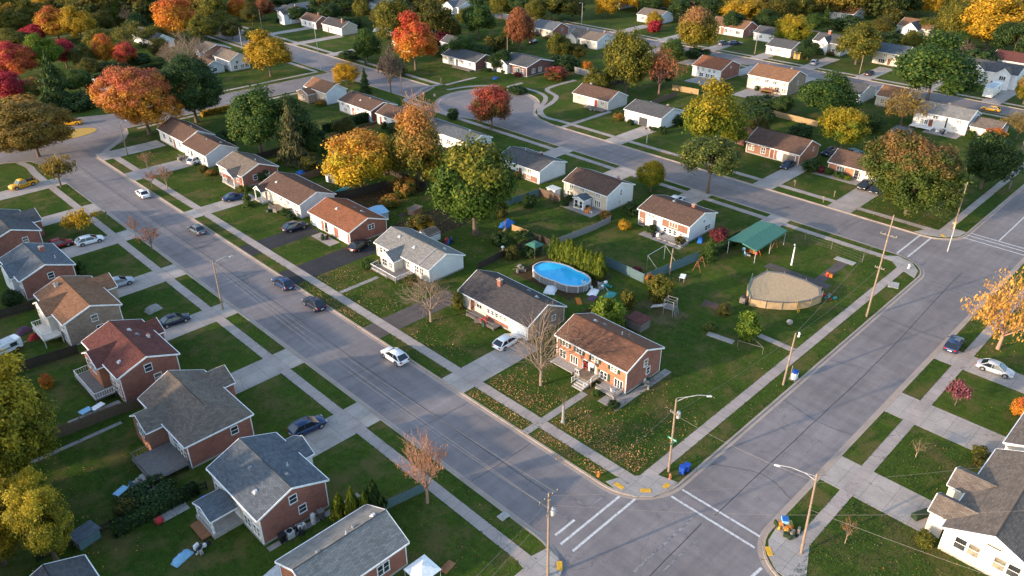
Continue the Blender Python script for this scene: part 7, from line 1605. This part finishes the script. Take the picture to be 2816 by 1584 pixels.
# tables, chairs, tarps and clutter
def table(label,x,y,m,rz=0,w=1.5,d=.9,legm='steel',cat='table',name='garden_table',h=.74):
    t=thing(name,label,cat,(x,y,GZ),rz); b=MB(); b.rbox(0,0,h-.05,w,d,.05,0,0,.02); b.obj('top',[m],t)
    for sx in (-1,1):
        for sy in (-1,1): q=MB(); q.tube([(sx*(w/2-.1),sy*(d/2-.1),0),(sx*(w/2-.1),sy*(d/2-.1),h-.05)],.03,5); q.obj('leg',[legm],t)
def chair(label,x,y,rz,m,group=None):
    t=thing('garden_chair',label,'chair',(x,y,GZ),rz,group); b=MB(); b.rbox(0,0,.40,.5,.5,.05,0,0,.02); b.obj('seat',[m],t); b=MB(); b.add([(-.25,.22,.44),(.25,.22,.44),(.23,.36,.95),(-.23,.36,.95)],[(0,1,2,3)]); b.add([(-.25,.26,.44),(.25,.26,.44),(.23,.40,.95),(-.23,.40,.95)],[(3,2,1,0)]); b.obj('backrest',[m],t)
    for sx in (-1,1):
        for sy in (-1,1): q=MB(); q.tube([(sx*.22,sy*.22,0),(sx*.22,sy*.22,.41)],.022,4); q.obj('leg',[m],t)
def tarp(label,x,y,rz,L,W,h,m,name='tarp_cover',cat='tarp'):
    g=random.Random(int(x*7+y)); b=MB(); n=7; vs=[]
    for i in range(n+1):
        for j in range(n+1):
            u,v=i/n*2-1,j/n*2-1; e=max(abs(u),abs(v)); vs.append((u*L/2*(1+.05*g.uniform(-1,1)),v*W/2*(1+.05*g.uniform(-1,1)),max(.02,h*(1-e**3)*(1+.25*g.uniform(-1,1))) if e<1 else .015))
    b.add(vs,[(i*(n+1)+j,(i+1)*(n+1)+j,(i+1)*(n+1)+j+1,i*(n+1)+j+1) for i in range(n) for j in range(n)],0,True)
    o=b.obj(name,[m]); o.location=(x,y,GZ); o.rotation_euler=(0,0,rz); tag(o,label,cat)
def heap(label,x,y,mats,n=9,rad=.9,name='junk_heap',cat='junk',hh=.7):
    g=random.Random(int(x*13+y*7)); t=thing(name,label,cat,(x,y,GZ))
    for k,mm in enumerate(mats):
        b=MB()
        for i in range(max(1,n//len(mats))):
            a=g.uniform(0,6.28); r=rad*g.uniform(.1,1); b.rbox(r*math.cos(a),r*math.sin(a),g.uniform(0,.12)*(1 if r>.4 else 2),g.uniform(.25,.8),g.uniform(.2,.5),g.uniform(.15,hh),g.uniform(0,3),0,.03,g.uniform(.7,1))
        for i in range(2):
            a=g.uniform(0,6.28); b.tube([(rad*math.cos(a),rad*math.sin(a),.05),(rad*.3*math.cos(a+2),rad*.3*math.sin(a+2),hh*g.uniform(.6,1.3))],.03,4)
        b.obj(['boxes','bags','boards','oddments'][k%4],[mm],t)
heap('heap of blue, orange and brown refuse on the lower right corner verge',61.4,21.4,['hedge','oldwood','ochre','orange'],22,1.25,'refuse_heap','refuse',.6)
t=thing('storage_crate','bright blue open crate on top of the lower right refuse heap','crate',(61.9,22.0,GZ+.35),.6); b=MB(); b.rbox(0,0,0,.8,.65,.55,0,0,.03,1.1); b.obj('body',['lightblue'],t); b=MB(); b.rbox(0,0,.54,.78,.62,.03); b.obj('liner',['tarpblue'],t)
tarp('bright blue tarp by the tan fence and largest maple',93.4,95.4,.3,3.4,1.8,.9,'tarpblue'); tarp('blue tarp in the yard behind the spruce',88.2,145.2,.2,4.2,2.4,.3,'tarpblue'); tarp('white sheet on the grass left of the pool',81.0,72.8,.5,2.6,1.9,.6,'whitepaint'); tarp('turquoise sheet lying behind the cream house',81.6,131.4,.4,3.2,1.8,.2,'teal'); tarp('pale blue sheet on the lawn below the hedge',101.4,158.6,.3,3.0,1.8,.25,'lightblue'); tarp('white covered boat in the yard right of the spruce',92.6,150.6,.9,4.4,1.9,1.0,'vent_light','covered_boat','boat'); tarp('round blue paddling pool behind the brick porch house',81.2,145.8,0,2.8,2.2,.5,'tarpblue','paddling_pool','pool'); tarp('red and purple cover beside the tan brick house garden',17.6,118.4,.3,2.2,1.2,.9,'purple'); tarp('bright red cart under the balcony of the tan brick house',18.2,115.6,.2,1.9,1.0,.7,'red','garden_cart','cart'); tarp('crumpled pale tarp heap on the lawn by the kerb lamp',33.6,111.4,.2,2.4,1.6,.8,'stone'); tarp('white striped towel by the pool ladder',85.4,67.6,.4,2.4,1.5,.25,'whitepaint'); tarp('dark teal mat behind the pool towel',86.6,65.2,.3,2.2,1.5,.15,'teal'); tarp('orange kayak lying on the lawn below the pool',81.6,67.4,.9,2.0,.8,.35,'orange','kayak','kayak'); tarp('dark red mat beside the pool towel',83.9,66.6,.2,1.8,1.2,.15,'purple'); tarp('blue cover by the basement wall of the brick and white house',113.2,66.1,.5,2.2,1.0,.6,'tarpblue'); tarp('teal cover at the back corner of the corner house',75.9,60.4-11.6,1.,1.6,.9,.5,'canopy')
tarp('greyish plank pile on the lawn beside the round green bush',88.2,46.2,.15,1.2,4.0,.18,'stone','plank_pile','planks'); tarp('blue cover of the swing bench at lower left',15.4,62.0,.3,2.2,1.0,.6,'lightblue') 
b=MB(); b.tube([(0,0,0),(0,0,1.1)],.04,5); b.tube([(.9,-3.4,0),(.9,-3.4,1.1)],.04,5); b.tube([(0,0,1.1),(.9,-3.4,1.1)],.035,5); b.tube([(2.5,-.6,0),(2.5,-.6,1.0)],.04,5); b.tube([(2.5,-.6,1.0),(.9,-3.4,1.1)],.03,5); solo('clothes_rail','bent grey rail on the corner lawn by the path','rail',b,['oldwood'],(87.8,43.2,GZ))
table('white garden table on the playground lawn',98.8,60.0,'whitepaint',.4); table('blue table in the dark lower left garden',14.6,77.6-2.6,'lightblue',.4,1.5,.9); table('pale blue bench table beside the white one in the left garden',17.0,92.2,'lightblue',.2,1.4,1.0); table('white table beside the pale blue one in the left garden',18.4,92.0,'whitepaint',.3,1.6,.9)
chair('dark chair near the blue table at lower left',16.0,75.2,.6,'fence_teal'); chair('grey chair near the dark one at lower left',17.0,75.4,2.2,'stone'); chair('white chair on the terrace of the corner house',66.9,48.8,1.2,'whitepaint'); chair('white chair on the beige house patio',108.4,87.6,.6,'whitepaint'); chair('pale chair on the corner house side path',71.6,46.8,2.,'stone'); chair('white chair under the green canopy',113.8,57.2,1.,'lightblue'); chair('blue chair under the green canopy',115,58.4,2.,'lightblue')
tarp('orange pumpkins and crates on the beige house patio',108.8,88.6,.3,1.8,1.2,.8,'pumpkin','pumpkin_crate','pumpkins')
table('grey bench beside the garden gate of the corner house',73.6,46.7,'fence_grey',.0,1.2,.5,name='garden_bench',cat='bench',h=.45)
heap('pots and junk along the front of the near black roofed house',66.7,73.2,['oldwood','red','bingreen'],12,1.6,'garden_clutter','garden clutter',.8); heap('cluttered porch things of the cream and white house',65.8,132,['oldwood','stone','hedge'],12,1.2,'garden_clutter','garden clutter'); heap('grills and pots on the patio of the rust roofed house',66.2,114.6,['black','stone','hedge'],12,1.3,'garden_clutter','garden clutter'); heap('grey clutter in front of the brown roofed beige house',161,131.5,['stone','black','oldwood'],14,1.7,'garden_clutter','garden clutter'); heap('junk beside the hipped brick house deck',16.6,73.2,['oldwood','black','stone'],14,1.6,'garden_clutter','garden clutter',1.); heap('toys and furniture in the yard by the teal canopy',115.4,57.0,['orange','red','stone'],10,1.4,'toy_pile','toys',.8); heap('red toys on the corner yard path',117.4,44.0,['red','orange'],6,.8,'toy_pile','toys',.6); heap('pink and teal toys by the tan covered pool',110.2,40.6,['teal','red'],8,1.1,'toy_pile','toys',.4); heap('pool supplies scattered beside the blue pool',87.6,67.8,['stone','whitepaint','teal'],12,1.7,'pool_clutter','pool things',.6); heap('piled stones and logs at the left end of the pool',82.6,81.2,['stone','oldwood'],10,1.3,'log_pile','logs',.6); heap('junk on the porch at the right edge',86.6,6.8,['tarpblue','black','stone'],14,1.3,'garden_clutter','garden clutter',.8); heap('boxes beside the deck of the blue grey roofed house',17.3,61.6,['stone','whitepaint','black'],8,.8,'garden_clutter','garden clutter',.8); heap('yard things behind the spruce and yellow tree',84.6,140.4,['lightblue','stone','oldwood'],12,1.8,'yard_clutter','yard things',.8); heap('yard things around the hutch behind the maple',80.6,97.6,['tarpblue','red','black'],9,1.2,'yard_clutter','yard things',1.0); heap('planters beside the white house with three bays',158.2,110.6,['stone','black'],8,1.,'garden_clutter','garden clutter',.6); heap('clutter along the brick gable of the two storey house',25.8,57.0,['black','stone','whitepaint'],9,.9,'garden_clutter','garden clutter',.7); heap('garden pots along the corner house side wall',71.5,46.9,['stone','bingreen','whitepaint'],8,1.0,'garden_clutter','garden clutter',.5); heap('patio things of the white house at the right edge',206.8,58.2,['whitepaint','stone','black'],12,1.8,'garden_clutter','garden clutter',.8); heap('patio things of the brick and white house',109.6,72.8,['stone','whitepaint','black'],9,1.2,'garden_clutter','garden clutter',.7); heap('garden things in front of the white charcoal roofed house',110.3,113,['red','stone','oldwood'],10,1.4,'garden_clutter','garden clutter',.8); heap('porch clutter of the attached ranch houses',66.2,171.4,['stone','oldwood','black'],10,1.4,'garden_clutter','garden clutter',.7); heap('backyard clutter beside the bushy green tree',206,86,['lightblue','whitepaint','red'],12,2.,'yard_clutter','yard things',.8)
tarp('tan leaf heap beside the hutch',82.4,112.6,.2,1.6,1.2,.3,'mulch','soil_heap','soil heap'); tarp('dark soil bed along the path behind the play tower',95.4,51.6,.2,2,4.2,.12,'mulch','flower_bed','flower bed')
b=MB(); b.rbox(0,0,0,2.2,.8,.5,0,0,.05); b.rbox(0,0,.5,2.0,.6,.08,0,0,.02); solo('storage_box','green brown storage box on the lower right drive','box',b,['hedge'],(73.3,12.4,S2),.2-.6)
b=MB(); b.rbox(0,0,0,1.5,.9,.1,0,0,.02); b.rbox(-.35,0,.1,.4,.4,.03); b.rbox(.4,.0,.1,.35,.35,.03); solo('utility_cover','pale concrete utility cover in the verge grass','cover',b,['concrete'],(42.0,43.5,GZ),.0).scale=(.8,1,1)
b=MB(); b.rbox(0,0,0,2.1,1.6,.08,0,0,.03); solo('concrete_plate','broken concrete plate in the playground corner verge','slab',b,['concrete'],(121.5,35.0,GZ),.3)
t=thing('satellite_dish','white dish on the front wall of the corner house','dish',(67.4,52.6,GZ+2.5)); b=MB(); b.lathe(0,0,[(.02,0),(.2,.03),(.36,.12)],14); b.v=[(-.25-z,x,y) for x,y,z in b.v]; b.obj('dish',['whitepaint'],t); b=MB(); b.tube([(.35,0,0),(-.25,0,0)],.025,5); b.obj('bracket',['steel'],t)
t=thing('basketball_board','wooden see-saw beam on the lawn behind the grey roofed house','see-saw',(90.2,93.2,GZ),.5); b=MB(); b.rbox(0,0,.2,3.8,.3,.08); b.obj('beam',['tan'],t); b=MB(); b.tube([(1.7,0,0),(1.7,0,1.9)],.06,5); b.rbox(1.5,0,1.9,1.2,.12,.1); b.obj('post',['rustwood'],t); t.name='see_saw'
t=thing('bird_bath','white dome on red base on the pool yard lawn','ornament',(85.2,88.0,GZ)); b=MB(); b.rbox(0,0,0,1.2,.7,.3,.3,0,.05); b.obj('base',['rustwood'],t); b=MB(); b.lathe(0,0,[(.1,.3),(.1,.7),(.28,.75),(.28,.95),(.05,1.1)],10); b.obj('dome',['whitepaint'],t)
t=thing('tree_stump','bleached tree stump on the corner house lawn','tree stump',(58.0,49.5,GZ)); b=MB(); b.tube([(0,0,-.1),(.03,0,.3),(.05,.02,1.6),(.1,.05,2.5)],[.34,.2,.16,.13],9); b.obj('trunk',['stone'],t)
q=MB()
for k in range(9): a=k*.7; q.tube([(.1,.05,2.4),(.1+math.cos(a)*.22,.05+math.sin(a)*.22,3.0),(.1+math.cos(a)*.42,.05+math.sin(a)*.42,3.8)],[.03,.018,.006],4)
q.obj('twigs',['bark_grey'],t)
for k,(x,y,lab,m) in enumerate(((15.8,70.8-2.6,'red planter in the dark garden below the hipped house','red'),(30.5,86.6,'red ball beside the hipped brick house front','red'),(98.6,41.0,'small pale garden ornament on the playground lawn','stone'))):
    b=MB(); b.lathe(0,0,[(.1,0),(.38,.12),(.48,.4),(.36,.68),(.08,.8)],12); solo('garden_ball' if k==1 else 'planter' if k==0 else 'garden_stone',lab,'ornament',b,[m],(x,y,GZ))
for k,(x,y,lab) in enumerate(((24.5,56.9,'air conditioner against the brick gable at lower left'),(29.5,94.6,'grey air conditioner in front of the red roofed house'),(76.6,92.5,'air conditioner behind the pale grey roofed house'),(120,90,'air conditioner behind the beige two storey house'))):
    t=thing('air_conditioner',lab,'air conditioner',(x,y,GZ)); b=MB(); b.rbox(0,0,.05,.8,.8,.8,0,0,.05); b.obj('case',['vent_light'],t); b=MB(); b.lathe(0,0,[(.3,.85),(.3,.89)],14); b.obj('fan_grille',['black'],t)
t=thing('water_tank','white upright tank beside the brick gable','tank',(27.2,56.8,GZ)); b=MB(); b.lathe(0,0,[(.26,0),(.26,1.25),(.2,1.35),(.06,1.4)],14); b.obj('tank',['vent_light'],t)
t=thing('sunshade','white pyramid shade at the bottom edge by the brick house','sunshade',(30.6,42.9,GZ)); b=MB(); b.add([(-1.3,-1.3,1.7),(1.3,-1.3,1.7),(1.3,1.3,1.7),(-1.3,1.3,1.7),(0,0,2.3)],[(0,1,4),(1,2,4),(2,3,4),(3,0,4)]); b.obj('cover',['whitepaint'],t)
for sx in (-1,1):
    for sy in (-1,1): q=MB(); q.tube([(sx*1.2,sy*1.2,0),(sx*1.2,sy*1.2,1.72)],.03,5); q.obj('post',['steel'],t)
tarp('curved pale awning patio behind the grey roofed brick house',21.2,53.4,.2,3.2,2.4,.35,'vent_light','awning','awning')
tarp('white covered vehicle on the lawn behind the upper tan side gable',181,254.6,.3,4.2,2,1.3,'vent_light','covered_car','covered car'); tarp('white tarpaulin strip behind the upper dark roofed house',175.5,262,.2,3.6,1.6,.5,'vent_light'); tarp('blue paddling thing on the upper corner grass',164.6,172.8,.3,2.2,1.2,.5,'tarpblue','toy_boat','toy'); tarp('pile of branches on the lower lawn',33.4,42.6,.2,1.6,.9,.25,'rustwood','branch_pile','branches')
b=MB(); b.rbox(0,0,0,2.4,.5,.08); solo('wooden_plank','tan board on the grass by the turning circle','board',b,['tan'],(139.8,171.8,GZ),.9)
# low planting in front of some houses
for k,(x,y,H,rr,c,lab) in enumerate(((160.4,66.6,1.5,1.1,'maroon','maroon shrub at the far end of the orange brick house'),(160.3,65,1.4,1.0,'green','round green shrub under the orange brick house window'),(160.3,62.6,1.4,1.1,'green','green shrub left of the orange brick house door'),(160.2,60.6,1.1,.8,'ygreen','small light shrub beside the orange brick house door'),(66.4,128.4,1.3,1.1,'green','flowering shrub by the white garage house steps'),(66.2,125.8,1.2,.9,'deep','dark shrub at the near corner of the cream house'),(66.6,145,1.4,1.1,'olive','olive shrub at the brick porch house corner'),(65.8,160.9,1.4,1.2,'deepol','olive shrub beside the attached ranch house steps'),(66.0,158.2,1.2,1.1,'autumn','rusty low shrub between the ranch house and porch house'),(67.1,84.4+2,1.3,1.1,'deepol','dim shrub under the pale roofed house window'),(66.6,89.6,1.6,1.3,'deepol','brownish shrub under the near corner of the white gabled house'),(64.9,99.8,1.3,1.2,'green','green shrub at the far end of the front ramp'),(64.8,46.9,1.,.8,'deep','dark shrub at the terrace corner of the corner house'),(65.0,50.0,.8,.6,'green','little shrub beside the corner house steps'),(158.4,120.6,1.8,1.3,'autumn','rusty shrub between beige house and garage house'),(157.8,106.6,1.9,1.2,'deep','dark shrub at the near corner of the three bay house'),(69.5,10.8,1.6,1.,'olive','yellow green shrub at the lower right house corner'),(70.8,-.9+4,1.,.9,'rust','low rusty plant along the lower right house wall'),(86.4,10.6,1.2,1.2,'deepol','dark bed shrub at the end of the second right drive'),(88,11.4,1.0,1.0,'olive','pale bed shrub at the end of the second right drive'),(108.6,84.0,1.6,1.2,'autumn','orange shrub between beige house and brick and white house'),(107.4,78.8,2.0,1.1,'gold','yellow shrub at the far corner of the brick and white house'),(107.6,93.8,1.2,1.0,'deep','dark shrub left of the white garden porch'),(93.6,62.6,2.,1.0,'autumn','thin rusty shrub by the teal fence corner'),(95,66.4,1.6,.8,'maroon','dark red shrub behind the end of the arborvitae row'),(94.2,49.4,1.6,1.2,'deepol','dark shrub between play tower and tan pool'),(89,43.6+5,.1+1.1,.8,'bareg','grey grass tuft beside the path behind the bush'))):
    tree('bush',c if c!='bareg' else 'sage',x,y,H,rr,lab)
# planting against the house fronts
for k,hs in enumerate(HOUSES):
    if hs.x0<105: continue
    nw=len(hs.label.split())
    for f,pre,c in ((.30,'green shrub left of the ','deep' if k%3 else 'green'),(.72,'dark shrub right of the ',('deepol','deep','autumn','maroon')[k%4])):
        if nw+5>16: continue
        tree('bush',c,hs.x0-.5-rnd.uniform(0,.7),hs.y1+(hs.y0-hs.y1)*(f+rnd.uniform(-.22,.22)),rnd.uniform(.9,1.7),rnd.uniform(.7,1.4),pre+hs.label)
fence('old grey fence along the back lots behind the cream house',[(93.4,119),(93.6,132),(93.2,148)],1.6,'fence_dark'); fence('brown fence between the back lots right of the spruce',[(77,141.5),(92.6,142.2)],1.5,'fence_brown'); fence('dark fence behind the brick porch house garden',[(77,159.6),(92,159.2)],1.5,'fence_dark'); fence('grey fence between the maple yard and the pool yard',[(77.5,86),(84,86.4),(92,86)],1.3,'fence_dark'); fence('brown fence behind the near black roofed house',[(77,63.6),(80.4,63.4)],1.4,'fence_brown'); fence('dark fence behind the beige brown roofed house',[(172,141.6),(188,142)],1.5,'fence_dark'); fence('brown fence across the gardens of the second street',[(189.6,116),(206,117)],1.5,'fence_brown')
# fallen leaves and turf tufts: uncountable, one object each
def scatter(name,rects,size,mats_tone,seed,m,zoff=.03):
    pav=1. if name=='grass_tufts' else .8
    g=np.random.RandomState(seed); PP=[];
    for x0,x1,y0,y1,d,fx in rects:
        n=int((x1-x0)*(y1-y0)*d); p=np.stack([g.uniform(x0,x1,n),g.uniform(y0,y1,n)],1)
        w=.5+.5*np.sin(p[:,0]*1.1+3*np.sin(p[:,1]*.37))*np.sin(p[:,1]*.8+2*np.sin(p[:,0]*.5)); keep=g.uniform(size=n)<(.25+.75*w)
        if fx: keep&=g.uniform(size=n)<np.clip(1-(p[:,0]-x0)/(x1-x0)*1.0,0.12,1)
        for a,b_,c_,d_ in PAVED+SIDEW: keep&=~((p[:,0]>a)&(p[:,0]<b_)&(p[:,1]>c_)&(p[:,1]<d_)&(g.uniform(size=n)<pav))
        PP.append(p[keep])
    p=np.concatenate(PP); n=len(p); P=np.concatenate([p,np.full((n,1),GZ+zoff)+g.uniform(0,.03,(n,1))],1)
    nr=np.array([0,0,1.])+g.normal(size=(n,3))*.35; tone=np.stack([g.uniform(size=n),g.uniform(size=n),g.uniform(size=n)],1)
    me=leaf_mesh(name,P,nr,size*g.uniform(.6,1.4,n),tone); o=inst(name,me,mat=m); o['kind']='stuff'; return o
leafm('leaf_litter',(.26,.135,.045),(.36,.20,.075),(.5,.31,.14),trans=.0)
leafm('leaf_litter_yellow',(.40,.24,.03),(.36,.18,.04),(.45,.3,.08),trans=.0)
leafm('leaf_litter_red',(.30,.08,.03),(.36,.12,.04),(.4,.18,.06),trans=.0)
scatter('fallen_leaves',[(57,64.2,37.6,50.6,55,1),(57,64.2,52.2,62,45,1),(53.6,55,40,50.5,50,0),(53.6,55,52,62,45,0),(57,65,85.2,95.2,16,1),(57,64.8,96.4,102.8,28,1),(53.6,55,85,103,30,0),(57,66.5,69,80.2,8,1),(64,76,37.6,46,12,1),(76,92,37.6,46,.35,0),(53.7,55,68,80,1.5,0),(88,107,33.6,35.5,.4,0),(62,84,33.7,35.5,.7,0),(55.2,56.7,38,62,1.2,0),(52.3,53.4,41,62,2.5,0),(52.4,53.4,85,103,2.5,0),(53.9,64,50.9,51.9,1.5,0),(40.4,42,40,60,2,0)],.088,None,3,'leaf_litter')
scatter('fallen_leaves',[(79,92,100,126,4,0),(76,92,88,100,1.2,0),(66,84,190,203,2,0),(40,42,160,178,1.,0),(128,133,120,146,1.,0),(146,160,36,52,.9,0),(108,118,10,22,1.5,0),(4,14,66,88,1.2,0)],.10,None,4,'leaf_litter_yellow')
scatter('fallen_leaves',[(148,164,178,210,2.,0),(57,66,124,200,.35,0),(30,38,40,60,.5,0),(12,20,56,125,.3,0),(57,72,2,18,.35,0),(76,100,2,18,.3,0),(147,160,58,128,.25,0)],.085,None,5,'leaf_litter_red')
def edge_tufts():
    g=np.random.RandomState(12); L=[]
    for x,y0,y1 in ((55.2,37,150),(56.75,37,150),(53.62,40,150),(38.75,37,175),(40.25,37,175),(42.0,40,175),(129.7,40,130),(131.1,40,130),(146.7,40,130),(148.1,40,130)): L.append((x,y0,x,y1))
    for y,x0,x1 in ((35.65,59,127),(37.15,57,127),(33.72,60,127),(20.25,61,125),(18.75,61,125),(22.2,61,125),(36.2,150,230),(37.65,150,230)): L.append((x0,y,x1,y))
    PP=[]
    for xa,ya,xb,yb in L:
        n=int(math.hypot(xb-xa,yb-ya)*5); t=g.uniform(size=n); e=g.normal(size=(n,2))*.05*(.4+np.sin(t*40)[:,None]**2); PP.append(np.stack([xa+(xb-xa)*t,ya+(yb-ya)*t],1)+e)
    p=np.concatenate(PP)
    for a,b_,c_,d_ in PAVED: p=p[~((p[:,0]>a+.1)&(p[:,0]<b_-.1)&(p[:,1]>c_+.1)&(p[:,1]<d_-.1))]
    n=len(p); P=np.concatenate([p,np.full((n,1),GZ+.035)],1); nr=np.array([0,0,1.])+g.normal(size=(n,3))*.4
    o=inst('edge_grass',leaf_mesh('edge_grass',P,nr,.08*g.uniform(.5,1.5,n),g.uniform(size=(n,3))),mat='leaf_turf'); o['kind']='stuff'
leafm('leaf_turf',(.030,.060,.013),(.06,.085,.018),(.12,.10,.04),trans=.0)
scatter('grass_tufts',[(57,72,2,18.4,22,0),(55.5,70.6,-2,18.4,14,0),(77,87,10.5,18.4,22,0),(62,87.5,33.6,35.4,16,0),(57,76,37.4,47,12,0),(28,38.4,37.5,52,14,0),(6,22,46,70,8,0),(57,66,62.6-25,46,6,0),(57,66,69,80,10,0),(57,66.5,87,101,10,0),(57,64.5,110,116.5,10,0),(57,66,124,138,9,0),(57,66,145,165,8,0),(57,66,174,182,7,0),(30.5,38.5,72,82,12,0),(30.5,38.5,89,100,12,0),(30.5,38.5,107,118,10,0),(30.5,38.5,125,137,9,0),(28,38.5,145,154,8,0),(77,92,37.4,52,10,0),(94.5,128,37.4,41,9,0),(94.5,99,41,60,9,0),(112,128,45.5,53,9,0),(94,107,64,81,9,0),(94,107,84,99,9,0),(121,129,64,75,6,0),(94,108,104,118,5,0),(6,20,73,89,8,0),(6,20,91,106,7,0),(149,158,58,68,6,0),(149,160,75,90,5,0),(149,160,36.4,51,6,0),(149,158,90,107,5,0),(40.4,42,40,100,10,0),(53.6,55,62,150,8,0),(90,126,33.7,35.5,10,0)],.075,None,9,'leaf_turf',.05)
edge_tufts()
# ================================================================== light, sky, camera
SUN_EL,SUN_AZ=R(12.5),math.atan2(-.95,.31)
w=bpy.data.worlds.new('World'); sc.world=w; w.use_nodes=True; nt=w.node_tree; nt.nodes.clear()
sky=nt.nodes.new('ShaderNodeTexSky'); sky.sky_type='NISHITA'; sky.sun_disc=False; sky.sun_elevation=SUN_EL; sky.sun_rotation=SUN_AZ%(2*math.pi); sky.air_density=1.0; sky.dust_density=1.0; sky.ozone_density=1.0
bg=nt.nodes.new('ShaderNodeBackground'); bg.inputs['Strength'].default_value=.15; ow=nt.nodes.new('ShaderNodeOutputWorld')
nt.links.new(sky.outputs[0],bg.inputs[0]); nt.links.new(bg.outputs[0],ow.inputs[0])
L=bpy.data.lights.new('sun','SUN'); L.energy=2.15; L.angle=R(1.0); L.color=(1,.76,.52); lo=bpy.data.objects.new('sun',L); COL.objects.link(lo)
from mathutils import Vector
d=Vector((math.sin(SUN_AZ)*math.cos(SUN_EL),math.cos(SUN_AZ)*math.cos(SUN_EL),math.sin(SUN_EL))); lo.rotation_euler=d.to_track_quat('Z','Y').to_euler(); lo.location=(-100,50,80)
cam=bpy.data.cameras.new('camera'); cam.sensor_width=36; cam.lens=36*1976/2576; cam.clip_end=6000; co=bpy.data.objects.new('camera',cam); COL.objects.link(co)
co.location=(0,0,62); co.rotation_euler=(R(90-29.4678),0,R(45.1768-90)); sc.camera=co
sc.view_settings.view_transform='Standard'; sc.view_settings.look='None'; sc.view_settings.exposure=1.84; sc.view_settings.gamma=1
sc.cycles.max_bounces=5; sc.cycles.diffuse_bounces=3; sc.cycles.glossy_bounces=2; sc.cycles.transmission_bounces=2; sc.cycles.use_denoising=True
